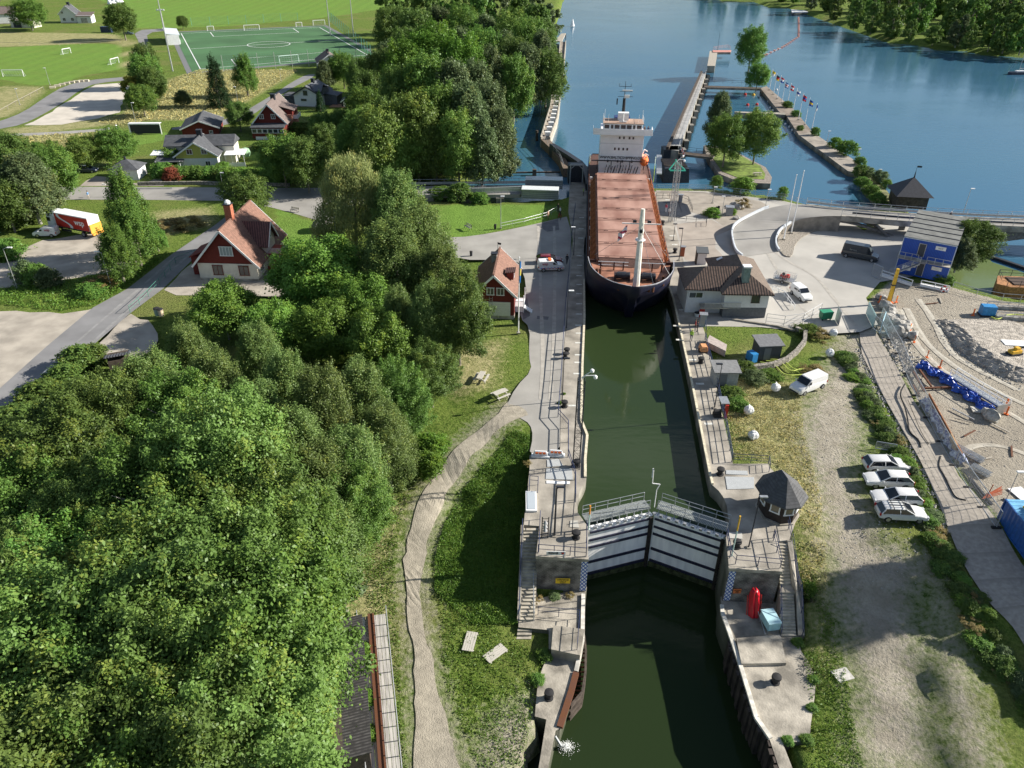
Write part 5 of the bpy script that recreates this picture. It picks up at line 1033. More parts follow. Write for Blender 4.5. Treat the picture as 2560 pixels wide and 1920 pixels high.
p=d(748,232);t,rf=gable('playhouse','tiny dark playhouse with white doors beside the white house',(p.x,p.y),R(5),2.6,2.6,1.7,2.6,M('dark'),greyroof,.3,found=.05,cat='shed');b=B();b.box((0,-.05,.9),(1.5,.06,1.5));b.build('door',M('white'),t)
p=d(766,250);t,rf=gable('playhouse','tiny white garden playhouse on the shaded lawn',(p.x,p.y),R(-20),1.8,2,1.2,2.0,M('white'),M('white'),.15,found=.05,cat='shed')
p=d(715,157);t,rf=gable('wooden_house','white house with brown roof half hidden behind trees by the pitch',(p.x,p.y),R(18),8,10,3.6,6.2,whiteb,brownroof,.5);chimney(rf,0,5,6,1.3,.9)
# distant farm houses upper left
p=d(150,50);t,rf=gable('farmhouse','distant white house with black roof and lean-to garage at upper left',(p.x,p.y),R(8),8,8,4.4,8,whiteb,greyroof,.5);win(t,-2,-.06,1.8,1.4,1.4);win(t,2,-.06,1.8,1.4,1.4);win(t,-2.2,-.06,5,1,1);chimney(rf,0,5,7.8,1.5,1.2)
b=B();b.box((8,2,1.8),(7,6,3.6));b.build('garage_wing',whiteb,t);b=B();b.box((8,2,4.0),(8,7,.2),rx=R(12));b.build('garage_roof',brownroof,t);b=B();b.box((8,-1.05,1.3),(3,.1,2.2));b.build('garage_door',M('stone'),t)
p=d(0,50);t,rf=gable('farmhouse','distant white house cut by the left frame edge',(p.x,p.y),R(-70),9,8,4.8,7.6,whiteb,brownroof,.5)
p=d(50,60);t=thing('garage','distant open double garage between the far white houses','garage',(p.x,p.y,0),R(-4));b=B();b.box((0,3,1.6),(12,6,3.2));b.build('wall',creamw,t);b=B();b.box((0,3,3.3),(12.6,6.8,.25));b.build('roof',mat('pale_roof',(.5,.45,.4),.8),t);b=B();b.box((-2.5,-.05,1.2),(4,.1,2.2));b.build('opening',M('dark'),t)
# control building with pantile roofs
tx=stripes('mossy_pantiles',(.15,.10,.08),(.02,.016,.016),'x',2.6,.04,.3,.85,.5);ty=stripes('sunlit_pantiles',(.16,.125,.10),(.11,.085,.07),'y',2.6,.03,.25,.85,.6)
t=thing('control_building','white boarded control building with dark mossy pantile hip roofs','control building',(0,0,0))
b=B();b.box((33.9,106.9,2.95),(6.4,11.9,2.5));b.build('wall',whiteb,t);b=B();b.box((33.9,106.9,.9),(6.3,11.8,1.7));b.build('basement_wall',mat('grey_plinth',(.12,.13,.14),.85,var=.15),t)
b=B();b.box((28.3,105.9,2.0),(5.4,6.6,4.0));b.build('left_wing',whiteb,t)
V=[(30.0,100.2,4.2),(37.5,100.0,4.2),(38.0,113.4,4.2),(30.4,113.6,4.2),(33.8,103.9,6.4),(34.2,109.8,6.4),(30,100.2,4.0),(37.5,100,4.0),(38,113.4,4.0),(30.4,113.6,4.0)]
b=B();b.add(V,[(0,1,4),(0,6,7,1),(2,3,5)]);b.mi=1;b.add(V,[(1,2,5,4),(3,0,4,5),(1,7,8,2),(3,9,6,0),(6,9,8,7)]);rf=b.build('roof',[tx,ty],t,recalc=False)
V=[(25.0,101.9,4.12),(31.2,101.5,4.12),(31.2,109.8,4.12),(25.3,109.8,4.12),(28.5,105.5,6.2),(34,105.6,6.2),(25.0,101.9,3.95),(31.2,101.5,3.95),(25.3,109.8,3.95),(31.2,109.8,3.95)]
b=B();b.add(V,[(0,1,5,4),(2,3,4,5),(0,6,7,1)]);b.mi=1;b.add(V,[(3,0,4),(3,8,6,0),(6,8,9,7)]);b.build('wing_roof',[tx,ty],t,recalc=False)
b=B();b.box((33.6,102.3,6.2),(1.0,.9,2.6));c=b.build('chimney',mat('green_copper',(.2,.27,.25),.6,var=.2),rf);b=B();b.box((33.6,102.3,7.6),(1.2,1.1,.2));b.build('chimney_cap',M('white'),c)
b=B();b.box((31.8,110.6,5.35),(.9,.6,.08),ry=R(-28));b.build('skylight',M('white'),rf)
win(t,35.2,100.9,3.1,1.1,1.2,'F',fr=M('darkwood'));win(t,26.9,102.55,2.9,2.0,.9,'F')
b=B();b.box((29.5,101.6,1.6),(4.0,1.6,.12));b.build('terrace_floor',M('wood'),t);b=B()
for i in range(28):b.box((28.0+i*.19,100.8,2.0),(.05,.04,.85))
b.bar((27.9,100.8,2.45),(33.2,100.8,2.45),.08);b.build('terrace_rail',mat('pale_rail',(.5,.5,.5),.6),t)
# sheds
def shed(name,label,c,rz,W,D,h,wm,rm,slope=4):
    t=thing(name,label,'shed',(c[0],c[1],0),rz);b=B();b.box((0,D/2,h/2),(W,D,h));b.build('wall',wm,t);b=B();b.box((0,D/2,h+.08),(W+.5,D+.6,.14),rx=R(slope));b.build('roof',rm,t);b=B();b.box((-.4,-.03,h*.42),(.9,.06,h*.8));b.build('door',mat('shed_door',(.16,.17,.18),.7),t);return t
dkb=stripes('charcoal_boards',(.07,.078,.085),(.045,.05,.055),'xy',5,.005,.1,.8,.88)
shed('garden_shed','charcoal shed with flat felt roof on the lock lawn',(34.2,88.6),R(6),3.0,2.4,2.2,dkb,mat('grey_felt',(.16,.165,.175),.85,var=.15))
shed('pump_shed','pale grey shed with grey roof behind the quay railing',(26.8,81.8),R(0),2.9,2.3,2.1,mat('light_grey_wall',(.36,.37,.37),.8,var=.1),mat('grey_felt2',(.2,.205,.21),.85,var=.15))
t=thing('kiosk','small white kiosk with grey roof on the right quay','kiosk',(31.9,121.6,0),R(-6));b=B();b.box((0,0,1.1),(1.5,1.4,2.2));b.build('wall',mat('pinkish_panel',(.6,.56,.56),.7),t);b=B();b.box((-.85,0,1.1),(.2,1.5,2.2));b.build('side_wall',M('darkwood'),t);b=B();b.box((0,0,2.35),(2.0,2.2,.14),rx=R(8));b.build('roof',mat('slate_dark',(.09,.1,.11),.8),t)
# lock hut, octagonal
t=thing('lock_hut','dark octagonal lock hut with pointed felt roof and white windows','hut',(26.45,58.3,0),R(8));W_,D_,c_=3.4,4.1,1.1
P8=[(-W_/2+c_,-D_/2),(W_/2-c_,-D_/2),(W_/2,-D_/2+c_),(W_/2,D_/2-c_),(W_/2-c_,D_/2),(-W_/2+c_,D_/2),(-W_/2,D_/2-c_),(-W_/2,-D_/2+c_)]
b=B();b.prism(P8,0,2.7);b.build('wall',mat('dark_brown_boards',(.035,.025,.022),.8,var=.3),t)
e=[(x*1.3,y*1.28) for x,y in P8];b=B();V=[(x,y,2.55) for x,y in e]+[(0,-.5,4.5),(0,.9,4.5)]+[(x,y,2.42) for x,y in e]
b.add(V,[(0,1,8),(1,2,8),(2,3,9,8),(3,4,9),(4,5,9),(5,6,9),(6,7,8,9),(7,0,8)]+[(i,i+10,(i+1)%8+10,(i+1)%8) for i in range(8)]+[tuple(range(17,9,-1))]);b.build('roof',stripes('felt_shingles',(.085,.088,.095),(.06,.062,.068),'z',5,.02,.2,.85,.8),t)
for i,(a,c) in enumerate(zip(P8,P8[1:]+P8[:1])):
    if i in(4,):continue
    a=Vector((*a,0));c=Vector((*c,0));mm=(a+c)/2;rz=math.atan2(c.y-a.y,c.x-a.x);L_=(c-a).length;k=2 if L_>1.9 else 1
    for j in range(k):
        q=a.lerp(c,(j+.5)/k);b=B();b.box((0,-.02,0),(min(.85,L_*.7),.06,.9));pn=b.build('window',mat('hut_glass',(.2,.17,.12),.15),t,loc=(q.x,q.y,1.75),rz=rz)
        b=B();w2=min(.85,L_*.7)/2
        for (x,z,ww,hh) in((0,.5,2*w2+.2,.13),(0,-.5,2*w2+.2,.13),(-w2,0,.12,.9),(w2,0,.12,.9)):b.box((x,-.05,z),(ww,.1,hh))
        b.build('window_frame',M('white'),pn)
b=B();b.prism([(x*1.1,y*1.1) for x,y in P8],-.3,.18);b.build('plinth',conc,t)
# blue site office
blu=stripes('blue_corrugated',(.018,.09,.46),(.012,.06,.33),'xy',4.5,.02,.1,.5,.5)
t=thing('site_office','two storey blue container office with grey ribbed roof beside the bridge','site office',(63.3,118.1,0),R(-32.2));W_,D_=7.7,15.4
b=B();b.box((W_/2,D_/2,1.6),(W_,D_,2.9));b.build('lower_modules',blu,t);b=B();b.box((W_/2,D_/2,4.75),(W_,D_,3.1));b.build('upper_modules',blu,t)
b=B();b.box((W_/2,D_/2,3.12),(W_+.06,D_+.06,.14));b.build('floor_band',mat('band_grey',(.3,.32,.36),.6),t)
b=B();b.box((W_/2,D_/2,6.38),(W_+.12,D_+.12,.14));rf=b.build('roof',mat('roof_felt_grey',(.15,.155,.15),.85,var=.2,scale=1),t)
b=B()
for i in range(1,6):b.box((W_/2,i*D_/6,6.49),(W_+.1,.14,.1))
b.build('roof_joint',M('dark'),rf)
b=B()
for s in(0,W_):
    for i in range(7):b.box((s,i*D_/6,3.2),(.1,.1,6.1))
b.box((W_/2,-.03,6.3),(W_,.1,.16));b.build('corner_frame',mat('pale_frame',(.5,.56,.62),.5),t)
for (x,z) in((3.0,4.65),(3.6,1.45)):
    b=B();b.box((x,-.05,z),(.95,.06,2.1));dr=b.build('door',mat('dark_door',(.05,.055,.07),.6),t);b=B();b.box((x-.5,-.08,z),(.08,.1,2.1));b.box((x+.5,-.08,z),(.08,.1,2.1));b.box((x,-.08,z+1.07),(1.1,.1,.08));b.build('door_frame',M('steel'),dr)
b=B();b.box((5.6,-.08,5.5),(1.5,.05,.6));s_=b.build('name_board',M('white'),t);text('NCC',.32,blk,s_,(5.6,-.12,5.48),(R(90),0,0))
b=B();b.box((5.9,-.06,2.1),(1.5,.06,.6));b.build('shuttered_window',M('steel'),t);b=B();b.box((1.6,-.08,1.3),(1.3,.05,.8));b.build('notice_board',M('white'),t);b=B();b.box((2.5,-.08,1.9),(.7,.05,.6));b.build('poster',mat('poster',(.6,.55,.5),.6),t)
b=B();b.box((2.2,-.65,3.1),(4.4,1.2,.08));b.box((6.1,-.65,3.1),(3.2,1.2,.08));b.build('gallery_floor',M('wood'),t)
b=B()
for (x0,x1) in((0,2.9),(4.2,7.7)):
    for zz in(3.65,4.2):b.tube((x0,-1.25,zz),(x1,-1.25,zz),.04)
    for i in range(4):b.tube((x0+(x1-x0)*i/3,-1.25,3.1),(x0+(x1-x0)*i/3,-1.25,4.2),.04)
b.build('gallery_rail',M('steel'),t)
b=B();b.bar((3.4,-1.7,3.0),(-.6,-1.9,.1),.9,.14)
for s in(-2.2,-1.4):
    b.tube((3.4,s,4.0),(-.6,s,1.1),.035);b.tube((3.4,s,3.6),(-.6,s,.6),.03)
    for i in range(5):b.tube((3.4-i,s,3.0-i*.73),(3.4-i,s,4.0-i*.73),.03)
b.build('outside_stairs',M('steel'),t)
# pavilion
p0=Vector((76.3,150.6,0));t,rf=hip('pavilion','black pyramid roofed timber pavilion on the far side of the bridge',(80.8,153.5),R(-8),5.8,5.8,2.6,5.7,M('darkwood'),mat('black_roof',(.035,.038,.05),.6,var=.2),0,.7,'pavilion')
b=B();b.tube((0,0,5.5),(0,0,6.9),.18,.05);b.tube((0,0,6.9),(0,0,7.9),.03);b.bar((0,0,7.8),(.9,0,7.75),.03,.35);b.build('weather_vane',M('dark'),rf)
# corrugated long shed at bottom left
c1=g(905,1535,-1.2);c2=g(930,1880,-1.2);ang=math.atan2(c2.y-c1.y,c2.x-c1.x)
t=thing('long_shed','long shed with dark corrugated roof under the trees at the bottom','shed',(c2.x,c2.y,0),ang-math.pi)
Ls=(c1-c2).length
b=B();b.add([(0,0,-1.2),(Ls,0,-1.2),(Ls,3.3,-1.6),(0,3.3,-1.6),(0,0,-1.3),(Ls,0,-1.3),(Ls,3.3,-1.7),(0,3.3,-1.7)],[(0,1,2,3),(4,7,6,5),(0,4,5,1),(1,5,6,2),(2,6,7,3),(3,7,4,0)])
b.build('roof',stripes('corrugated_roof',(.085,.08,.08),(.04,.038,.04),'x',4,.03,.45,.7,.5),t);b=B();b.box((Ls/2,1.65,-3.4),(Ls-.6,2.9,3.9));b.build('wall',M('darkwood'),t)
p=d(262,795);t=thing('small_hut','dark striped hut roof between the left trees','hut',(p.x,p.y,0),R(25));b=B();b.box((0,0,.9),(2.4,2.4,1.8));b.build('wall',M('darkwood'),t);b=B();b.box((0,0,2.0),(3,3,.14),rx=R(-20));b.build('roof',stripes('striped_roof',(.16,.165,.19),(.03,.03,.04),'x',3,.03,.1,.7,.5),t)
# far bank buildings
for (x,y,W_,D_,h,hr,wm,rm,l) in [(2185,38,10,9,3.5,6.5,mat('pale_green_wall',(.55,.62,.58),.7),mat('red_roof',(.5,.15,.09),.8),'pale green house with red roof across the river'),(2130,22,16,8,3,4,whiteb,mat('white_roof',(.6,.62,.65),.6),'long low white building across the river'),(2165,12,12,8,4,6,mat('brick_far',(.3,.12,.08),.8),brownroof,'brick house behind trees across the river'),(2205,30,8,8,3,5,mat('pale_green_wall'),mat('red_roof'),'second red roofed house at the far right edge')]:
    p=d(x,y);gable('far_house',l,(p.x,p.y),R(-20),W_*1.3,D_*1.3,h*1.3,hr*1.3,wm,rm,.6)
# ---------------------------------------------------------------- vehicles
tyre=mat('tyre_black',(.018,.018,.02),.8);rimm=mat('alloy_rim',(.4,.41,.43),.35,.7);carglass=mat('car_glass',(.012,.015,.02),.05,spec=.8);chrome=M('steel')
def wheels(t,xs_,hw,r=.33,wd=.22):
    for x in xs_:
        for s in(-1,1):
            b=B();b.tube((0,-wd/2,0),(0,wd/2,0),r,r,18);w_=b.build('wheel',tyre,t,loc=(x,s*hw,r));b=B();b.tube((0,-.02,0),(0,.02,0),r*.62,r*.62,12);b.build('rim',rimm,w_,loc=(0,s*wd/2,0))
def car(label,loc,rz,col_,L_=4.75,Wd=1.85,Hh=1.5,kind='estate',stripe=None,group=None,name='parked_car',cat='car'):
    t=thing(name,label,cat,loc,rz,group);pm=mat('car_paint_%s'%str(col_),col_,.25,.0,var=.03,coat=.6)
    h2=L_/2
    if kind=='estate':
        low=[(-h2,.42,.72),(-h2+.06,.38,.92),(-h2+1.0,.3,1.0),(.55,.3,.98),(h2-.75,.3,.86),(h2-.12,.32,.7),(h2,.38,.55)];gh=[(-h2+.12,.95),(-h2+.5,Hh),(.05,Hh),(1.0,.97)]
    elif kind=='hatch':
        low=[(-h2,.42,.75),(-h2+.06,.38,.95),(-.4,.3,1.0),(.6,.3,.98),(h2-.6,.3,.88),(h2-.1,.32,.72),(h2,.38,.55)];gh=[(-h2+.1,1.0),(-h2+.7,Hh),(.1,Hh-.02),(1.0,.98)]
    else: # van
        low=[(-h2,.4,1.15),(-h2+.05,.36,1.2),(0,.3,1.2),(h2-1.25,.3,1.18),(h2-.35,.3,1.0),(h2-.05,.34,.8),(h2,.4,.6)];gh=[(-h2+.02,1.18),(-h2+.14,Hh),(h2-1.9,Hh),(h2-1.1,1.17)]
    def sec(x,z0,z1,w_):return [(x,-w_*.94,z0),(x,-w_,(z0+z1)/2),(x,-w_*.93,z1),(x,w_*.93,z1),(x,w_,(z0+z1)/2),(x,w_*.94,z0)]
    V=[];F=[];hwid=Wd/2
    for (x,z0,z1) in low:
        k=1-.16*max(0,(abs(x)-h2+.5)/.5)**2;V+=sec(x,z0,z1,hwid*k)
    n=len(low)
    for i in range(n-1):
        for k in range(6):F.append((i*6+k,i*6+(k+1)%6,(i+1)*6+(k+1)%6,(i+1)*6+k))
    F+=[(5,4,3,2,1,0),tuple((n-1)*6+k for k in range(6))]
    b=B();b.add(V,F);bd=b.build('body',pm,t,bevel=.11 if kind!='van' else .07,smooth=True)
    # glasshouse
    wb,wt=hwid*.9,hwid*(.7 if kind!='van' else .84)
    G=[(gh[0][0],-wb,gh[0][1]),(gh[0][0],wb,gh[0][1]),(gh[3][0],wb,gh[3][1]),(gh[3][0],-wb,gh[3][1]),(gh[1][0],-wt,gh[1][1]-.04),(gh[1][0],wt,gh[1][1]-.04),(gh[2][0],wt,gh[2][1]-.04),(gh[2][0],-wt,gh[2][1]-.04)]
    b=B();b.add(G,[(0,3,2,1),(4,5,6,7),(0,1,5,4),(1,2,6,5),(2,3,7,6),(3,0,4,7)])
    if kind=='van':
        b.build('cab_shell',pm,t,bevel=.05,smooth=True)
        # windscreen and side windows set proud
        def q(name,pts):
            b=B();b.poly(pts);b.build(name,carglass,t)
        a=Vector(G[2]).lerp(Vector(G[6]),.08);c=Vector(G[2]).lerp(Vector(G[6]),.88);e=Vector((.03,0,.03))
        q('windscreen',[Vector((a.x,-a.y*.92,a.z))+e,Vector((a.x,a.y*.92,a.z))+e,Vector((c.x,c.y*.92,c.z))+e,Vector((c.x,-c.y*.92,c.z))+e])
        for s in(-1,1):
            y0,y1=s*(wb+.012),s*(wt+.03);z0_=1.2;z1_=Hh-.32;yy=y0+(y1-y0)*(z1_-z0_)/(Hh-z0_)
            x0=h2-1.95
            q('side_window',[(x0,y0,z0_+.02),(h2-1.28,y0,z0_+.02),(h2-1.72,yy,z1_),(x0,yy,z1_)])
            if L_>4 and stripe=='win':q('side_window',[(x0-1.0,y0,z0_+.02),(x0-.12,y0,z0_+.02),(x0-.12,yy,z1_),(x0-1.0,yy,z1_)])
    else:
        g_=b.build('glasshouse',carglass,t)
        b=B();b.add([(gh[1][0]-.05,-wt-.01,Hh-.06),(gh[1][0]-.05,wt+.01,Hh-.06),(gh[2][0]+.05,wt+.01,Hh-.06),(gh[2][0]+.05,-wt-.01,Hh-.06),(gh[1][0]+.1,-wt*.85,Hh+.015),(gh[1][0]+.1,wt*.85,Hh+.015),(gh[2][0]-.1,wt*.85,Hh+.015),(gh[2][0]-.1,-wt*.85,Hh+.015)],[(0,3,2,1),(4,5,6,7),(0,1,5,4),(1,2,6,5),(2,3,7,6),(3,0,4,7)]);b.build('roof_panel',pm,t,smooth=True)
        b=B()
        for s in(-1,1):
            for (i,j) in((0,1),(3,2)):b.bar((gh[i][0],s*wb,gh[i][1]),(gh[j][0],s*wt,gh[j][1]-.04),.09,.06)
            b.bar((gh[0][0]+.35,s*(wb+.005),gh[0][1]+.02),(gh[3][0],s*(wb+.005),gh[3][1]+.02),.03,.04)
            b.bar((-.5,s*wb,1.0),(-.55,s*wt,Hh-.05),.07,.05)
        b.build('window_pillar',pm,t)
    wheels(t,(-h2+.85,h2-.92),hwid-.12,.34 if kind!='van' else .35)
    for s in(-1,1):
        b=B();b.box((h2-.12,s*hwid*.68,.66),(.2,.36,.16));b.build('headlight',mat('lamp_glass',(.6,.62,.65),.1),t,bevel=.03)
        b=B();b.box((-h2+.05,s*hwid*.8,.86),(.1,.2,.28));b.build('tail_light',mat('tail_red',(.4,.01,.01),.2),t)
        b=B();b.box((h2-1.55 if kind!='van' else h2-1.35,s*(hwid+.08),1.02 if kind!='van' else 1.25),(.12,.18,.14));b.build('mirror',pm,t,bevel=.02)
    b=B();b.box((h2-.03,0,.45),(.08,Wd*.72,.18));b.build('bumper_grille',M('dark'),t)
    return t
def facing(a,c):return math.atan2(c.y-a.y,c.x-a.x)
G4='cars parked side by side beside the haul road'
for (r_,f_,col_,kd,l) in [((2163,1172),(2260,1172),(.6,.61,.62),'estate','silver estate car, farthest of the four parked cars'),((2262,1213),(2170,1208),(.78,.78,.76),'hatch','white car with orange rear corner, second from the far end'),((2288,1258),(2185,1253),(.75,.75,.75),'hatch','white car with dark windscreen facing left, third of the four'),((2200,1290),(2300,1295),(.62,.63,.63),'estate','silver estate with roof bars, nearest of the four parked cars')]:
    a=g(*r_);c=g(*f_);m_=(a+c)/2;t=car(l,(m_.x,m_.y,0),facing(a,c),col_,4.75,1.86,1.5,kd,group=G4)
    if 'roof bars' in l:
        b=B()
        for x in(-1.2,-.1):b.bar((x,-.75,1.64),(x,.75,1.64),.05);b.box((x,-.72,1.58),(.06,.06,.12));b.box((x,.72,1.58),(.06,.06,.12))
        for y in(-.3,.1,.45):b.bar((-1.5,y,1.7),(.2,y,1.7),.06)
        b.build('roof_bar',M('dark'),t)
a=g(2050,960);c=g(1985,985);t=car('white panel van with black windscreen parked on rough grass',((a.x+c.x)/2,(a.y+c.y)/2,0),facing(a,c),(.7,.71,.72),5.0,1.95,1.95,'van',name='panel_van',cat='van')
b=B()
for i in range(7):b.box((-.7,-.6+i*.2,1.97),(2.9,.04,.03))
b.build('roof_rib',mat('white_rib',(.66,.67,.69),.4),t)
a=g(1980,728);c=g(2022,760);car('small white van hitched to a caged trailer by the control building',((a.x+c.x)/2,(a.y+c.y)/2,0),facing(a,c),(.74,.75,.75),4.2,1.75,1.8,'van',stripe='win',name='panel_van',cat='van')
a=g(2112,640);c=g(2190,655);t=car('dark grey high roof van parked in the shadow of the blue office',((a.x+c.x)/2,(a.y+c.y)/2+.4,0),facing(a,c),(.055,.06,.065),6.0,2.05,2.5,'van',name='panel_van',cat='van');text('Service',.4,mat('pale_script',(.4,.38,.34),.6),t,(-1.2,-1.0,1.6),(R(82),0,0))
a=g(1345,676);c=g(1408,673);t=car('white service van with coloured side stripes on the lock yard',((a.x+c.x)/2,(a.y+c.y)/2,0),facing(a,c),(.74,.75,.75),4.4,1.8,1.85,'van',name='panel_van',cat='van');wspm=mat('plum_lettering',(.3,.05,.09),.6)
text('wsp',.62,wspm,t,(-1.1,-.875,1.42),(R(84),0,0),bold=.01)
for j,(c_,zz) in enumerate((((.02,.1,.5),.72),((.7,.1,.02),.6))):
    b=B()
    for i in range(7):b.box((-1.7+i*.55+(.27 if j else 0),-.91,zz),(.27,.03,.1))
    b.build('side_stripe',mat('stripe_%d'%j,c_,.4),t)
b=B();b.box((1.0-1.2,0,1.93),(.5,1.1,.1));b.build('roof_beacon',M('orange'),t)
a=g(1345,657);c=g(1402,657);car('dark red car standing behind the striped service van',((a.x+c.x)/2,(a.y+c.y)/2,0),facing(a,c),(.16,.012,.02),4.5,1.78,1.42,'hatch')
a=g(148,590);c=g(88,590);t=car('small white van with plum letters in front of the truck',((a.x+c.x)/2,(a.y+c.y)/2,0),facing(a,c),(.72,.74,.75),4.3,1.8,1.85,'van',name='panel_van',cat='van');text('wsp',.6,wspm,t,(-.75,.875,1.42),(R(84),0,R(180)),bold=.01)
for (x,y,l,rz,c_) in [(190,372,'dark blue car beside the white garage',3,(.02,.03,.07)),(278,75,'dark car beside the big far tree',8,(.02,.04,.12)),(38,55,'dark car before the distant double garage',95,(.02,.02,.03)),(702,292,'dark car on the shaded lawn right of the red gabled house',-25,(.03,.05,.09))]:
    p=d(x,y);car(l,(p.x,p.y,0),R(rz),c_,4.5,1.8,1.45,'hatch')
p=d(232,70);t=thing('skip_container','dark blue waste container near the far gate','container',(p.x,p.y,0),0);b=B();b.box((0,0,1.3),(5,2.4,2.6));b.build('body',M('blue') if False else mat('navy_metal',(.02,.04,.1),.5),t);b=B()
for i in range(8):b.box((-2.2+i*.62,-1.25,1.3),(.1,.1,2.4))
b.build('rib',M('dark'),t)
# truck
a=g(255,600);c=g(115,572);ctr=(a+c)/2;t=thing('box_truck','red and white box truck with orange tail lift on the gravel parking','truck',(ctr.x,ctr.y+1.0,0),facing(a,c))
b=B();b.box((-1.3,0,2.55),(8.2,2.5,2.5));bx=b.build('cargo_box',M('white'),t,bevel=.04)
b=B();b.box((-1.3,1.27,2.5),(8.1,.03,2.3));b.build('side_panel',mat('truck_red',(.42,.02,.014),.4,var=.06),bx)
b=B();V=[]
for i in range(21):
    u=i/20;z_=3.65-2.3*u;cx=1.9-2.9*u- .55*math.sin(u*2*math.pi)*(-1);w_=.3+.12*math.sin(u*3.1);V.append((cx-w_,1.30,z_));V.append((cx+w_,1.30,z_))
b.add(V,[(2*i,2*i+1,2*i+3,2*i+2) for i in range(20)]);b.build('side_ribbon',mat('ribbon_grey',(.6,.62,.64),.5),bx)
text('wsp',1.5,M('white'),bx,(-3.2,1.3,2.65),(R(90),0,R(180)),bold=.02)
b=B();b.box((-5.55,0,1.75),(.14,2.4,1.6));b.box((-5.7,0,.75),(.35,2.3,.3));b.bar((-5.62,.5,2.5),(-5.62,-.5,2.5),.1);b.build('tail_lift',mat('lift_orange',(.75,.35,.06),.5),t)
b=B();b.box((4.35,0,1.9),(2.0,2.4,2.4),taper=.93);cb=b.build('cab',M('white'),t,bevel=.12,smooth=True);b=B();b.box((3.6,0,3.35),(1.4,2.2,.8),taper=.8);b.build('wind_deflector',M('white'),cb,bevel=.08)
b=B();b.box((4.75,1.17,2.25),(.9,.06,.7));b.box((5.33,0,2.3),(.06,2.0,.8));b.build('cab_window',carglass,cb)
b=B();b.box((0,0,.85),(9.2,1.0,.4));b.box((.9,1.1,.7),(2.6,.1,.4));b.build('chassis',M('dark'),t);wheels(t,(-3.4,4.2),1.05,.5,.35)
# trailer with cage
p=g(1960,705);t=thing('cage_trailer','caged trailer with red mower behind the small white van','trailer',(p.x,p.y,0),R(-33));b=B();b.box((0,0,.55),(3.2,1.6,.12));b.bar((1.6,0,.5),(2.8,0,.45),.1);b.build('bed',M('steel'),t)
b=B()
for (x0,y0,x1,y1) in((-1.6,-.8,1.6,-.8),(1.6,-.8,1.6,.8),(1.6,.8,-1.6,.8),(-1.6,.8,-1.6,-.8)):
    for zz in(.7,1.1,1.5):b.tube((x0,y0,zz),(x1,y1,zz),.02)
    n=10 if x0!=x1 else 5
    for i in range(n):b.tube((x0+(x1-x0)*i/n,y0+(y1-y0)*i/n,.6),(x0+(x1-x0)*i/n,y0+(y1-y0)*i/n,1.5),.02)
b.build('cage',M('steel'),t);wheels(t,(-.1,),.9,.28,.18)
t2=thing('mower','red ride-on mower inside the caged trailer','mower',(p.x,p.y,.62),R(-33));b=B();b.box((-.1,0,.35),(1.4,.8,.4));b.box((.4,0,.6),(.5,.6,.35));b.build('body',M('red'),t2,bevel=.06);b=B();b.box((-.3,0,.7),(.4,.45,.4));b.build('seat',M('black'),t2);wheels(t2,(-.5,.5),.4,.2,.12)
# ---------------------------------------------------------------- right road bridge and curved ramp
OUT=[(1855,643,0),(1839,631,.2),(1831,606,.6),(1828,579,1.0),(1839,560,1.4),(1885,536,2.0),(1923,519,2.6),(2000,508,3),(2106,523,3),(2423,544,3),(2600,549,3),(3000,556,3)]
INN=[(1947,630,0),(1939,617,.2),(1939,598,.6),(1950,576,1.0),(1980,557,1.6),(2007,546,2.4),(2060,541,2.9),(2100,540,3),(2282,557,3),(2420,563,3),(2600,571,3),(3000,590,3)]
def smp(l,it=2):
    for _ in range(it):
        o=[l[0]]
        for a,b_ in zip(l,l[1:]):o+=[a.lerp(b_,.25),a.lerp(b_,.75)]
        l=o+[l[-1]]
    return l
RO=smp(NS(OUT));RI=smp(NS(INN))
strip('bridge_road',RO,RI,asph2,.06,4,1.2,zfun=lambda p:p.z)
def wallstrip(b,l,z0f,th=.3,top=.05):
    for a,c in zip(l,l[1:]):
        mid=(a+c)/2;dd=(c-a);dd.z=0;L_=dd.length
        if L_<.01:continue
        b.prism([(a.x,a.y),(c.x,c.y),(c.x+dd.y/L_*th,c.y-dd.x/L_*th),(a.x+dd.y/L_*th,a.y-dd.x/L_*th)],z0f(mid),lambda p,a=a,c=c:(a.z if (p[0]-a.x)**2+(p[1]-a.y)**2<(p[0]-c.x)**2+(p[1]-c.y)**2 else c.z)+top)
br=thing('road_bridge','grey concrete road bridge crossing the water behind the blue office','bridge',(0,0,0))
xb=g(2100,540,3).x
b=B();wallstrip(b,[p for p in RI if p.x<=xb+.5],lambda m_:-1.0,-.25,.05);b.build('ramp_wall',mat('ramp_concrete',(.26,.235,.2),.9,var=.25,scale=.8),br);b=B();wallstrip(b,[p for p in RO if p.x<=g(2000,508,3).x],lambda m_:-2,.25,.05);b.build('ramp_wall',mat('ramp_concrete',(.26,.235,.2),.9,var=.25,scale=.8),br)
near=[p for p in RI if p.x>xb-.5];far=[p for p in RO if p.x>g(2000,508,3).x-.3]
b=B();wallstrip(b,near,lambda m_:2.1,-.3,.12);b.build('edge_beam',conc,br);b=B();wallstrip(b,far,lambda m_:2.1,.3,.12);b.build('edge_beam',conc,br)
b=B();b.poly([(p.x,p.y,2.3) for p in near[::2]+far[::-2]]);b.build('deck_underside',cwall,br)
def lerpx(l,x):
    for a,c in zip(l,l[1:]):
        if min(a.x,c.x)<=x<=max(a.x,c.x) and a.x!=c.x:return a.lerp(c,(x-a.x)/(c.x-a.x))
    return l[-1]
b=B()  # arched girders: left span down from abutment to the pier, right haunch
x0=near[0].x
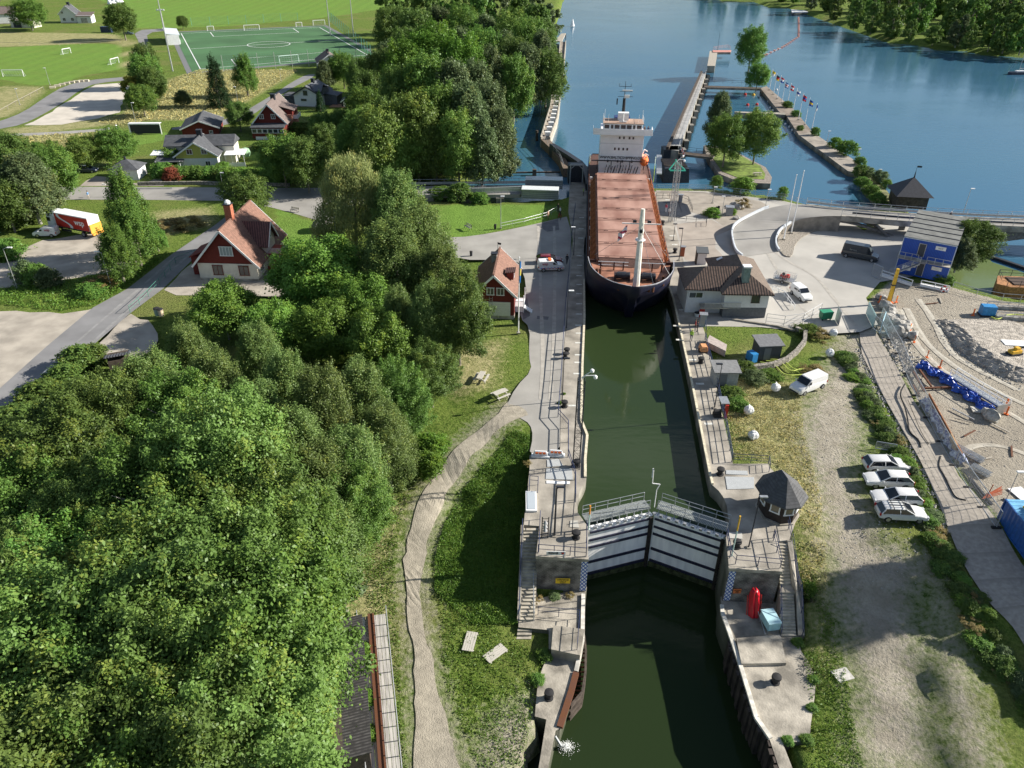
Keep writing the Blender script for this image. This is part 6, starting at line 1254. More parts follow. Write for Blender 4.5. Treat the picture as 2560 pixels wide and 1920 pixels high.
for off in(.8,4.5):
    for i in range(14):
        xa=x0+i*.9;xc=xa+.9
        fa=lambda x:1.9-3.2*((x-x0)/12.6)**1.6
        a=lerpx(near,xa);c=lerpx(near,xc);b.bar((a.x,a.y+off,fa(xa)),(c.x,c.y+off,fa(xc)),.7,.45)
    a=lerpx(near,x0+12.5);b.box((a.x,a.y+off,0),(.9,.7,4.4));b.bar((a.x-3.5,a.y+off,-.4),(a.x-6.5,a.y+off,2.1),.5,.4)
    a=lerpx(near,x0+21);b.box((a.x,a.y+off,.4),(.7,.7,3.8))
    xs2=g(2420,590,0).x
    for i in range(24):
        xa=xs2+i*1.4;q=lerpx(near,min(xa,near[-1].x-.1));q2=lerpx(near,min(xa+1.4,near[-1].x));za=2.0-3.2*max(0,1-i/14)**1.6;zb=2.0-3.2*max(0,1-(i+1)/14)**1.6
        b.add([(q.x,q.y+off-.25,2.1),(q2.x,q2.y+off-.25,2.1),(q2.x,q2.y+off-.25,zb),(q.x,q.y+off-.25,za),(q.x,q.y+off+.25,2.1),(q2.x,q2.y+off+.25,2.1),(q2.x,q2.y+off+.25,zb),(q.x,q.y+off+.25,za)],[(0,1,2,3),(4,7,6,5),(3,2,6,7)])
b.build('arch_girder',mat('girder_concrete',(.17,.165,.155),.9,var=.25),br)
pw=mat('parapet_white',(.6,.64,.68),.6,var=.1)
for l,s in((RO[:26],1),(RI[:18],-1)):
    b=B()
    for a,c in zip(l,l[1:]):b.bar(a+Vector((0,0,.35)),c+Vector((0,0,.35)),.25,.5)
    b.build('ramp_kerb',pw,br)
rail('grey railing along the far side of the road bridge',[p+Vector((0,-.15,.1)) for p in far[::3]],1.3,3,2.6,r=.04,mesh=False)
rail('grey railing along the near side of the road bridge',[p+Vector((0,.15,.1)) for p in near[::3]],1.2,3,2.2,r=.035)
b=B()
for a,c in zip(far,far[1:]):b.bar(a+Vector((0,-.5,.7)),c+Vector((0,-.5,.7)),.12,.4)
b.build('guard_rail',M('steel'),br)
b=B()
q=[p for p in near if p.x>near[0].x+1]
for a,c in zip(q,q[1:]):b.bar(a+Vector((0,.45,.7)),c+Vector((0,.45,.7)),.1,.35)
b.build('guard_rail',M('dark'),br)
# gravel island inside the curve with two flagpoles
isl=NS([(1950,628),(1943,612),(1946,592),(1960,578),(1990,562),(2012,556),(2047,575),(2010,590),(1987,611),(1980,644),(1960,642)])
b=B();b.prism([(p.x,p.y) for p in smoothp(isl,1)],0,.18);o=b.build('gravel_island',mat('cobble_gravel',(.30,.27,.23),.95,var=.5,scale=5,bump=.2,bscale=6));o['kind']='structure'
def pole(label,base,topx,topy,r0=.08,r1=.04,m=None,name='flagpole',cat='flagpole',group=None,flag=None,h=None):
    h=h or ztop(base,topx,topy)-base.z;t=thing(name,label,cat,base,0,group);b=B();b.tube((0,0,0),(0,0,h),r0,r1,8);b.lathe((0,0,h),[(.05,0),(.11,.08),(.02,.2)],8);b.build('pole',m or M('white'),t);b=B();b.box((0,0,.1),(.5,.5,.2));b.build('base',conc,t)
    if flag:
        # folded cloth hanging on the lee side
        cols_,w_,hh,dx=flag;V=[];F=[];nx_,nz_=8,len(cols_)*2;b=B()
        for k,cc in enumerate(cols_):
            b=B();n=3
            for i in range(nx_+1):
                for j in range(n):
                    u=i/nx_;v=(k+j/(n-1))/len(cols_);V0=(dx*u*w_*.8,.14*math.sin(u*7+v*2),h-.25-v*hh-u*w_*.35*(1-.3*v));b.v.append(V0)
            for i in range(nx_):
                for j in range(n-1):b.f.append((i*n+j,(i+1)*n+j,(i+1)*n+j+1,i*n+j+1));b.m.append(0)
            b.build('flag_stripe',mat('flag_%.2f_%.2f_%.2f'%cc,cc,.8,var=.05),t,recalc=False)
    return t
pole('left tall white flagpole on the gravel island',g(1959,599,.2),1992,438,.13,.06);pole('right tall white flagpole on the gravel island',g(1978,583,.2),2011,428,.13,.06)
pole('white flagpole with blue pennant in front of the red lock house',g(1296,833),1297,645,.09,.05,flag=(((.01,.12,.35),(.4,.35,.06),(.01,.12,.35)),.8,3.2,.4))
pole('tall white flagpole left of the weeping willow lawn',g(848,650),839,500,.09,.05)
RD,WH,BL,YE,BK=(.5,.02,.03),(.75,.75,.75),(.01,.06,.3),(.7,.45,.02),(.02,.02,.02)
FL=[((200,710),(228,550),(YE,WH),'yellow and white flag, farthest of the pier row'),((232,745),(255,585),(BK,RD,YE),'black red and yellow flag on the flag pier'),((262,780),(290,600),(RD,WH,BL),'red white and blue striped flag on the flag pier'),((298,812),(325,640),(BL,WH,RD,WH,BL),'blue flag with red cross stripes on the flag pier'),((345,815),(368,662),(RD,WH,RD),'red flag with white band on the flag pier'),
 ((383,900),(416,700),(WH,BL,WH),'white flag with blue band on the flag pier'),((430,945),(463,740),(RD,BL,RD),'red flag with blue band on the flag pier'),((480,985),(513,778),(BL,YE,BL),'blue flag with yellow band on the flag pier'),((537,1015),(567,820),(BL,WH),'narrow blue flag, nearest of the pier row')]
for i,(a,c,f,l) in enumerate(FL):
    pole(l,g(1860+a[0]/3.16,a[1]/3.16,-.2),1860+c[0]/3.16,c[1]/3.16,.1,.06,group='flags along the pier',flag=(f,1.9 if i<8 else .7,1.6,.8))
# ---------------------------------------------------------------- piers
def slab(name,label,poly,z1,z0=-2.5,m=None,cat='pier'):
    t=thing(name,label,cat,(0,0,0));b=B();b.prism([(p.x,p.y) for p in poly],z0,z1,cap=False);b.build('side_wall',cwall,t,recalc=True);b=B();b.poly([(p.x,p.y,z1) for p in poly]);o=b.build('deck',m or conc,t)
    bm=bmesh.new();bm.from_mesh(o.data);bmesh.ops.triangulate(bm,faces=bm.faces);[f.normal_flip() for f in bm.faces if f.normal.z<0];bm.to_mesh(o.data);bm.free();return t
N4=lambda l,z=-.3:[g(1860+x/3.16,y/3.16,z) for x,y in l]
N3=lambda l,z=.5:[g(1300+x/3.16,y/3.16,z) for x,y in l]
slab('flag_pier','long brown concrete pier carrying the row of flags',N4([(130,695),(280,885),(330,905),(430,1060),(540,1040),(400,870),(180,680)]),-.3,m=mat('pier_brown',(.22,.185,.155),.9,var=.25,scale=.4))
slab('wide_pier','wide pale pier section beyond the flag row',N4([(430,1062),(820,1350),(880,1362),(905,1300),(950,1318),(540,1042)]),-.3,m=mat('pier_grey',(.29,.26,.225),.9,var=.2,scale=.4))
slab('narrow_causeway','narrow overgrown causeway leading from the pier to the black pavilion',N4([(905,1300),(880,1362),(965,1500),(1050,1600),(1180,1640),(1280,1640),(1170,1560),(1010,1350),(955,1320)]),-.3,m=mat('causeway_soil',(.16,.17,.07),.9,var=.5,scale=.7))
slab('swimming_jetty','short concrete jetty reaching into the basin',N4([(-70,888),(-75,880),(320,890),(330,905)],.0),.0)
slab('basin_walkway','dark walkway closing the far end of the basin',N3([(1455,675),(1455,690),(1905,702),(1905,690)],.3),.3,-.3,M('darkwood'))
rail('railing on the dark walkway at the far end of the basin',N3([(1470,655),(1600,660),(1900,668)],.4),1.1,2,3,m=M('dark'))
island=N3([(1450,1150),(1480,1240),(1570,1370),(1740,1440),(1980,1450),(1990,1400),(1940,1320),(1840,1270),(1760,1225),(1640,1170),(1510,1148)],-.2)
slab('island_wall','small basin island ringed by a stone wall',island,-.2,m=mat('island_stone',(.24,.21,.185),.9,var=.3),cat='island')
cc=sum(island,Vector())/len(island);b=B();b.prism([tuple((cc+(p-cc)*.82)[:2]) for p in island],-.3,-.12);tag(b.build('lawn',mat('lawn_green',(.14,.2,.035),.95,var=.4,scale=.8,bump=.05)),kind='structure')
slab('island_footbridge','narrow footbridge from the long pier to the island',N3([(1255,1195),(1250,1215),(1520,1245),(1540,1225)],.6),.6,.1,M('darkwood'))
rail('railing on the island footbridge',N3([(1320,1195),(1540,1222)],.65),1.0,2,2,m=M('dark'))
# long grey approach pier with fender bays
t=slab('approach_pier','long grey guide pier right of the ship',[g(1756,182,1.4),g(1767,177,1.4),g(1697,377,1.4),g(1672,374,1.4)],1.4,-2.4,mat('pier_deck_grey',(.33,.33,.33),.85,var=.2,scale=.5))
A0=g(1697,377,1.4);A1=g(1767,177,1.4)
for i in range(13):
    b=B();p=A0.lerp(A1,(i+.6)/13);b.box((p.x+.75,p.y,-.8),(1.2,2.2,2.8));b.build('fender_bay',mat('bay_concrete',(.2,.19,.17),.9,var=.3),t)
B0=g(1672,374,1.4);B1=g(1756,182,1.4);b=B();b.bar(B0+Vector((-.35,0,-.6)),B1+Vector((-.35,0,-.6)),.7,2.6);b.build('fender_timber',M('darkwood'),t)
b=B();b.box((g(1684,392,0).x,g(1684,392,0).y+3,-.5),(4.6,4,3.8));b.build('pier_head',M('dark'),t)
rail('light railing along the long guide pier',[A0+Vector((-.2,0,0)),A1],1.1,2,6,m=M('steel'))
h=N3([(1480,520),(1500,400),(1560,410),(1540,520)],1.0);slab('pier_head_platform','white and red platform at the far head of the guide pier',h,1.0,-2,M('wood'))
slab('red_platform','pale red bridge arm on the pier head',N3([(1520,395),(1525,412),(1665,412),(1670,396)],1.2),1.2,.3,mat('faded_red',(.5,.24,.2),.8,var=.2));rail('red railing on the far pier head arm',N3([(1525,395),(1640,380),(1660,392)],1.3),1.3,3,2,m=mat('faded_red'))
b=B();p=N3([(1560,400)],1)[0];tag(b.tube((0,0,0),(0,0,7),.08,.04).build('radio_mast',M('dark'),loc=p),'thin dark mast on the far pier head','mast')
# left zigzag guide wall
t=thing('guide_wall','weathered timber guide wall with white blocks left of the ship','guide wall',(0,0,0))
Lp=N3([(318,330),(300,550),(262,700),(240,850),(200,980),(165,1100)],.6);Rp=N3([(362,330),(343,550),(320,700),(308,850),(290,950),(235,1100)],.6)
b=B()
for i in range(len(Lp)-1):b.prism([tuple(Lp[i][:2]),tuple(Rp[i][:2]),tuple(Rp[i+1][:2]),tuple(Lp[i+1][:2])],.1,.6)
b.build('deck',mat('guide_deck',(.27,.235,.2),.9,var=.3,scale=.6),t)
b=B()
for l in(Lp,Rp):
    for a,c in zip(l,l[1:]):b.bar(a+Vector((0,0,.3)),c+Vector((0,0,.3)),.3,.6);b.bar(a+Vector((0,0,-1.3)),c+Vector((0,0,-1.3)),.3,1.6)
b.build('timber_facing',M('wood'),t)
blkp=None
for i in range(15):
    f=i/14*3.9+.9;k=int(f);f-=k
    if k>=5:k,f=4,1
    a=Lp[k].lerp(Lp[min(5,k+1)],f);c=Rp[k].lerp(Rp[min(5,k+1)],f);p=a.lerp(c,.62)
    if blkp is None:b=B();b.box((0,0,.5),(1.5,1.3,1.0));blkp=b.build('white_block',M('white'),t,loc=p)
    else:q=blkp.copy();col.objects.link(q);q.parent=t;q.location=p
t=thing('inner_guide_wall','dark wooden guide wall bending toward the lock entrance','guide wall',(0,0,0));Lp=N3([(160,1095),(240,1170),(310,1250),(340,1330)],.5);Rp=N3([(235,1100),(300,1180),(355,1240),(400,1330)],.5);b=B()
for i in range(3):b.prism([tuple(Lp[i][:2]),tuple(Rp[i][:2]),tuple(Rp[i+1][:2]),tuple(Lp[i+1][:2])],-2.4,.5)
b.build('deck',mat('brown_deck',(.16,.12,.09),.9,var=.3),t)
b=B();l=N3([(250,1160),(380,1240),(470,1300),(520,1360),(545,1480)],.8)
for a,c in zip(l,l[1:]):b.bar(a+Vector((0,0,-.9)),c+Vector((0,0,-.9)),1.3,3.4)
b.build('fender_wall',M('dark'),t);rail('thin railing on the bending guide wall',[p+Vector((.1,0,.1)) for p in Lp],1.1,2,3,m=M('steel'))
# portal frame on left lock head
t=thing('steel_portal','grey steel portal over a black recess at the left lock head','portal',g(1440,462));b=B();W_=g(1453,462).x-g(1422,462).x
b.tube((-W_/2,0,0),(-W_/2,0,4.4),.14);b.tube((W_/2,0,0),(W_/2,0,4.4),.14);b.bar((-W_/2,0,4.4),(W_/2,0,4.4),.3);b.bar((-W_/2,0,3.4),(-W_/2+1,0,4.3),.12);b.bar((W_/2,0,3.4),(W_/2-1,0,4.3),.12);b.build('frame',M('steel'),t);b=B();b.box((0,3.2,1.7),(W_+.6,3.0,3.9));b.build('black_housing',M('dark'),t)
# left bascule bridge, open
t=thing('side_road_bridge','left approach bridge with grey girders over the narrow inlet','bridge',(0,0,0))
fr_=NS([(985,466,1.2),(1329,462,1.2)]);nr=NS([(985,487,1.2),(1300,486,1.2)])
b=B();b.prism([tuple(fr_[0][:2]),tuple(fr_[1][:2]),tuple(nr[1][:2]),tuple(nr[0][:2])],.5,1.2);b.build('deck',asph2,t)
b=B();b.bar(NS([(1158,484,1.3)])[0]+Vector((0,0,.5)),NS([(1329,478,1.3)])[0]+Vector((0,0,.5)),.4,1.2);b.bar(fr_[0]+Vector((0,0,.6)),fr_[1]+Vector((0,0,.6)),.25,.5);b.build('side_girder',M('steel'),t)
b=B();
for px in(1075,1165,1250):
    p=g(px,500,0);b.box((p.x,p.y+1,-.6),(1.6,3.5,2.4))
b.build('bridge_pier',cwall,t)
rail('railing along the left approach bridge, roadside',[nr[0]+Vector((0,0,.1)),nr[1]+Vector((0,0,.1))],1.1,2,2.6,m=M('steel'));rail('far railing along the left approach bridge',[fr_[0]+Vector((0,0,.1)),fr_[1]+Vector((0,0,.1))],1.3,2,2.6,m=M('steel'))
gs=stripes('ribbed_steel',(.34,.36,.37),(.2,.215,.225),'z',2.6,.03,.12,.5,.5)
for (x0,y0,x1,y1,l) in((1313,470,1406,472,'far ribbed steel girder with white top beside the left lock head'),(1304,495,1396,498,'near ribbed steel girder with white top beside the left lock head')):
    a=g(x0,y0,.4);c=g(x1,y1,.4);t=thing('bridge_girder',l,'girder',a,facing(a,c));L_=(c-a).length;b=B();b.box((L_/2,0,1.0),(L_,1.0,1.9));b.build('web',gs,t);b=B();b.box((L_/2,.5,2.0),(L_,2.6,.14));b.build('top_flange',mat('pale_zinc',(.62,.66,.66),.5,var=.1),t)
b=B();a=g(1254,432,-.9);c=g(1400,430,-.9);b.bar(a,c,.4,.3)
for px in(1271,1336):
    p=g(px,433,-1);b.box((p.x,p.y,-.9),(.9,.9,1.6))
tag(b.build('floating_boom',M('darkwood')),'dark boom across the inlet above the left bridge','boom')
p=g(1342,347,-1);b=B();b.tube((0,0,-1),(0,0,2.2),.35,.35,10);tag(b.build('mooring_post',M('darkwood'),loc=p),'dark round mooring post left of the guide wall','post')
# far jetty on the west bank
t=thing('small_jetty','pale jetty at the west bank far up the river','jetty',(0,0,0));q=N3([(280,322),(325,265),(362,262),(330,328)],.8);b=B();b.prism([tuple(p[:2]) for p in q],.4,.8);b.build('deck',M('wood'),t)
b=B();
for p in q:b.tube((p.x,p.y,-2),(p.x,p.y,.5),.2)
b.build('pile',M('darkwood'),t)
slab('bank_wall','dark stone quay behind the guide wall by the trees',N3([(235,600),(285,600),(310,350),(255,340)],.2),.2,m=mat('dark_quay',(.1,.11,.08),.9,var=.4))
# floating buoy line
pts=[g(1860+x/3.16,y/3.16,-1.4) for x,y in [(430,140),(432,190),(432,250),(430,290),(400,310),(350,345),(300,375),(240,400),(180,430),(145,440)]]
rope=thing('boom_rope','thin rope of the floating boom across the river','rope',(0,0,0));b=B();b.path([p+Vector((0,0,-.1)) for p in pts],.05,5);b.build('rope',mat('rope_pale',(.5,.35,.33),.7),rope)
buoy=None;tot=0
for a,c in zip(pts,pts[1:]):
    n=max(2,int((c-a).length/4.5))
    for i in range(n):
        p=a.lerp(c,i/n);tot+=1
        if buoy is None:b=B();b.lathe((0,0,0),[(.1,-.55),(.4,-.4),(.42,0),(.4,.4),(.1,.55)],10,'x');buoy=tag(b.build('float',mat('float_red',(.62,.3,.24),.5),loc=p,smooth=True),'red float of the boom line curving across the river','float','floats of the boom line')
        else:
            q=buoy.copy();col.objects.link(q);q.location=p
for i,(x,y,c_,l) in enumerate([(1863,237,'red','small red buoy near the basin walkway'),(1869,263,'red','left dark buoy in the middle of the basin'),(1892,262,'red','right dark buoy in the middle of the basin'),(1884,238,'yellow','small yellow buoy in the far basin'),(1844,307,'orange','orange buoy behind the island')]):
    p=g(x,y,-1.4);b=B();b.lathe((0,0,.1),[(.1,-.5),(.5,-.2),(.5,.2),(.1,.5)],10);tag(b.build('buoy',M(c_),loc=p,smooth=True),l,'buoy')
for i,(x,y) in enumerate([(1857+85,225),(1921,254),(1925,270),(1932,277),(1948,296),(1955,303),(1963,311),(1973,318),(1980,326),(1988,333)]):
    p=g(x,y,-1.4);b=B();b.lathe((0,0,.1),[(.1,-.35),(.32,-.15),(.32,.15),(.1,.35)],8);tag(b.build('mooring_buoy',M('white'),loc=p,smooth=True),'little white mooring buoy in the row beside the flag pier','buoy','white mooring buoys')
# beacon & navigation mark
p=g(1431,65,-1.2);b=B();b.lathe((0,0,0),[(1.3,0),(.9,.8),(.2,3.4)],10);tag(b.build('beacon',M('white'),loc=p),'white conical beacon off the west bank','beacon')
p=g(1850+30,26,-.8);slab('boat_dock','pale boat dock on the far bank','x' and [g(1978,24,-.4),g(2020,26,-.4),g(2020,31,-.4),g(1980,32,-.4)],-.4,-1.4,M('white'),'dock')
p=g(2545,185,-1.4);t=thing('sailing_boat','moored dark sailing boat at the right frame edge','sailboat',(p.x,p.y,-1.4),R(8));b=B();b.prism([(-4.5,0),(-3.5,-1),(2,-1.3),(4.2,-1),(4.2,1),(2,1.3),(-3.5,1)],-.2,.8);b.build('hull',mat('navy_boat',(.02,.025,.05),.4),t);b=B();b.box((.5,0,1.0),(3.5,1.4,.5));b.build('cabin',M('white'),t);b=B();b.tube((0,0,.8),(0,0,11),.09);b.tube((0,0,2),(3.6,0,2),.07);b.tube((-4.4,0,.8),(0,0,10.8),.02);b.tube((4.2,0,.8),(0,0,10.8),.02);b.build('mast',M('steel'),t)
# dark floating boom lower right, barge
b=B();a=g(2470,640,-1.3);c=g(2620,690,-1.3);tag(b.bar(a,c,.7,.5).build('floating_boom',M('dark')),'black floating boom right of the blue office','boom')
a=g(2505,735,-.2);t=thing('barge','brown barge with railing moored at the construction quay','barge',(a.x,a.y+1,0),R(-4));b=B();b.prism([(0,1.2),(1.6,0),(14,0),(14,4.5),(1.6,4.5)],-2,.6);b.build('hull',mat('barge_brown',(.35,.17,.07),.8,var=.3),t);b=B();b.prism([(2.5,.8),(14,.8),(14,3.8),(2.5,3.8)],.55,.75);b.build('hold',mat('dark_hold',(.07,.045,.035),.9),t)
b=B()
for zz in(1.2,1.7):b.path([(.6,1.0,zz),(14,.1,zz)],.04);b.path([(.6,1.2,zz),(1.6,4.4,zz),(14,4.4,zz)],.04)
for i in range(7):b.tube((1+i*2,.1,.6),(1+i*2,.1,1.7),.04);b.tube((1.6+i*2,4.4,.6),(1.6+i*2,4.4,1.7),.04)
b.build('railing',M('dark'),t)
# ---------------------------------------------------------------- football pitch
pc=NS([(453,84),(799,69),(918,138),(501,173)]);ctr=sum(pc,Vector())/4
dk=[ctr+(p-ctr)*1.10 for p in pc]
sheet('running_strip',[ctr+(p-ctr)*1.16 for p in pc],mat('pitch_border',(.16,.165,.17),.9,var=.1),.03)
pg=mat('artificial_turf',(.055,.14,.055),.9,var=.18,scale=.05,detail=2);sheet('football_pitch',dk,pg,.06)
b=B();wl=.35
def ln(a,c):
    a=Vector(a);c=Vector(c);dd=(c-a).normalized()*wl/2;n=Vector((-dd.y,dd.x,0));b.add([(a+n).to_tuple()[:2]+(.1,),(c+n).to_tuple()[:2]+(.1,),(c-n).to_tuple()[:2]+(.1,),(a-n).to_tuple()[:2]+(.1,)],[(0,1,2,3)])
for i in range(4):ln(pc[i],pc[(i+1)%4])
U_=(pc[1]-pc[0]);V_=(pc[3]-pc[0]);Pq=lambda u,v:pc[0].lerp(pc[1],u).lerp(pc[3].lerp(pc[2],u),v)
ln(Pq(0,.5),Pq(1,.5))
cpt=g(672,111.5)
for i in range(32):
    a0,a1=i/32*6.283,(i+1)/32*6.283;ln(cpt+Vector((math.cos(a0),math.sin(a0),0))*9.15,cpt+Vector((math.cos(a1),math.sin(a1),0))*9.15)
for v0,v1 in((0,.16),(1,.84)):
    ln(Pq(.2,v0),Pq(.2,v1));ln(Pq(.8,v0),Pq(.8,v1));ln(Pq(.2,v1),Pq(.8,v1))
o=b.build('pitch_lines',M('white'),recalc=False);o['kind']='structure'
def goal(label,px,py,w_,h,rz,m=None,group=None,dp=1.5):
    p=g(px,py);t=thing('football_goal',label,'goal',(p.x,p.y,.05),rz,group);b=B();r=.12;b.tube((-w_/2,0,0),(-w_/2,0,h),r);b.tube((w_/2,0,0),(w_/2,0,h),r);b.tube((-w_/2,0,h),(w_/2,0,h),r);b.build('goal_frame',m or M('white'),t)
    b=B()
    for s in(-1,1):b.tube((s*w_/2,0,h),(s*w_/2,dp,0),.05)
    b.tube((-w_/2,dp,0),(w_/2,dp,0),.05)
    for i in range(9):x=-w_/2+w_*i/8;b.tube((x,0,h),(x,dp,0),.02,.02,3)
    for i in range(4):b.tube((-w_/2,dp*i/4,h*(1-i/4)),(w_/2,dp*i/4,h*(1-i/4)),.02,.02,3)
    b.build('net',mat('net_white',(.5,.55,.53),.9),t);return t
pr_=facing(pc[0],pc[1])
goal('white goal on the far goal line of the pitch',630,76,7.3,2.4,pr_);goal('greenish white goal at the near end of the pitch',723,157,7.6,2.6,facing(pc[3],pc[2])+math.pi,mat('mint_paint',(.5,.7,.62),.5))
goal('small white goal stored left behind the far line',527,77,3,2,pr_);goal('small white goal stored at the far right of the pitch',748,67,3,2,pr_);goal('white goal stored at the far right corner of the pitch',798,63,6,2.3,pr_)
goal('white goal on the left lawn, far side',168,135,4,2,R(70));goal('white goal on the left lawn, right side',288,160,5,2,R(80));goal('white goal at the left frame edge of the lawn',34,192,7,2.2,R(5))
# ball fence: tall posts with fine mesh along near and right side
def ballfence(label,pts,h,sp,m):
    t=thing('ball_fence',label,'fence',pts[0]);o=pts[0];b=B();pb=B();pb.tube((0,0,0),(0,0,h),.09,.09,5);p0=None;nn=0
    for a,c in zip(pts,pts[1:]):
        n=max(1,int((c-a).length/sp))
        for i in range(n+1):
            q=a.lerp(c,i/n)-o
            if p0 is None:p0=pb.build('post',m,t,loc=q)
            elif nn<95:e_=p0.copy();col.objects.link(e_);e_.parent=t;e_.location=q;nn+=1
        for j in range(1,9):b.tube(a-o+Vector((0,0,h*j/8)),c-o+Vector((0,0,h*j/8)),.018,.018,3)
        k=int((c-a).length/.9)
        for i in range(k):q=a.lerp(c,i/k)-o;b.tube(q,q+Vector((0,0,h)),.012,.012,3)
    b.build('wire_mesh',mat('mesh_green',(.1,.28,.2),.7),t)
ballfence('tall wire fence along the near end of the football pitch',NS([(560,182),(930,155)]),6,6,M('steel'))
ballfence('green wire fence along the right side of the football pitch',NS([(826,55),(935,150)]),5,7,mat('mesh_post_green',(.12,.35,.28),.6))
ballfence('green wire fence behind the far goal line',NS([(480,66),(745,52)]),4,9,mat('mesh_post_green'))
def mast(label,bx,by,tx,ty,heads=4):
    p=g(bx,by);h=min(30,ztop(p,tx,ty));t=thing('floodlight_mast',label,'floodlight',p);b=B();b.tube((0,0,0),(0,0,h),.28,.14,8);b.build('pole',M('steel'),t);b=B();b.bar((-1.6,0,h),(1.6,0,h),.2)
    for i in range(heads):b.box((-1.5+i*3/(heads-1),-.3,h+.1),(.7,.4,.6))
    b.build('lamp_head',M('white'),t)
mast('floodlight mast at the near left of the pitch',432,178,391,-40);mast('floodlight mast left of the grandstand',413,82,402,25);mast('floodlight mast at the far right corner of the pitch',826,90,822,-20);mast('second floodlight mast right of the pitch',884,92,875,-20);mast('floodlight mast in front of the wood edge',981,90,978,12)
p=g(430,98);t=thing('grandstand','small white grandstand on the left touchline','grandstand',(p.x,p.y,0),R(24));b=B();b.box((0,-8,4.2),(6,22,.3),ry=R(6));b.build('roof',mat('stand_roof',(.55,.6,.64),.6),t);b=B();b.box((2.6,-8,1.0),(.3,22,1.4));b.box((-2.4,-8,1.8),(.3,22,3.6));b.box((0,-19,2),(5,.3,4));b.build('wall',M('white'),t);b=B()
for i in range(3):b.box((-1.5+i*1.1,-8,.5+.35*(2-i)),(1.0,21,.4))
b.build('seat_row',M('stone'),t)
# ---------------------------------------------------------------- lamps, masts, bollards
def lamp(label,bx,by,tx,ty,z=0,m=None,arm=1.2,dirx=1,head=None,r=.07,name='street_lamp',group=None):
    p=g(bx,by,z);h=ztop(p,tx,ty)-z;h=min(h,14);t=thing(name,label,'street lamp',p,0,group);b=B();b.tube((0,0,0),(0,0,h*.97),r,r*.6,8)
    if arm:b.path([(0,0,h*.96),(dirx*arm*.5,0,h),(dirx*arm,0,h)],r*.6)
    b.build('pole',m or M('steel'),t);b=B();b.box((dirx*arm*1.05,0,h+.02),(.75,.32,.14));b.build('lamp_head',head or M('white'),t,bevel=.03);b=B();b.box((0,0,.08),(.4,.4,.16));b.build('base',conc,t);return t
for a in [('bent street lamp at the left edge of the gravel parking',43,720,11,619,0,None,1.0,1),('street lamp in front of the pale aspen',278,717,253,629,0,None,.6,-1),('street lamp between the gravel lot and the garden screen',340,308,323,257,0,None,.3,1),('street lamp on the street verge below the hedge',562,492,556,432,0,None,.3,1),
 ('lamp on the left lawn by the far curved road',125,212,117,170,0,None,.3,-1),('lamp on the left dry slope',50,262,46,222,0,None,.2,1),('lamp beside the lane in the dry meadow',597,268,593,217,0,None,.3,-1),('lamp where the lane leaves the meadow',703,203,698,173,0,None,.3,1),('lamp post with green band on the inlet lawn',1252,571,1253,491,0,None,.3,1),('street lamp on the main street behind the aspen',283,492,271,461,0,None,1.2,-1),
 ('lamp nearest the fence on the right paved yard',1781,508,1783,468,0,None,.2,1),('lamp beside the planter with folding chairs',1804,541,1808,491,0,None,.2,-1),('lamp at the water fence behind the ramp',1913,520,1919,474,0,None,.2,1),('street lamp on the road bridge right of the blue office',2407,536,2426,472,3,None,.3,1),('lamp on the far pier by the bushes',2068,352,2071,328,-.3,None,.1,1),('second lamp on the far pier',2143,397,2144,373,-.3,None,.1,1),('third lamp on the overgrown causeway',2196,440,2197,424,-.3,None,.1,1)]:
    lamp(*a)
for a in [('black lamp mast on the left quay beside the bollards',1405,1004,1412,896,0,M('dark'),.3,1,M('dark')),('dark lamp mast with white head near the lock house',1416,823,1424,727,0,M('dark'),.4,1,M('white')),('black lamp mast on the left gate pier',1386,1341,1391,1217,0,M('dark'),.3,1,M('dark'),.11),
 ('tall black lamp mast on the right quay beside the pump shed',1786,1021,1805,910,0,M('dark'),-.3,1,M('dark')),('dark lamp mast on the right gate pier beside the hut',1871,1370,1894,1242,0,M('dark'),.3,1,M('steel')),('dark lamp mast on the brown paving of the right quay',1697,652,1703,571,0,M('dark'),.3,-1,M('dark')),('dark lamp mast on the left quay in the ship shadow',1434,640,1438,568,0,M('dark'),.3,-1,M('white')),('thin dark mast on the right quay edge',1683,602,1686,560,0,M('dark'),0,1,M('dark'))]:
    lamp(*a,name='quay_lamp')
def spole(label,bx,by,tx,ty,c1,c2,z=0):
    p=g(bx,by,z);h=ztop(p,tx,ty)-z;t=thing('marker_pole',label,'pole',p);b=B();b.tube((0,0,0),(0,0,h*.65),.07,.07,8);b.build('lower_pole',c1,t);b=B();b.tube((0,0,h*.65),(0,0,h),.08,.08,8);b.build('upper_pole',c2,t)
pgn=mat('pale_pole',(.45,.6,.55),.5);spole('pale pole with yellow top on the right gate pier',1829,1391,1847,1290,pgn,M('yellow'));spole('pale pole with orange top at the left gate hinge',1471,1324,1470,1264,pgn,mat('orange_tip',(.7,.3,.05),.5));spole('yellow green marker pole at the left lock head',1472,438,1473,386,mat('lime',(.45,.65,.1),.5),pgn);spole('yellow green marker pole at the right lock head',1633,455,1642,392,mat('lime'),pgn);spole('lime marker pole in the ship shadow on the left quay',1458,490,1458,472,M('dark'),mat('lime'))
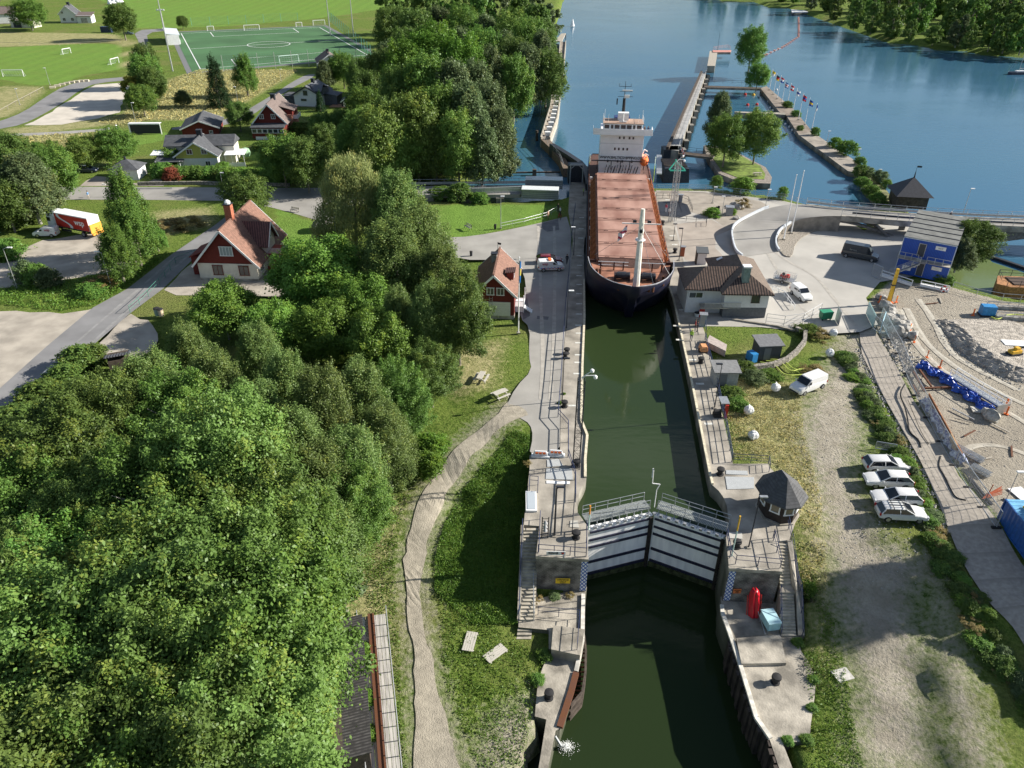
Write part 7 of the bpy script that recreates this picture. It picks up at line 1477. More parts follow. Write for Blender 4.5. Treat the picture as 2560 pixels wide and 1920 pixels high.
def lattice_mast(label,bx,by,tx,ty,w_=.7,z=0,cam_=True,m=None):
    p=g(bx,by,z);h=ztop(p,tx,ty)-z;t=thing('lattice_mast',label,'mast',p);b=B();n=int(h/.8)
    for (i,j) in((-1,-1),(1,-1),(1,1),(-1,1)):b.tube((i*w_/2,j*w_/2,0),(i*w_/2,j*w_/2,h),.035,.035,5)
    for k in range(n):
        z0,z1=h*k/n,h*(k+1)/n;s=1 if k%2 else -1
        for (a,c) in(((-1,-1),(1,-1)),((1,-1),(1,1)),((1,1),(-1,1)),((-1,1),(-1,-1))):
            q=(a,c) if s>0 else (c,a);b.tube((q[0][0]*w_/2,q[0][1]*w_/2,z0),(q[1][0]*w_/2,q[1][1]*w_/2,z1),.02,.02,4);b.tube((a[0]*w_/2,a[1]*w_/2,z1),(c[0]*w_/2,c[1]*w_/2,z1),.02,.02,4)
    b.build('lattice',m or M('dark'),t)
    if cam_:
        b=B();b.path([(0,0,h),(.3,0,h+.4),(1.3,0,h+.45)],.05);b.path([(0,0,h+.2),(.9,-.3,h+1.1)],.05);b.build('bracket',M('white'),t);b=B();b.lathe((1.35,0,h+.25),[(.1,.2),(.2,.1),(.2,-.1),(.05,-.25)],10);b.lathe((.95,-.3,h+1.15),[(.1,.2),(.2,.1),(.2,-.1),(.05,-.25)],10);b.build('camera_housing',M('white'),t)
lattice_mast('dark lattice mast with cameras on the left quay edge',1440,1170,1450,948);lattice_mast('left lattice mast at the right lock head',1674,556,1682,405,.45,0,True,M('steel'));lattice_mast('right lattice mast at the right lock head',1683,552,1696,405,.45,0,False,M('steel'))
def bollard(label,x,y,z=0,r=.22,h=.7,grp='mooring bollards'):
    p=g(x,y,z);b=B();b.lathe((0,0,0),[(r*1.4,0),(r*1.4,.08),(r,.1),(r,h*.6),(r*1.5,h*.75),(r*1.4,h),(r*.4,h*1.08)],12);tag(b.build('bollard',M('black'),loc=p,smooth=True),label,'bollard',grp)
for (x,y,z,l) in [(1417,884,.05,'black bollard on the left quay, upper of the close pair'),(1413,895,.05,'black bollard on the left quay, lower of the close pair'),(1411,1017,.05,'black bollard where the left railing bends'),(1442,1166,.05,'black bollard at the foot of the lattice mast'),(1800,1186,.05,'black bollard beside the grating on the right quay'),(1656,562,.05,'black bollard beside the ship on the right quay, farther one'),(1687,632,.05,'black bollard beside the ship on the right quay, nearer one'),(1372,1745,-4.93,'round black bollard on the lower left quay'),(1938,1706,-4.2,'round black bollard on the lower right quay'),(1440,1345,.05,'black bollard on the left gate pier'),(1841,1368,.05,'black bollard on the right gate pier'),(1752,907,.05,'dark bollard by the railing of the right quay')]:bollard(l,x,y,z,.28,.8)
t=thing('winch','dark winch on a red post beside the right quay railing','winch',g(1792,1040,.05));b=B();b.tube((-.4,0,.55),(.4,0,.55),.35,.35,12);b.box((0,0,.2),(.9,.8,.4));b.build('drum',M('black'),t);b=B();b.box((.9,-.3,.9),(.35,.4,1.8));b.build('red_cabinet',M('red'),t);b=B();b.box((.7,.5,1.9),(1.0,1.6,.1));b.build('roof_sheet',M('steel'),t)
for (x,y,l) in((1351,1142,'left white traffic barrier with amber lights'),(1389,1140,'right white traffic barrier with amber lights')):
    t=thing('traffic_barrier',l,'barrier',g(x,y,.05),R(-5),'white barriers across the quay path');b=B();b.prism([(-1.0,-.3),(1.0,-.3),(1.0,.3),(-1.0,.3)],0,.25);b.box((0,0,.5),(1.7,.3,.6),taper=.75);b.build('body',mat('barrier_white',(.7,.72,.74),.6,var=.1),t,bevel=.04);b=B()
    for i in range(3):b.box((-.4+i*.4,-.17,.6),(.28,.06,.2))
    b.build('amber_light',M('orange'),t)
def picnic(label,x,y,z,rz,m=None,group=None):
    p=g(x,y,z);t=thing('picnic_table',label,'picnic table',p,R(rz),group);m=m or M('wood');b=B()
    for i in range(5):b.box((0,-.3+i*.15,.75),(1.9,.135,.045))
    b.build('table_top',m,t)
    for s in(-1,1):
        b=B();b.box((0,s*.72-.07,.44),(1.9,.13,.045));b.box((0,s*.72+.07,.44),(1.9,.13,.045));b.build('seat',m,t)
    b=B()
    for s in(-.65,.65):b.bar((s,-.75,0),(s,-.15,.73),.06,.1);b.bar((s,.75,0),(s,.15,.73),.06,.1);b.bar((s,-.8,.4),(s,.8,.4),.06,.1)
    b.build('leg_frame',m,t)
wb=mat('bleached_wood',(.47,.45,.40),.8,var=.15,scale=3,stretch=(1,8,1))
picnic('bleached picnic table on the dry lawn, farther one',1203,950,0,75,wb);picnic('bleached picnic table on the green lawn, nearer one',1251,992,0,38,wb);picnic('dark picnic table on the small island',1893,440,-.1,5,M('wood'))
for (x,y,rz,l) in((1175,1606,80,'narrow pallet of weathered planks lying in the grass below the mound'),(1238,1630,42,'pale board panel lying in the grass below the mound')):
    p=g(x,y,-4.5);p.z=H(p.x,p.y)+.05;t=thing('picnic_board',l,'board panel',p,R(rz));b=B()
    for i in range(5):b.box((0,-.4+i*.2,.12),(2.1,.18,.05))
    b.build('plank',wb,t);b=B();b.box((-.9,0,.05),(.1,1.1,.1));b.box((.9,0,.05),(.1,1.1,.1));b.build('batten',wb,t)
p=g(2106,1688,-4);p.z=H(p.x,p.y)+.06;b=B();b.box((0,0,0),(1.5,1.2,.1),rz=.3);tag(b.build('stone_slab',mat('slab_pale',(.46,.45,.42),.9,var=.2),loc=p),'pale square slab lying in the grass beside the lower track','slab')
def bench(label,x,y,rz,m=None):
    t=thing('park_bench',label,'bench',g(x,y),R(rz));b=B()
    for i in range(3):b.box((0,-.2+i*.16,.45),(1.9,.13,.05))
    b.build('seat',m or M('wood'),t);b=B();b.box((0,.27,.65),(1.9,.04,.12));b.box((0,.3,.83),(1.9,.04,.12));b.build('backrest',m or M('wood'),t)
    for s in(-.8,.8):b=B();b.bar((s,-.25,0),(s,-.22,.45),.06);b.bar((s,.2,0),(s,.3,.9),.06);b.bar((s,-.25,.43),(s,.25,.43),.05);b.build('leg',M('dark'),t)
bench('bench on the lawn edge beside the street',737,530,-25);bench('bench on the inlet lawn',1170,572,-55,M('stone'))
def bin_(label,x,y,m,w_=.5,h=.9,name='litter_bin',z=0):
    t=thing(name,label,'bin',g(x,y,z));b=B();b.lathe((0,0,0),[(w_*.42,0),(w_*.5,h*.9)],12);b.build('body',m,t);b=B();b.lathe((0,0,h*.9),[(w_*.56,0),(w_*.5,h*.08),(w_*.2,h*.14)],12);b.build('lid',M('black'),t)
bin_('dark litter bin at the edge of the inlet lawn',1238,572,M('dark'));bin_('litter bin behind the lock house',1178,640,M('dark'));bin_('white tub on the right quay beside the control building',1743,790,M('white'),.9,.6,'tub',.05)
# quay plates, hatches, paint marks
grate=stripes('floor_grating',(.52,.54,.55),(.36,.38,.39),'xy',5,.01,.08,.5,.5)
def plate(label,px,z,m,name='floor_grating',h=.05):
    q=NS(px,z);b=B();b.prism([(p.x,p.y) for p in q],z,z+h);tag(b.build(name,m),label,'grating')
plate('pale steel grating on the left quay below the white barriers',[(1367,1150),(1398,1148),(1408,1165),(1368,1168)],.055,grate);plate('wide steel grating across the left quay',[(1366,1172),(1430,1172),(1432,1200),(1364,1198)],.055,grate);plate('narrow concrete grille beside the wide grating',[(1366,1202),(1425,1204),(1424,1211),(1366,1209)],.055,M('white'))
plate('pale steel grating beside the bollard on the right quay',[(1815,1176),(1868,1178),(1870,1188),(1815,1186)],.05,grate);plate('wide steel grating before the octagonal hut',[(1813,1192),(1885,1194),(1885,1222),(1818,1224)],.05,grate);plate('pale plate on the right gate pier',[(1822,1331),(1855,1332),(1856,1348),(1821,1346)],.05,mat('pale_plate',(.45,.44,.4),.8),'steel_plate');plate('pale plate on the left gate pier',[(1426,1302),(1444,1302),(1448,1320),(1424,1318)],.055,mat('pale_plate'),'steel_plate')
t=thing('access_hatch','white framed glass hatch beside the grass mound','hatch',g(1328,1256,.05));b=B();b.box((0,0,.12),(1.1,3.0,.24));b.build('frame',M('white'),t);b=B();b.box((0,0,.26),(.8,2.6,.04));b.build('glass_lid',mat('hatch_lid',(.42,.47,.52),.2),t)
b=B()
for i in range(17):
    y=1165-i*28 if i<1 else 0
for (x,y) in [(1446,814),(1447,834),(1446,858),(1445,888),(1444,907),(1442,935),(1430,1015),(1448,640),(1448,690),(1447,735),(1448,760),(1452,596),(1453,572),(1454,545),(1449,664),(1448,712),(1447,786)]:
    p=g(x,y,0);b.box((p.x,p.y,.062),(.9,.35,.014))
o=b.build('quay_paint_marks',mat('paint_faded',(.6,.6,.56),.8,var=.2));o['kind']='structure'
b=B()
for (x,y) in [(1683,815),(1690,850),(1697,775),(1699,758),(1663,500),(1668,530),(1674,590),(1680,612),(1722,900),(1740,960),(1760,1060)]:
    p=g(x,y,0);b.box((p.x+.5,p.y,.055),(1.0,.4,.014))
o=b.build('quay_paint_marks',mat('paint_faded'));o['kind']='structure'
# ladder frames: dark mast parts on left pier
t=thing('signal_ladder','black ladder frame with stacked signals on the left pier','signal',g(1362,1345,.05));b=B()
for s in(-.3,.3):b.tube((s,0,0),(s,0,2.6),.05)
for i in range(8):b.tube((-.3,0,.3+i*.3),(.3,0,.3+i*.3),.03)
b.build('frame',M('dark'),t);b=B()
for i in range(3):b.lathe((0,-.15,1.2+i*.45),[(.22,-.15),(.05,.2)],8)
b.build('signal_hood',mat('grey_hood',(.35,.36,.38),.5),t)
# red boat, blue box
t=thing('rowing_boat','red plastic boat leaning upside down against the right pier wall','boat',g(1884,1540,-4.2),R(3));b=B();V=[];n=9
for i in range(n+1):
    u=i/n;w_=.54*(1 if u<.62 else math.sqrt(max(0,1-((u-.62)/.39)**2)));zz=.1+2.45*u;yy=.1+1.05*u
    for k in range(9):
        a=math.pi*k/8;V.append((-w_*math.cos(a),yy-.55*math.sin(a)*(.9 if w_>.1 else .3)-.08*math.cos(a*6)*(w_>.3),zz))
b.add(V,[(i*9+k,i*9+k+1,(i+1)*9+k+1,(i+1)*9+k) for i in range(n) for k in range(8)]+[tuple(range(9))]);bo=b.build('hull',mat('boat_red',(.5,.012,.025),.3,var=.1),t,smooth=True);sm=bo.modifiers.new('t','SOLIDIFY');sm.thickness=.05
b=B();b.path([(-.63,.1,.1),(-.64,.75,1.9)],.05);b.path([(.63,.1,.1),(.64,.75,1.9)],.05);b.build('gunwale',M('red'),t)
t=thing('equipment_box','pale blue box on a wheeled frame beside the red boat','box',g(1921,1568,-4.2),R(10));b=B();b.box((0,0,.95),(1.15,1.7,.85));b.build('box',mat('pale_blue_box',(.33,.56,.62),.5,var=.08),t,bevel=.03);b=B();b.box((0,0,1.4),(1.2,1.75,.08));b.build('lid',mat('pale_blue_lid',(.42,.64,.7),.4),t)
b=B()
for s in(-.5,.5):
    for q in(-.75,.75):b.bar((s,q,0),(s,q,.55),.06)
b.bar((-.8,-.9,.3),(-.8,.9,1.2),.05);b.bar((-.5,-.75,.5),(.5,-.75,.5),.05);b.build('frame',M('steel'),t)
# big bags
for i,(x,y,l) in enumerate([(2082,838,'white bulk bag at the dark reeds, farthest of the five'),(2073,888,'white bulk bag alone on the gravel'),(1938,975,'squat white bulk bag beside the white van'),(1871,1032,'white bulk bag in tall grass, second from the nearest'),(1882,1095,'white bulk bag nearest the camera on the rough grass')]):
    rs=random.Random(i);p=g(x,y);b=B();V=[];n=14
    for k in range(8):
        u=k/7;zz=1.05*u;rr=.5*(.75+.55*math.sin(math.pi*min(.95,u*.9+.12)))*(1 if k<7 else .45)
        for j in range(n):
            a=j/n*6.283;q=rr*(1+.1*math.cos(4*a)+rs.uniform(-.07,.07));V.append((q*math.cos(a),q*math.sin(a),zz+rs.uniform(-.03,.03)))
    b.add(V,[(k*n+j,k*n+(j+1)%n,(k+1)*n+(j+1)%n,(k+1)*n+j) for k in range(7) for j in range(n)]+[tuple(range(7*n,8*n))]);t=thing('bulk_bag',l,'bulk bag',p,rs.uniform(0,3),'white bulk bags');t.scale=(.88,.88,.88);b.build('bag',mat('woven_white',(.72,.73,.74),.8,var=.08,scale=5,bump=.05),t)
    b=B();b.path([(-.3,0,1.0),(-.15,.1,1.25),(.2,.1,1.2),(.35,-.1,.95)],.04);b.build('lifting_loop',M('white'),t)
# control building surroundings
t=thing('equipment_cabinet','bright blue compressor cabinet beside the charcoal shed','cabinet',g(1877,905),R(25));b=B();b.box((0,0,.85),(.95,1.3,1.3));b.build('body',M('blue'),t,bevel=.04);b=B();b.tube((-.5,-.4,.25),(.5,-.4,.25),.2);b.tube((-.5,.4,.25),(.5,.4,.25),.2);b.build('wheel',M('black'),t)
hose=mat('hose_lime',(.5,.6,.12),.6)
for i,(pp,l) in enumerate([([(1900,905),(1940,912),(1960,940),(2010,936)],'lime hose curling down beside the shed wall'),([(1925,898),(1960,900),(1985,925),(2010,922)],'upper lime hose over the retaining wall'),([(1915,902),(1955,905),(1975,930),(2000,922)],'middle lime hose over the retaining wall')]):
    b=B();q=smp(NS(pp,.12),2);b.path(q,.07,6);tag(b.build('hose',hose),l,'hose','lime hoses')
def wallline(label,px,h,th,m,name='retaining_wall',z=0):
    q=NS(px,z);b=B()
    for a,c in zip(q,q[1:]):b.bar(a+Vector((0,0,h/2)),c+Vector((0,0,h/2)),th,h)
    return tag(b.build(name,m),label,'wall')
rub=mat('rubble_stone',(.27,.25,.22),.9,var=.5,scale=3,bump=.2)
wallline('curved rubble wall around the lock lawn',[(1848,930),(1930,918),(1965,905),(1990,885),(2010,860),(2012,835),(1988,828)],.7,.5,rub);wallline('low white kerb between lawn and control building',[(1830,800),(1880,808),(1930,815),(1985,828)],.25,.3,M('conc'),'kerb')
b=B();b.prism([tuple(p[:2]) for p in NS([(1772,852),(1815,876),(1812,892),(1764,868)])],0,.9);tag(b.build('stair_ramp',mat('pinkish_concrete',(.42,.36,.33),.9,var=.15)),'pinkish concrete ramp beside the right quay','ramp')
for (x,y,w_,h,m,l,z) in [(1753,792,.7,1.4,M('red'),'red control cabinet under a pale roof on the right quay',.05),(1755,815,.9,1.9,mat('blue_grey_cab',(.25,.33,.38),.5),'blue grey cabinet at the head of the right quay railing',.05),(135,964,1.0,1.9,mat('zinc_cabinet',(.55,.58,.58),.5,var=.05),'pale electrical cabinet beside the asphalt lane',0),(1700,505,.8,1.5,M('steel'),'grey panel cabinet at the right lock head',.05),(1705,640,.7,1.7,mat('brick_red',(.4,.12,.06),.7),'red column with slanted roof on the brown paving',.05),(1822,538,1.3,1.7,mat('sign_grey',(.35,.36,.38),.6),'grey information board by the stone planter',.05)]:
    t=thing('control_cabinet',l,'cabinet',g(x,y,z),R(-8));b=B();b.box((0,0,h/2),(w_,w_*.6,h));b.build('body',m,t,bevel=.02);b=B();b.box((0,0,h+.06),(w_*1.3,w_*.9,.08),rx=R(6));b.build('roof',M('steel'),t);b=B();b.box((0,-w_*.31,h*.55),(w_*.75,.02,h*.7));b.build('door',mat('cab_door',(.3,.32,.33),.6) if 'red' not in l else m,t)
t=thing('handcart','orange tarpaulin covered cart on the right quay','cart',g(1757,880,.05));b=B();b.box((0,0,.7),(1.1,1.5,.7),taper=.8);b.build('cover',mat('orange_cover',(.62,.3,.14),.8,var=.2),t,bevel=.1);b=B();b.tube((-.6,0,.3),(.6,0,.3),.3);b.build('wheel',M('black'),t)
t=thing('waste_bin','green wheeled dumpster beside the gate','dumpster',g(2062,798),R(8));b=B();b.box((0,0,.75),(1.5,1.0,1.0),taper=1.1);b.build('body',M('green'),t);b=B();b.box((0,0,1.3),(1.7,1.15,.1));b.build('lid',mat('green_lid',(.03,.26,.14),.5),t);b=B()
for (x,y) in((-.6,-.4),(.6,-.4),(-.6,.4),(.6,.4)):b.tube((x-.04,y,.12),(x+.04,y,.12),.12)
b.build('castor',M('black'),t)
rail('thin wire fence between yard and lock lawn',NS([(1913,812),(1958,818),(2005,812),(2050,785)]),1.8,3,2.6,r=.03,m=M('steel'));rail('white guard rail beside the control building',NS([(1930,728),(1960,742),(1985,775)]),.9,2,1.5,m=M('white'),r=.05)
rail('grey mesh fence along the water behind the right paved yard',NS([(1640,478),(1763,480),(1850,490),(1960,503),(2020,520)]),1.5,3,3,r=.03,m=M('steel'),mesh=True);rail('dark curved railing around the sunken lock head steps',NS([(1640,495),(1690,495),(1720,505),(1730,530)],.05),1.1,2,1.6,m=M('dark'));rail('dark railing below the sunken steps',NS([(1690,552),(1765,556),(1765,566)],.05),1.0,2,2,m=M('dark'));rail('grey railing along the inlet lawn',NS([(1252,572),(1310,560),(1365,545),(1392,530)]),1.1,2,2.4,m=M('steel'));rail('railing along the construction quay toward the barge',NS([(2380,722),(2440,740),(2504,752),(2640,762)]),1.2,2,2.6,m=M('steel'),r=.04)
for (x0,y0,x1,y1,l) in((2202,690,2278,715,'white hoop barrier left of the yellow boom'),(2300,715,2370,730,'white hoop barrier right of the yellow boom')):
    a=g(x0,y0);c=g(x1,y1);t=thing('hoop_barrier',l,'barrier',a,facing(a,c),'white hoop barriers at the site office');L_=(c-a).length;b=B();b.path([(0,0,0),(0,0,1.0),(L_,0,1.0),(L_,0,0)],.07);b.path([(0,0,.55),(L_,0,.55)],.05);b.tube((L_/2,0,0),(L_/2,0,1.0),.05);b.build('frame',M('white'),t);b=B();b.box((L_/2,0,.2),(L_,.4,.4));b.build('kerb_block',M('white'),t)
# sunken basin/steps
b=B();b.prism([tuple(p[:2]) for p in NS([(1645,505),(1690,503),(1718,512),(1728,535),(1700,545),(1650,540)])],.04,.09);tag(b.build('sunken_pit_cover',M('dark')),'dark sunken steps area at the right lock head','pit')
# planter with boulders, folding chairs
def boulder(p,r,seed,m=None,name='boulder',label=None,group=None):
    rs=random.Random(seed);bm=bmesh.new();bmesh.ops.create_icosphere(bm,subdivisions=2,radius=1)
    for v in bm.verts:
        k=1+.22*math.sin(v.co.x*3+seed)+.18*math.cos(v.co.y*4+seed*2)+rs.uniform(-.07,.07);v.co=Vector((v.co.x*r*k*1.2,v.co.y*r*k,v.co.z*r*k*.75))
    me=bpy.data.meshes.new(name);bm.to_mesh(me);bm.free();me.materials.append(m or M('stone'));o=bpy.data.objects.new(name,me);col.objects.link(o);o.location=(p.x,p.y,p.z+r*.3);o.rotation_euler.z=rs.uniform(0,6);return tag(o,label,'boulder',group)
boulder(g(800,573),1.6,1,label='dark boulder in the lawn beside the weeping willow');boulder(g(1845,521),.9,2,label='pale boulder beside the heather clump on the yard');boulder(g(1830,516),.8,3,label='grey boulder left of the heather clump');boulder(g(1841,548),.6,4,label='small round boulder by the information board')
for i in range(9):
    x=1768+i*4.5;y=534-i*1.6;p=g(x,y+4)
    if i<7:
        t=thing('deck_chair','dark folding chair in the tight row before the planter','chair',p,R(-20),'folding chairs in a row');b=B();b.box((0,0,.4),(.45,.45,.04));b.build('seat',M('black'),t);b=B();b.box((0,.2,.75),(.45,.04,.6));b.build('backrest',M('dark'),t);b=B();b.bar((-.2,-.2,0),(-.2,.2,.9),.04);b.bar((.2,-.2,0),(.2,.2,.9),.04);b.build('leg_frame',M('dark'),t)
rr=random.Random(5)
for i,(x,y) in enumerate([(2245,800),(2228,785),(2250,815),(2262,822),(2235,805),(2220,770),(2262,838),(2270,815),(2240,830),(2282,840),(2225,800),(2258,800),(2210,755),(2200,745)]):
    boulder(g(x,y),rr.uniform(.45,1.0),20+i,label='blasted grey boulder heaped behind the steel gates',group='boulders behind the site gates')
# site gates and fence
def fpanel(label,a,c,h,m,infill=None,group=None,name='site_gate'):
    t=thing(name,label,'gate',a,facing(a,c),group);L_=(c-a).length;b=B();b.path([(0,0,.1),(0,0,h),(L_,0,h),(L_,0,.1),(0,0,.1)],.05);n=int(L_/.16);b.build('frame',m,t);b=B()
    if infill:b.box((L_/2,0,h/2),(L_-.1,.03,h-.2));b.build('sheet',infill,t)
    else:
        for i in range(n):b.tube((L_*i/n,0,.1),(L_*i/n,0,h),.012,.012,3)
        for j in range(1,6):b.tube((0,0,h*j/6),(L_,0,h*j/6),.012,.012,3)
        b.build('bars',m,t)
    return t
tealm=mat('teal_sheet',(.33,.5,.5),.5,var=.1)
fpanel('green grey sheeted site gate, left leaf standing open',g(2165,785),g(2182,820),2.0,tealm,tealm);fpanel('mesh site gate leaf beside the sheeted leaf',g(2182,822),g(2200,835),2.0,M('steel'));fpanel('narrow pale blue gate leaf in front of the boulders',g(2198,835),g(2206,812),2.1,mat('pale_blue_sheet',(.4,.6,.7),.5),mat('pale_blue_sheet'));fpanel('single grey gate leaf beside the green dumpster',g(2088,800),g(2096,815),2.2,M('steel'),M('steel'));fpanel('tall grey mesh panel at the foot of the blue office',g(2178,690),g(2200,700),2.2,M('steel'))
FP=[(2200,800),(2225,850),(2245,885),(2265,935),(2290,990),(2318,1045),(2350,1105),(2385,1165),(2420,1220),(2455,1270),(2490,1320)]
for i in range(len(FP)-1):
    fp_=fpanel('temporary wire fence panel along the haul road',g(*FP[i]),g(*FP[i+1]),2.0,M('steel'),group='temporary fence panels along the haul road',name='site_fence')
    b=B();b.box(((g(*FP[i+1])-g(*FP[i])).length,0,.08),(.28,.9,.16));b.build('foot',M('black'),fp_)
# posts
for i,(x,y,l) in enumerate([(2198,752,'orange post by the wall of stones'),(2240,752,'orange cone beside the yellow boom'),(2274,822,'orange marker post above the boulders'),(2285,852,'orange marker post beside the slope, upper'),(2317,890,'orange marker post at the end of the blue tarpaulin'),(2349,915,'orange marker post beside the blue tarpaulin'),(2514,1012,'orange marker post behind the stone block'),(2515,1032,'orange marker post before the stone block'),(2432,785,'orange marker post beside the blue generator')]):
    t=thing('marker_post',l,'marker post',g(x,y+4),R(i*20));b=B();b.box((0,0,.55),(.2,.06,1.1));b.box((0,0,.05),(.5,.3,.1));b.build('post',M('orange'),t);b=B();b.box((0,-.035,.8),(.2,.01,.15));b.build('band',M('yellow'),t)
# yellow boom arm
a=g(2220,760,0);t=thing('crane_boom','yellow crane boom standing upright beside the site office','crane',a);hb_=ztop(a,2231,672);b=B();b.box((0,0,hb_/2),(.5,.4,hb_),taper=.8);b.build('boom',M('yellow'),t);b=B();b.tube((.35,0,.3),(.3,0,hb_*.7),.08);b.box((0,0,hb_*.55),(.65,.55,.15));b.build('cylinder',M('dark'),t);b=B();b.box((0,0,.2),(1.2,1.0,.4));b.build('base',M('orange'),t)
# tarpaulins
def tarp(label,pts,w_,seed,m):
    q=smp(NS(pts,0),1);rs=np.random.RandomState(seed);n=40;m_=14;V=[];ds=[0]
    for a,c in zip(q,q[1:]):ds.append(ds[-1]+(c-a).length)
    def at_(t):
        s=t*ds[-1]
        for i in range(len(q)-1):
            if ds[i+1]>=s:return q[i].lerp(q[i+1],(s-ds[i])/max(1e-6,ds[i+1]-ds[i])),(q[i+1]-q[i]).normalized()
        return q[-1],(q[-1]-q[-2]).normalized()
    for i in range(n+1):
        p,dv=at_(i/n);nv=Vector((-dv.y,dv.x,0));ww=w_*(.8+.3*math.sin(i*.9+seed))
        for j in range(m_+1):
            u=j/m_*2-1;zz=.12+.5*(1-u*u)*(.6+.4*math.sin(i*.5+seed))+rs.uniform(0,.32)*(1-abs(u)**4);V.append(tuple(p+nv*u*ww*.5+Vector((rs.uniform(-.12,.12),rs.uniform(-.12,.12),zz))))
    b=B();b.add(V,[(i*(m_+1)+j,(i+1)*(m_+1)+j,(i+1)*(m_+1)+j+1,i*(m_+1)+j+1) for i in range(n) for j in range(m_)]);o=b.build('tarpaulin',m,recalc=False);return tag(o,label,'tarpaulin')
tb=mat('blue_tarp',(.008,.04,.33),.3,var=.35,scale=2,bump=.05,c2=(.03,.12,.55));tbw=mat('blue_white_tarp',(.02,.07,.4),.4,var=.3,scale=2.2,c2=(.6,.65,.72),lo=.42,hi=.56)
tarp('deep blue tarpaulin heap beside the steel walkway',[(2300,915),(2340,935),(2390,970),(2440,1005),(2480,1035)],2.2,1,tb);tarp('blue and white crumpled sheeting along the haul road fence',[(2312,1005),(2340,1050),(2372,1110),(2410,1165)],1.3,2,tbw)
def beam(label,x0,y0,x1,y1,w_,h,m,z=.05,name='beam',cat='beam',group=None):
    a=g(x0,y0,z);c=g(x1,y1,z);b=B();b.bar(a+Vector((0,0,h/2)),c+Vector((0,0,h/2)),w_,h);return tag(b.build(name,m),label,cat,group)
beam('brown timber wall board along the blue and white sheeting',2318,998,2400,1150,.1,.9,mat('brown_board',(.3,.13,.06),.8,var=.2),name='board');beam('plywood sheet leaning at the haul road fence',2370,1105,2385,1135,.1,1.2,mat('plywood',(.42,.3,.18),.8,var=.15),name='board');beam('rust beam lying across the site grass',2310,972,2375,970,.25,.2,M('rust'));beam('rust rail frame near the tarpaulin, upper',2283,930,2310,980,.2,.2,M('rust'));beam('rust rail frame near the tarpaulin, lower',2298,925,2328,968,.2,.2,M('rust'));beam('long pale pole lying on the site grass',2380,1022,2435,1050,.12,.12,M('steel'));beam('thin pale pole lying nearer on the site grass',2385,1045,2432,1058,.1,.1,M('wood'));beam('dark pole lying on the haul road shoulder',2412,1182,2470,1265,.12,.1,M('dark'));beam('second dark pole on the haul road shoulder',2425,1195,2480,1262,.2,.12,M('dark'))
for i,(x,y,l) in enumerate([(2412,1140,'long steel truss lying at the end of the sheeting'),(2445,1185,'short stack of steel bars behind the haul road')]):
    p=g(x,y);t=thing('steel_truss',l,'steel stack',p,R(-58));b=B();n=4
    for j in range(n):b.tube((-1.8 if i==0 else -1,j*.22,.2),(1.8 if i==0 else 1,j*.22,.2),.05);b.tube((-1.8 if i==0 else -1,j*.22,.55),(1.8 if i==0 else 1,j*.22,.55),.05)
    for k in range(7):b.tube((-1.7+k*.55 if i==0 else -1+k*.3,0,.2),(-1.7+k*.55 if i==0 else -1+k*.3,.66,.55),.03)
    b.build('bars',M('steel'),t)
# steel walkway bridge
a=g(2378,948,.0);c=g(2510,1030,.0);t=thing('steel_walkway','white railed steel walkway lying beside the blue tarpaulin','walkway',a,facing(a,c));L_=(c-a).length;b=B();b.box((L_/2,0,.5),(L_,1.1,.25));b.build('deck',M('steel'),t)
b=B()
for s in(-.5,.5):
    b.path([(0,s,.6),(0,s,1.6),(L_,s,1.6),(L_,s,.6)],.04);b.tube((0,s,1.1),(L_,s,1.1),.03)
    for i in range(8):b.tube((L_*i/8,s,.6),(L_*i/8,s,1.6),.03)
b.build('railing',M('white'),t);b=B();b.box((.5,0,.2),(.3,1.2,.4));b.box((L_-.5,0,.2),(.3,1.2,.4));b.build('support_block',M('wood'),t)
boulder(g(2472,1042),1.0,44,mat('pale_block',(.42,.41,.37),.9,var=.3,scale=2,bump=.2),'stone_block','pale squared stone block at the end of the blue tarpaulin');p=g(2446,1027);b=B();b.box((0,0,.1),(1.6,1.2,.15),rz=-.2);tag(b.build('pallet',wb,loc=p),'pale pallet between tarpaulin and stone block','pallet')
b=B();b.box((0,0,.6),(1.9,.1,1.2),rz=.3);tag(b.build('concrete_block',mat('grey_block',(.3,.3,.29),.9),loc=g(2503,1032)),'grey concrete panel standing behind the stone block','block')
# white plates, generator, pipes near barge
p=g(2545,872);b=B();b.box((0,0,.85),(4.5,1.6,.1),rz=-.1);tag(b.build('white_plate',M('white'),loc=p),'white sheet lying on the gravel heap at right','sheet');t=thing('compactor','small yellow black compactor below the gravel heap','compactor',g(2535,885,.95),R(15));b=B();b.box((0,0,.4),(1.6,.9,.5));b.box((.2,0,.8),(.7,.6,.4));b.build('body',M('yellow'),t,bevel=.05);b=B();b.box((0,0,.12),(1.9,1.1,.24));b.path([(.8,0,.6),(1.5,0,1.2)],.05);b.build('base_plate',M('dark'),t)
t=thing('generator','bright blue generator with lime hose near the barge','generator',g(2465,788),R(-6));b=B();b.box((0,0,.9),(2.0,1.3,1.4));b.build('housing',M('blue'),t,bevel=.05);b=B();b.box((0,0,.12),(2.2,1.4,.24));b.build('skid',M('dark'),t)
b=B();b.path(smp(NS([(2478,792),(2495,800),(2520,785),(2570,788)],.3),2),.09);tag(b.build('hose',hose),'lime hose lying beside the blue generator','hose','lime hoses')
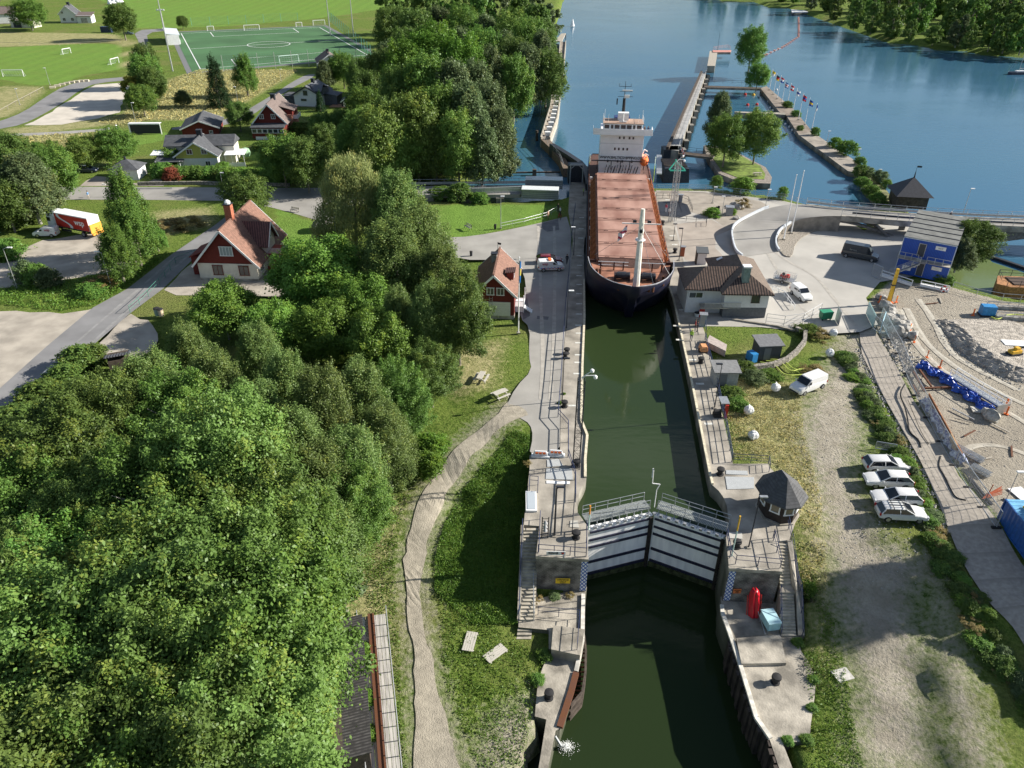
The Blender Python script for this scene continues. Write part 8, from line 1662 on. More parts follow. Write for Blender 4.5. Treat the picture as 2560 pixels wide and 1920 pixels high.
for (x0,y0,x1,y1,l) in((2465,770,2620,778,'far steel guardrail stack beside the blue generator'),(2488,796,2620,806,'near steel guardrail stack beside the blue generator')):
    a=g(x0,y0);c=g(x1,y1);t=thing('guardrail_stack',l,'guardrail',a,facing(a,c));L_=(c-a).length;b=B();b.path([(0,0,.1),(0,0,1.1),(L_,0,1.1),(L_,0,.1)],.05);b.path([(0,0,.6),(L_,0,.6)],.04)
    for i in range(6):b.tube((L_*i/6,0,0),(L_*i/6,0,1.1),.04)
    b.build('frame',M('steel'),t);b=B();b.box((L_/2,0,.25),(L_,.5,.5));b.build('barrier_block',M('stone'),t)
# gravel heap bench
EL=smp(NS([(2330,800),(2362,828),(2388,868),(2434,905),(2495,941),(2560,960),(2700,985)]),3);rs=random.Random(4);V=[];F=[];m_=9;n=len(EL)
for i,p in enumerate(EL):
    nv=(EL[min(n-1,i+1)]-EL[max(0,i-1)]).normalized();nv=Vector((-nv.y,nv.x,0));hh=1.1*min(1,i/n*3.0);wd_=2.2+rs.uniform(-.25,.25)
    for j in range(m_+1):
        u=j/m_;zz=hh*(u**.8)+(rs.uniform(-.13,.13) if 0<j<m_ else 0);V.append((p.x+nv.x*wd_*u,p.y+nv.y*wd_*u,zz+(.0 if j else -.2)))
    for j in range(1,6):V.append((p.x+nv.x*(wd_+j*2.3),p.y+nv.y*(wd_+j*2.3),hh*(1-j/5)**.8+rs.uniform(-.05,.05)+(-.15 if j==5 else 0)))
k=m_+6;b=B();b.add(V,[(i*k+j,(i+1)*k+j,(i+1)*k+j+1,i*k+j+1) for i in range(n-1) for j in range(k-1)]);o=b.build('gravel_heap',mat('crushed_gravel',(.36,.33,.29),.95,var=.35,scale=1.5,bump=.25,bscale=5),recalc=False);o['kind']='structure'
# blue containers bottom right
def container(label,a,rz,L_,m,h=2.6,z=0):
    t=thing('container',label,'container',(a.x,a.y,z),rz);b=B();n=int(L_/.28);V=[];F=[]
    for i in range(n+1):
        x=L_*i/n;y=0 if i%2 else .06;V+=[(x,y,.12),(x,y,h-.1)]
    b.add(V,[(2*i,2*i+2,2*i+3,2*i+1) for i in range(n)]);V2_=[(x,2.44-y,z_) for x,y,z_ in V];b.add(V2_,[(2*i,2*i+1,2*i+3,2*i+2) for i in range(n)]);b.box((.03,1.22,h/2),(.06,2.4,h-.1));b.box((L_-.03,1.22,h/2),(.06,2.4,h-.1));b.build('corrugated_wall',m,t,recalc=False)
    b=B();b.box((L_/2,1.22,h-.03),(L_,2.44,.1));
    for i in range(n//2):b.box((L_*(i+.5)/(n//2),1.22,h+.03),(.12,2.3,.05))
    b.build('roof',mat('container_roof',(.16,.42,.66),.5,var=.15),t)
    b=B()
    for x in(0,L_):
        for y in(0,2.44):b.box((x,y,h/2),(.14,.14,h))
    for y in(0,2.44):b.box((L_/2,y,.08),(L_,.12,.16));b.box((L_/2,y,h-.02),(L_,.12,.14))
    b.build('corner_frame',m,t);return t
a=g(2492,1299,-.2);c=g(2552,1388,-.4);dv=(c-a).normalized();blc=mat('container_blue',(.025,.1,.33),.45,var=.15)
t=container('blue corrugated container with pale roof and yellow frames on top',Vector((a.x,a.y,-.3)),math.atan2(dv.y,dv.x),6.06,blc,2.7,-.3);t2=container('second blue container behind the first at the frame edge',Vector((a.x,a.y,-.3))+dv*6.3,math.atan2(dv.y,dv.x),6.06,blc,2.7,-.4);container('third blue container in the row, mostly outside the frame',Vector((a.x,a.y,-.3))+dv*12.6,math.atan2(dv.y,dv.x),6.06,blc,2.7,-.9)
q0=Vector((a.x,a.y,0))+Vector((-dv.y,dv.x,0))*1.0+dv*1.2;t=thing('lifting_rig','yellow steel frame lying on the blue container roof','frame',(q0.x,q0.y,2.5),math.atan2(dv.y,dv.x));b=B();b.path([(0,0,.05),(3.5,0,.05),(3.5,1.2,.05),(0,1.2,.05),(0,0,.05)],.09);b.tube((1.2,0,.05),(1.2,1.2,.05),.08);b.tube((2.4,0,.05),(2.4,1.2,.05),.08);b.build('frame',M('yellow'),t)
beam('white sheet of board on the grass behind the blue container',2535,1220,2600,1275,1.6,.08,M('white'),name='board');lamp('work lamp on a thin pole behind the blue container',2515,1250,2545,1180,0,None,.2,1,None,.05,'work_lamp')
t=thing('formwork_props','stack of rusty props with splayed legs by the haul road','prop stack',g(2470,1245));b=B()
for i in range(9):b.tube((-.8+i*.1,-.3+i*.08,.15+.06*(i%3)),(1.4+i*.05,.2+i*.12,.4+.1*(i%4)),.04)
b.tube((-.2,0,0),(.2,.3,1.5),.05);b.build('prop',mat('rust_red',(.42,.1,.04),.8),t)
# barrier fence lying above the cars
fpanel('grey pedestrian barrier lying in the weeds above the parked cars',g(2187,1122),g(2237,1130),1.0,M('steel'),name='crowd_barrier');
# cable on haul road
for i,(pp,l,r_) in enumerate([([(2262,960),(2248,985),(2262,1015),(2270,1050),(2272,1080),(2298,1100),(2302,1118)],'thick black hose snaking over the haul road',.09),([(2270,1000),(2290,1050),(2305,1085),(2322,1110)],'thin cable beside the thick hose on the haul road',.035),([(2352,1140),(2345,1165),(2362,1190),(2378,1225),(2390,1245),(2415,1250)],'thin black cable winding down the haul road',.06)]):
    b=B();b.path(smp(NS(pp,.16),3),r_,6);tag(b.build('cable',M('black')),l,'cable')
# rust conveyor walkway bottom left
A0=g(934,1588,-4.0);A1=g(961,1925,-4.2);dv=(A1-A0);L_=dv.length;t=thing('pipe_walkway','narrow board walkway with rusty pipe trough and side rails at the bottom','walkway',A0,math.atan2(dv.y,dv.x));zz=H(A0.x,A0.y)+.5
t.location.z=0
b=B()
for i in range(8):b.box((L_/2,-1.05+i*.3,-3.75),(L_+4,.27,.08))
b.build('planking',mat('grey_planks',(.4,.39,.37),.85,var=.25,scale=2,stretch=(.3,3,1)),t);b=B();b.box((L_/2,-.1,-3.55),(L_+4,.55,.32));b.build('trough',M('rust'),t)
b=B()
for s in(-1.3,1.3):
    for z_ in(-3.1,-2.7):b.tube((-2,s,z_),(L_+2,s,z_),.045)
    for i in range(14):b.tube((-2+(L_+4)*i/13,s,-4.6),(-2+(L_+4)*i/13,s,-2.7),.045)
b.build('side_rail',M('steel'),t)
lamp('slender lamp post among the birches above the long shed',866,1530,850,1440,-4,None,.3,-1)
# water outlet splash
b=B();rs=random.Random(9)
for i in range(700):
    a=rs.uniform(0,6.28);q=abs(rs.gauss(0,.55));x=q*math.cos(a)*1.2;y=q*math.sin(a);zz=max(0,.35-q*.25)*rs.random()*1.5;s=rs.uniform(.02,.07);b.add([(x-s,y,zz),(x,y-s,zz+s*.4),(x+s,y,zz),(x,y+s,zz+s*.3)],[(0,1,2,3)])
p=g(1415,1868,-7.15);o=b.build('water_splash',mat('foam',(.8,.82,.82),.6),loc=p,recalc=False);o.scale=(.6,.6,.8);tag(o,'white splash of falling water at the lower left quay','splash',kind='stuff')
b=B();a=g(1387,1840,-5);b.path([a,a+Vector((.5,-.3,-.8)),Vector((p.x-.2,p.y,-6.8))],.12);tag(b.build('outlet_pipe',M('steel')),'grey outlet pipe hanging off the lower left quay','pipe')
# folding road fence on left lane, cabinet hut bins
rail('green mesh fence along the left asphalt lane',NS([(326,782),(372,742),(400,712),(440,660),(490,640)]),1.1,2,3,r=.03,m=mat('fence_green',(.05,.22,.16),.6));bin_('pale green waste bin by the gravel verge',395,788,mat('bin_green',(.3,.4,.33),.6),.9,1.2,'waste_bin');bin_('cream waste bin beside the green one',404,790,mat('bin_cream',(.6,.5,.36),.6),.8,1.2,'waste_bin')
rail('low wire fence across the far left paddock',NS([(0,112),(150,115),(300,106)]),1.0,1,8,r=.05,m=M('wood'));rail('low post fence along the left dry slope',NS([(0,285),(40,262),(110,225)]),1.0,1,6,r=.05,m=M('wood'))
for i in range(8):
    p=g(132+i*12,218-i*2.6+(i-3)**2*.25);b=B();b.box((0,0,.3),(1.8,.9,.6),rz=.4-.05*i);tag(b.build('stone_block',mat('block_cream',(.5,.46,.36),.9),loc=p),'cream stone block lining the far curved road','stone block','stone blocks along the curved road')
p=g(285,10);b=B();
rs=random.Random(2)
for i in range(10):
    boulder(g(278+i%4*7,2+i//4*5),1.7,60+i,M('white'),'wrapped_bale','white wrapped hay bale in the heap on the far field','white wrapped bales')
# low stone wall by street
wallline('low stone garden wall along the street',[(345,463),(500,461),(560,463),(725,466)],.7,.4,rub)
# buoy ring
t=thing('life_ring','red and white life ring on the construction quay railing','life ring',g(2360,722,1.0));b=B();n=20
for i in range(n):
    a0,a1=i/n*6.283,(i+1)/n*6.283;b.tube((.42*math.cos(a0),0,.42*math.sin(a0)),(.42*math.cos(a1),0,.42*math.sin(a1)),.11,.11,6)
b.build('ring',M('red'),t);b=B()
for a in(.8,2.4,3.9,5.5):b.box((.42*math.cos(a),0,.42*math.sin(a)),(.25,.25,.25),ry=-a)
b.build('white_band',M('white'),t)
t=thing('windsock','red and white windsock at the pier end','windsock',g(1700,408,1.0));b=B();b.tube((0,0,0),(0,0,3.4),.05);b.build('pole',M('steel'),t);b=B();b.tube((0,0,3.3),(.9,0,1.8),.3,.15,10);b.build('sock',stripes('sock_red_white',(.7,.1,.08),(.75,.75,.75),'x',2.2,0,.05,.7,.5),t)
# workboat / dolphin at right lock head
t=thing('lock_head_dolphin','dark dolphin with pale gangway and green winch behind the right lock head','dolphin',g(1650,455,0));b=B();b.box((4.5,9,0),(6,9,3.2),taper=.9);b.build('black_block',M('dark'),t);b=B();b.bar((0,2,1.2),(2.2,16,1.6),1.2,.25);b.build('gangway',M('steel'),t);b=B();b.path([(2.5,4,1.6),(4,5,3.2),(6,4,1.6)],.15);b.path([(4,5,1.6),(4,5,3.6)],.15);b.path([(2.5,3,1.7),(6,3,1.7)],.18);b.build('green_winch',mat('winch_green',(.05,.42,.3),.5),t);b=B();b.box((4.5,9.5,1.7),(5,6,.2));b.build('brown_deck',mat('brown_deck'),t)
# ---------------------------------------------------------------- people
def person(label,p,rz,top,legs,hair=(.08,.05,.03),pose='stand',hat=None,parent=None):
    skin_=mat('skin',(.5,.3,.22),.6);J={'hip':(0,0,.95),'ch':(0,.02,1.38),'nk':(0,.02,1.5),'hd':(0,0,1.62),'ht':(0,0,1.76)}
    st=.12 if pose=='walk' else .0
    V=[(0,0,.95),(0,.01,1.15),(0,.02,1.36),(0,.02,1.49),(0,-.01,1.6),(0,0,1.72),(-.1,0,.9),(-.11,-st*1.4,.5),(-.11,-st*.6-.0,.09),(-.11,-st*.6-.14,.04),(.1,0,.9),(.11,st*.9,.5),(.11,st*2.2,.1),(.11,st*2.2-.14,.05),
       (-.19,.02,1.38),(-.24,.04+st,1.12),(-.22,-.06+st,.88),(-.21,-.1+st,.8),(.19,.02,1.38),(.24,.04-st,1.12),(.22,-.06-st,.88),(.21,-.1-st,.8)]
    E=[(0,1),(1,2),(2,3),(3,4),(4,5),(0,6),(6,7),(7,8),(8,9),(0,10),(10,11),(11,12),(12,13),(2,14),(14,15),(15,16),(16,17),(2,18),(18,19),(19,20),(20,21)]
    Rr=[.14,.125,.155,.055,.09,.085,.09,.065,.045,.04,.09,.065,.045,.04,.065,.048,.036,.03,.065,.048,.036,.03]
    me=bpy.data.meshes.new('person');me.from_pydata(V,E,[]);o=bpy.data.objects.new('person',me);col.objects.link(o)
    s=o.modifiers.new('skin','SKIN');sv=me.skin_vertices[0].data
    for i,r in enumerate(Rr):sv[i].radius=(r*1.1 if i in(1,2,0) else r,r*.8 if i in(0,1,2) else r)
    sv[0].use_root=True;ss=o.modifiers.new('sub','SUBSURF');ss.levels=1;ss.render_levels=1
    me2=bpy.data.meshes.new_from_object(o.evaluated_get(bpy.context.evaluated_depsgraph_get()));bpy.data.objects.remove(o)
    tm=mat('cloth_%s'%str(top),top,.85,var=.1);lm=mat('cloth_%s'%str(legs),legs,.85,var=.1);me2.materials.clear()
    for q in(tm,lm,skin_,M('black')):me2.materials.append(q)
    for f in me2.polygons:
        c=f.center;f.material_index=0 if .93<c.z<1.5 and not(c.z<.9) else 2
        if c.z<=.95 and abs(c.x)<.18:f.material_index=1
        if c.z<.09:f.material_index=3
        if abs(c.x)>.17 and c.z<.86:f.material_index=2
        f.use_smooth=True
    o=bpy.data.objects.new('person',me2);col.objects.link(o);o.location=p;o.rotation_euler.z=rz;tag(o,label,'person')
    b=B();b.lathe((0,.015,1.63),[(.095,0),(.105,.06),(.09,.13),(.03,.165)],10);b.build('hair' if not hat else 'helmet',mat('hair_%s'%str(hat or hair),hat or hair,.7),o,smooth=True)
    b=B()
    for s_ in(-1,1):b.box((s_*.035,-.092,1.64),(.018,.01,.012))
    b.box((0,-.105,1.61),(.02,.025,.03));b.box((0,-.09,1.575),(.04,.01,.008));b.build('face_features',M('dark'),o);return o
hv=(.35,.6,.05)
person('person in green hi-vis clothes standing on the right quay',g(1727,852,.05),R(-30),hv,(.02,.03,.08),hat=(.5,.6,.1));person('person in a dark red jacket by the control cabinet',g(1737,826,.05),R(80),(.25,.03,.03),(.03,.03,.04));person('second dark clothed person beside the one in red',g(1742,830,.05),R(-100),(.05,.03,.05),(.03,.03,.04))
person('pedestrian in a blue top crossing the street',g(223,498),R(90),(.12,.25,.45),(.45,.4,.35),pose='walk');person('person in dark clothes walking beside the left quay rail',g(1417,660,.05),R(10),(.02,.02,.03),(.02,.02,.03),pose='walk')
person('person in tan clothes at the end of the inlet lawn',g(1370,547,0),R(40),(.5,.33,.25),(.3,.2,.12));person('person with pale top beside the bicycles',g(1400,538,.05),R(-60),(.7,.7,.72),(.03,.03,.05));person('person with dark jacket beside the pale one',g(1395,530,.05),R(60),(.03,.03,.04),(.03,.03,.05))
person('person in a dark coat and white hat on the road bridge',g(2372,552,3.05),R(20),(.02,.02,.03),(.6,.6,.6),pose='walk',hat=(.7,.7,.7));person('sitting couple member with white shirt at the lock head',g(1672,540,.05),R(10),(.7,.7,.72),(.1,.08,.1));person('person with red top at the right lock head',g(1664,530,.05),R(-40),(.45,.08,.12),(.5,.5,.55))
sp=bpy.data.objects['cargo_ship'].matrix_basis
for k,(x,c) in enumerate(((4.9,(.1,.06,.05)),(5.7,(.03,.04,.1)))):
    q=sp@Vector((x,71.2,10.16));person(('left','right')[k]+' crew member on the right bridge wing of the ship',q,R(4),c,(.04,.04,.06))
def bike(label,p,rz):
    t=thing('bicycle',label,'bicycle',p,rz)
    for x in(-.52,.52):
        b=B();n=16
        for i in range(n):a0,a1=i/n*6.283,(i+1)/n*6.283;b.tube((x+.33*math.cos(a0),0,.33+.33*math.sin(a0)),(x+.33*math.cos(a1),0,.33+.33*math.sin(a1)),.02,.02,4)
        b.build('wheel',M('black'),t)
    b=B();b.path([(-.52,0,.33),(0,0,.3),(.38,0,.8),(-.15,0,.78),(-.52,0,.33)],.025);b.path([(0,0,.3),(-.2,0,.9)],.025);b.path([(.52,0,.33),(.36,0,1.0)],.025);b.build('frame',M('red'),t);b=B();b.box((-.2,0,.92),(.25,.14,.05));b.build('saddle',M('black'),t);b=B();b.bar((.36,-.28,1.02),(.36,.28,1.02),.03);b.build('handlebar',M('dark'),t)
bike('bicycle leaning at the top of the left quay',g(1397,546,.05),R(70));bike('second bicycle at the top of the left quay',g(1402,548,.05),R(80))
# ---------------------------------------------------------------- shrubs and tall grass
rs=random.Random(21)
ST=[(2118,885),(2140,930),(2165,985),(2190,1040),(2225,1100),(2262,1165),(2300,1235),(2335,1300),(2372,1375),(2405,1450),(2450,1530),(2500,1620),(2550,1710),(2600,1790)]
lbl={'grey':'grey green weed bush in the strip beside the haul road','straw':'dry straw coloured weeds in the strip beside the haul road','mid':'green bush in the strip beside the haul road','bright':'fresh bright green sapling in the strip beside the haul road','dark':'dark green bush in the strip beside the haul road'}
proto('bush_straw','straw',51,3600,.16,1.2,1.5,26,'dome',.3)
for i in range(105):
    t_=rs.random()*(len(ST)-1.01);k=int(t_);q=[ST[k][0]+(ST[k+1][0]-ST[k][0])*(t_-k),ST[k][1]+(ST[k+1][1]-ST[k][1])*(t_-k)];q[0]+=rs.uniform(-30,22)*(1 if q[1]>1150 else .6)
    z0=0 if q[1]<1330 else -(q[1]-1330)/600*2.6;p=g(q[0],q[1],z0);kk=rs.choice(['grey','straw','dark','mid','grey','dark','straw','mid','bright'] if i%3 else ['grey','dark','mid']);bush(kk,p,rs.uniform(.4,1.0),rs.uniform(.6,1.25),lbl[kk],'weed bushes beside the haul road')
def bl(kk,x,y,h,r,l,z=None,grp=None,name='shrub',cat='shrub',ry=1):
    p=g(x,y,0 if z is None else z)
    if z==-.3:h*=.8;r*=.72
    return bush(kk,p,h,r,l,grp,name,z,cat,ry)
for a in [('bright',1780,540,1.6,1.9,'round clipped green bush in the stone planter'),('bright',1830,535,1.1,1.1,'small round bush by the information board'),('straw',1855,518,1.8,1.6,'brownish heather clump among boulders on the yard'),('bright',1790,470,2.6,1.6,'bright sapling behind the water fence, left one'),('bright',1855,480,3,3.0,'bright spreading bush behind the water fence'),('bright',1955,496,2.4,1.4,'bright sapling behind the water fence, right one'),
 ('mid',1968,268,2.4,2.4,'green bush on the flag pier, upper one',-.3),('mid',1990,290,2.2,2.2,'green bush on the flag pier, lower one',-.3),('mid',2037,338,2.8,1.8,'bush at the nearest flagpole',-.3),('dark',2000,325,1.6,1.6,'low dark bush on the inner edge of the flag pier',-.3),('bright',2086,368,3,2.8,'light green bush on the wide pier',-.3),('mid',2118,385,4.2,4,'large green bush on the wide pier',-.3),('mid',2150,412,2.5,2.2,'bush where the wide pier ends',-.3),
 ('dark',2148,440,3,2.6,'dark bush on the water side of the causeway, upper',-.3),('grey',2168,440,2.5,2.4,'pale bush on the outer side of the causeway, upper',-.3),('mid',2155,465,2.6,2.6,'green bush on the water side of the causeway, middle',-.3),('grey',2198,455,3,3,'pink grey thicket on the outer side of the causeway',-.3),('mid',2178,490,3,2.8,'green bush on the water side of the causeway, lower',-.3),('bright',2215,470,2.2,1.8,'bright bush on the outer side of the causeway, lower',-.3),('mid',2195,505,2.4,2.6,'bush at the foot of the causeway by the bridge',-.3),
 ('dark',560,445,2,3,'low garden shrub near the street wall'),('mid',430,415,4,3.4,'dark garden shrub before the yellow house'),('mid',410,440,3,3,'green garden shrub beside the red leaved one'),('red',433,449,2.6,2.2,'red leaved shrub in the garden border'),('bright',560,430,2.2,2.2,'light shrub under the veranda of the yellow house'),
 ('grey',70,700,3,2.2,'grey green shrub on the verge below the gravel parking'),('mid',95,705,3,2.4,'green shrub on the verge below the gravel parking'),('grey',125,712,2.6,2.2,'pale shrub on the verge below the gravel parking'),('straw',250,720,1.8,2.4,'dry shrub behind the lamp on the verge'),('mid',230,735,1.8,2.4,'low green shrub on the verge by the lane'),('straw',420,570,1.8,3,'dry tall weeds on the lawn by the lane'),('straw',470,565,1.8,3,'second clump of dry weeds on the lawn by the lane'),
 ('dark',40,560,4.5,4.5,'dark thicket at the left edge above the parking'),('mid',20,640,3,3.4,'green thicket at the left edge beside the parking'),
 ('dark',1860,925,1.6,1.8,'dark weeds along the rubble wall'),('grey',1885,945,1.4,1.8,'grey weeds below the rubble wall'),('dark',1830,985,1.3,1.8,'weeds behind the pump shed'),('mid',1845,1010,1.2,1.6,'weeds beside the quay railing'),('dark',2020,830,1.2,2.0,'dark reeds beside the farthest bulk bag'),('straw',2045,838,1.1,1.8,'dry reeds beside the farthest bulk bag'),('straw',2030,925,.9,1.8,'low dry weeds on the gravel below the wall'),('mid',1925,935,.9,1.8,'leafy plants under the lime hoses'),
 ('vivid',2020,1480,1.3,1.0,'bright green sapling beside the right stairs',-3.0),('mid',2360,705,1.6,1.6,'leafy bush at the foot of the blue office front'),('grey',2385,640,3.4,2.4,'pale bush hanging over the water beside the blue office'),
 ('mid',1105,495,2.4,2.8,'bush under the left approach bridge'),('dark',1150,500,3.4,2.8,'dark bush beside the pier of the left approach bridge'),('mid',1200,505,2,2.2,'low bush at the inlet edge'),('dark',200,920,3.4,2.8,'dark shrub between lane and near wood'),('dark',165,965,3,2.6,'dark shrub by the pale cabinet'),('dark',235,905,3,2.4,'dark shrub before the striped hut roof'),('dark',110,1010,3,3.2,'dark shrub in the shade at the lane edge'),('dark',50,1065,3,3.6,'dark shrub at the left edge under the wood'),
 ('vivid',905,1640,1.2,1.2,'bright weeds beside the board walkway, upper',-4.2),('vivid',910,1760,1.2,1.4,'bright weeds beside the board walkway, middle',-4.4),('vivid',925,1850,1.2,1.4,'bright weeds beside the board walkway, lower',-4.5),('vivid',1085,1130,2.2,2.2,'vivid young tree growth at the lawn corner',-1.0),('vivid',1075,1180,2.6,2.0,'vivid shrub at the edge of the near wood, upper',-1.4),('vivid',900,1330,3,2.2,'vivid shrub at the edge of the near wood, middle',-3.0),('grey',850,1480,3.4,2.4,'bluish shrub at the edge of the near wood above the shed',-4)]:
    bl(*a)
for i in range(14):
    x=480+i*5;bl('bright',572+i*12,452-(i%2)*2,2.6,2.2,'section of the tall dense hedge along the street',None,'tall street hedge right of the yellow house','hedge','hedge',1.6)
for i in range(10):bl('mid',405+i*17,442-(i%3),2.3,2.0,'section of the mixed garden hedge before the yellow house',None,'garden hedge before the yellow house','hedge','hedge',1.4)
for i in range(9):bl('dark',650+i*13,372,1.8,2.0,'section of the shaded hedge behind the yellow house lawn',None,'shaded hedge right of the yellow house','hedge','hedge',1.4)
for i in range(12):bl('dark',705+i*12,330+i*.5,2.6,2.4,'section of the dark hedge beside the red gabled house',None,'dark hedge between the gardens','hedge','hedge',1.4)
# tall grass as small blades scattered over the near ground
def blades(name,polys,n,size,mats_,seed,hgt=.3,dens_z=0):
    rs=np.random.RandomState(seed);pts=[]
    for q in polys:
        Q=np.array([[p[0],p[1]] for p in q]);lo,hi=Q.min(0),Q.max(0);ar=(hi-lo).prod();k=int(n*ar/max(1,sum((np.array([[p[0],p[1]] for p in r]).max(0)-np.array([[p[0],p[1]] for p in r]).min(0)).prod() for r in polys)))
        p=rs.uniform(lo,hi,(k,2));p=p[segd(p,q)>.05];pts.append(p)
    p=np.concatenate(pts);cl=np.sin(p[:,0]*1.3+np.sin(p[:,1]*.9)*2)*np.cos(p[:,1]*1.1+np.sin(p[:,0]*.7)*2);keep=rs.uniform(-1,1,len(p))<cl+.35;p=p[keep];z=hz(p);z+=rs.uniform(0,hgt,len(p))
    P3=np.column_stack([p,z]);nm=rs.normal(size=(len(p),3));nm[:,2]=abs(nm[:,2])*.6;nm/=np.linalg.norm(nm,axis=1)[:,None]
    me=leafmesh(name,P3,nm,size,rs,.35);at=me.attributes.new('tint','FLOAT','FACE');at.data.foreach_set('value',rs.uniform(0,1,len(p)).astype(np.float32));me.materials.append(mats_);o=bpy.data.objects.new(name,me);col.objects.link(o);return tag(o,kind='stuff')
ZL=lambda l,z:[g(x,y,z) for x,y in l]
LM['grass']=leafmat('grass_blades',(.12,.205,.035),.4,.35);LM['dryg']=leafmat('dry_grass_blades',(.42,.40,.19),.4,.3);LM['lush']=leafmat('lush_blades',(.10,.215,.035),.4,.35)
o=blades('tall_grass',[NS([(1285,1080,-.3),(1325,1090,-.1),(1322,1180,-.1),(1308,1330,-1),(1296,1560,-4.3),(1180,1560,-4.4),(1085,1480,-4),(1085,1400,-3.2),(1110,1300,-2.5),(1150,1220,-1.4)])],130000,.19,LM['grass'],1,.28);o['label']='lush tall grass covering the mound beside the left stairs'
o=blades('grass_tufts',[NS([(1090,1480,-4),(1290,1600,-4.8),(1365,1640,-4.9),(1335,1760,-4.95),(1310,1925,-5),(1195,1925,-5),(1115,1720,-4.8)]),NS([(2005,1640,-4.2),(2045,1600,-4),(2020,1400,-1.5),(2070,1500,-2.4),(2110,1650,-4),(2160,1925,-4.4),(2000,1925,-4.4),(2035,1840,-4.3)]),NS([(955,1230,-2.2),(1030,1240,-2.2),(1000,1320,-2.8),(990,1400,-3.3),(1000,1600,-4.4),(1020,1925,-5),(965,1925,-5),(930,1600,-4.4),(900,1400,-3.6)])],60000,.2,LM['grass'],2,.2);o['label']='rough grass tufts along the lower paths'
o=blades('dry_grass',[NS([(1790,930),(1900,930),(2000,960),(2010,1080),(2060,1250),(2050,1330),(2000,1310),(1985,1200),(1930,1155),(1835,1150),(1810,1020)]),NS([(1985,1340),(2070,1340),(2070,1480,-2),(2000,1480,-2)])],42000,.2,LM['dryg'],3,.22);o['label']='dry rough grass on the right side of the lock'
o=blades('verge_grass',[NS([(0,760),(0,720),(194,697),(350,670),(400,640),(430,625),(300,735),(240,762),(150,778)])],26000,.35,LM['grass'],4,.4);o['label']='tall verge grass beside the left asphalt lane'
o=blades('meadow_grass',[AT_ for AT_ in [NS([(395,215),(450,190),(500,175),(745,175),(700,205),(640,240),(540,300),(380,300),(300,318),(240,305),(310,285),(330,240)]),NS([(0,343),(260,330),(230,380),(0,410)])]],45000,.6,LM['dryg'],5,.35);o['label']='tall dry meadow grass between the lane and the cycle path'

# ---------------------------------------------------------------- wear on the ground
def track(px,w_,m,name='tyre_track',z=0,lift=.05,drape=True):
    q=smp(NS(px,z) if len(px[0])<3 else NS(px),2);Lq=[];Rq=[]
    for i,p in enumerate(q):
        t=(q[min(len(q)-1,i+1)]-q[max(0,i-1)]);n=Vector((-t.y,t.x,0)).normalized()*w_/2*rnd.uniform(.75,1.25);Lq.append(p+n);Rq.append(p-n)
    strip(name,Lq,Rq,m,lift,2,.8,zfun=None if drape else (lambda p:0))
tg=mat('track_pale',(.46,.435,.375),.95,var=.14,scale=1.5,bump=.03);td=mat('track_dark',(.36,.335,.285),.95,var=.2,scale=1.2);ta=mat('asphalt_patch_dark',(.15,.15,.155),.9,var=.15,scale=1);tw=mat('worn_track',(.375,.355,.32),.9,var=.12,scale=1)
for px in([(2245,770),(2280,850),(2330,905),(2400,960),(2480,1010),(2600,1080)],[(2262,768),(2300,840),(2350,890),(2420,940),(2500,985),(2620,1040)],[(2290,745),(2330,800),(2370,880),(2440,925),(2540,975)],[(2310,1180),(2420,1110),(2500,1110),(2600,1150)]):
    track(px,.55,td,lift=.045);track([(x+9,y+2) for x,y in px],.5,tg,lift=.04)
for px in([(2050,820),(1980,740),(1940,670),(1900,600)],[(2140,815),(2080,740),(2040,690),(1960,650),(1890,590),(1900,545)]):track(px,.5,tw,lift=.036,drape=False)
for px in([(120,960),(260,830),(380,720),(470,640)],[(80,960),(220,830),(340,730),(440,640)]):track(px,.45,mat('asphalt_worn',(.25,.25,.25),.9,var=.15,scale=1),lift=.045,drape=False)
track([(1345,565),(1350,650),(1352,760),(1358,880),(1352,1000)],.5,tw,lift=.036,drape=False);track([(1385,565),(1388,650),(1386,760),(1384,880),(1376,1000)],.5,tw,lift=.036,drape=False)
for px in([(1340,562),(1395,548),(1398,575),(1368,580)],[(1343,790),(1372,792),(1370,800),(1342,798)],[(1303,762),(1318,745),(1325,790),(1308,800)],[(300,470),(430,469),(430,473),(300,474)],[(600,476),(640,474),(650,482),(606,484)],[(1840,745),(1880,742),(1900,770),(1860,775)]):
    sheet('asphalt_patch',NS(px),ta,.034)
def stones(name,lines,n,r0,r1,seed,label,wd=1.0,m=None):
    rs=random.Random(seed);b=B()
    for _ in range(n):
        l=rs.choice(lines);k=rs.randrange(len(l)-1);p=g(*l[k]).lerp(g(*l[k+1]),rs.random());p.x+=rs.gauss(0,wd);p.y+=rs.gauss(0,wd);r=rs.uniform(r0,r1);z0=H(p.x,p.y)+.02
        V=[(p.x+r*rs.uniform(.6,1.2)*math.cos(a),p.y+r*rs.uniform(.6,1.2)*math.sin(a),z0) for a in(0,1.25,2.5,3.8,5)];V.append((p.x,p.y,z0+r*rs.uniform(.5,1)));b.add(V,[(i,(i+1)%5,5) for i in range(5)])
    o=b.build(name,m or mat('rubble_grey',(.33,.32,.30),.9,var=.45,scale=2),recalc=False);tag(o,label,kind='stuff')
stones('rubble',[[(2150,869),(2181,932),(2217,1001),(2256,1077),(2295,1143),(2335,1230),(2375,1320)]],900,.06,.2,1,'grey stones along the left edge of the haul road',.55)
stones('rubble',[[(2215,800),(2240,870),(2275,940)],[(2235,830),(2265,880),(2290,930)]],450,.08,.3,2,'grey broken stones between haul road fence and blue tarpaulin',.9)
stones('rubble',[[(2364,830),(2391,869),(2437,905),(2497,941),(2560,959)]],350,.06,.2,3,'loose stones along the foot of the gravel bank',.8)
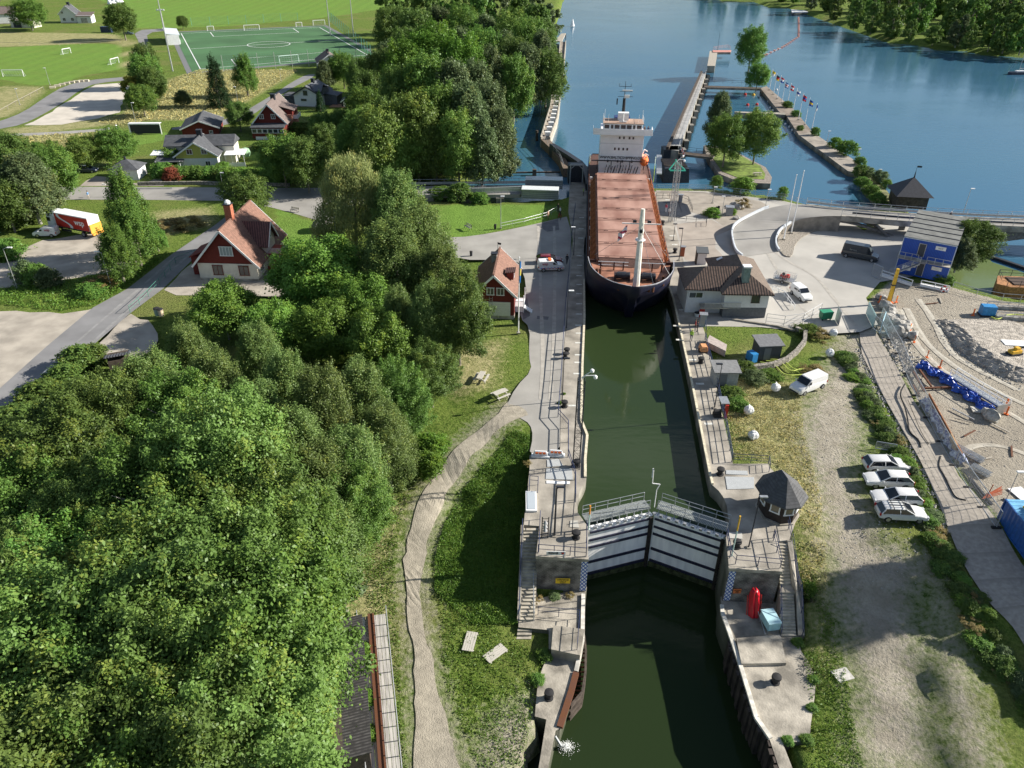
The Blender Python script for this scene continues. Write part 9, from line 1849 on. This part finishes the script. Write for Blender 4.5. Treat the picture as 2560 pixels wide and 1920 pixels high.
stones('loose_stones',[[(2100,860),(2120,1000),(2100,1150),(2140,1350)],[(2180,1400),(2260,1250)]],500,.04,.1,4,'small stones on the gravel track',2.0)
stones('loose_stones',[[(2300,780),(2500,800)],[(2400,1050),(2520,1150)],[(2450,900),(2540,1100)]],350,.04,.1,5,'small stones scattered on the construction ground',3.0)
# scrap timber on the site
for i,(x,y,a) in enumerate([(2330,760,10),(2352,752,70),(2425,1085,30),(2500,1070,120),(2530,1130,60),(2460,1150,15),(2290,975,80),(2303,1010,50)]):
    p=g(x,y);b=B();b.bar(Vector((-1.1,0,.08)),Vector((1.1,.1,.1)),.18,.07);tag(b.build('scrap_plank',M('wood') if i%2 else M('rust'),loc=p,rz=R(a)),'loose plank or bar lying on the construction ground','plank','scrap planks on the construction ground')
for (x,y,h,r,k,z) in [(1345,1500,.5,.5,'straw',-4.2),(1385,1492,.5,.6,'grey',-4.2),(1425,1490,.4,.5,'straw',-4.2),(1362,1640,.7,.8,'mid',-4.95),(1345,1700,.5,.7,'mid',-4.95),(2035,1700,.4,.5,'mid',-4.2),(2030,1770,.4,.5,'mid',-4.2),(2018,1850,.4,.6,'mid',-4.2),(1970,1852,.4,.5,'mid',-4.2),(1995,1608,.5,.6,'mid',-4.2),(1318,1160,.4,.5,'straw',.04),(1400,1008,.3,.35,'mid',.04),(1410,985,.25,.3,'vivid',.04)]:
    bush(k,g(x,y,z),h,r,'tuft of weeds growing at a concrete joint','weed tufts at concrete joints','weed_tuft',z,'weeds')
import numpy as np
p=np.array([1912.,np.radians(31.644),0.00795,50.5])
def ray(x,y):
    f,th,ro,H=p
    F=np.array([0,np.cos(th),-np.sin(th)]);R=np.array([1,0,0.]);U=np.cross(R,F)
    c,s=np.cos(ro),np.sin(ro);R2=c*R+s*U;U2=-s*R+c*U
    return F+R2*(x-1280)/f-U2*(y-960)/f
def g(x,y,z=0):
    d=ray(x,y);t=(p[3]-z)/(-d[2]);return (round(d[0]*t,2),round(d[1]*t,2))
def zt(xy,x,y):
    d=ray(x,y);t=xy[1]/d[1];return round(p[3]+d[2]*t,2), round(d[0]*t,2)
if __name__=='__main__':
    def H(n,base,top,z=0):
        b=g(*base,z);print(n,b,'top z',zt(b,*top))
    b=g(1341,1386);print('towerL top',b,g(1470,1394),'bottom',zt(b,1345,1497),zt(g(1470,1394),1463,1486))
    b=g(1822,1417);print('towerR',b,g(1953,1424),zt(b,1802,1511))
    for z in(-3.5,-4,-4.5): print('stairR bottom',z,g(1700+300,1620,z),g(1846,1660,z))
    print('wallL',g(1470,1318),g(1455,1051),g(1463,793),g(1460,596),g(1471.5,560),g(1475,479),g(1475,419))
    print('wallR',g(1822,1417),g(1814,1340),g(1772,1184),g(1682.5,750),g(1666,696))
    print('gate left base', zt(g(1470,1318),1470,1451),'apex',g(1632,1278), zt(g(1632,1278),1615,1410))
    H('flagpole1',(1296,833),(1297,645)); H('flagpoles',(1959,599),(1992,438));H('',(1978,583),(2011,428))
    H('boathouse front L-R base',(1215,797),(1180,732)); print(g(1215,797),g(1284,795))
    H('bh gable top',(1250,797),(1235,688)); print('bh ridge back',zt((g(1250,797)[0],g(1250,797)[1]+11),1252,620))
    print('ctrl bldg',g(1905,810),g(1905+0,810), zt(g(1905,810),1918,745))
    print('blue bldg base L',g(2224,690),'base R',g(2367,706),zt(g(2224,690),2259,592),zt(g(2367,706),2391,613))
    print('hut',g(1980,1310),'topz',zt(g(1950,1290),1955,1190))
    print('bighouse corner',g(677,714),zt(g(677,714),645,655))
    print('truck rear-bot',g(248,600),zt(g(234,575),230,538),g(130,575))
    print('ship: bow z? ',[ (z,g(1560,750,z)) for z in (3,4,5,6)])
    print('stairL',g(1310,1320),g(1300,1560,-4),g(1290,1600,-4.5))
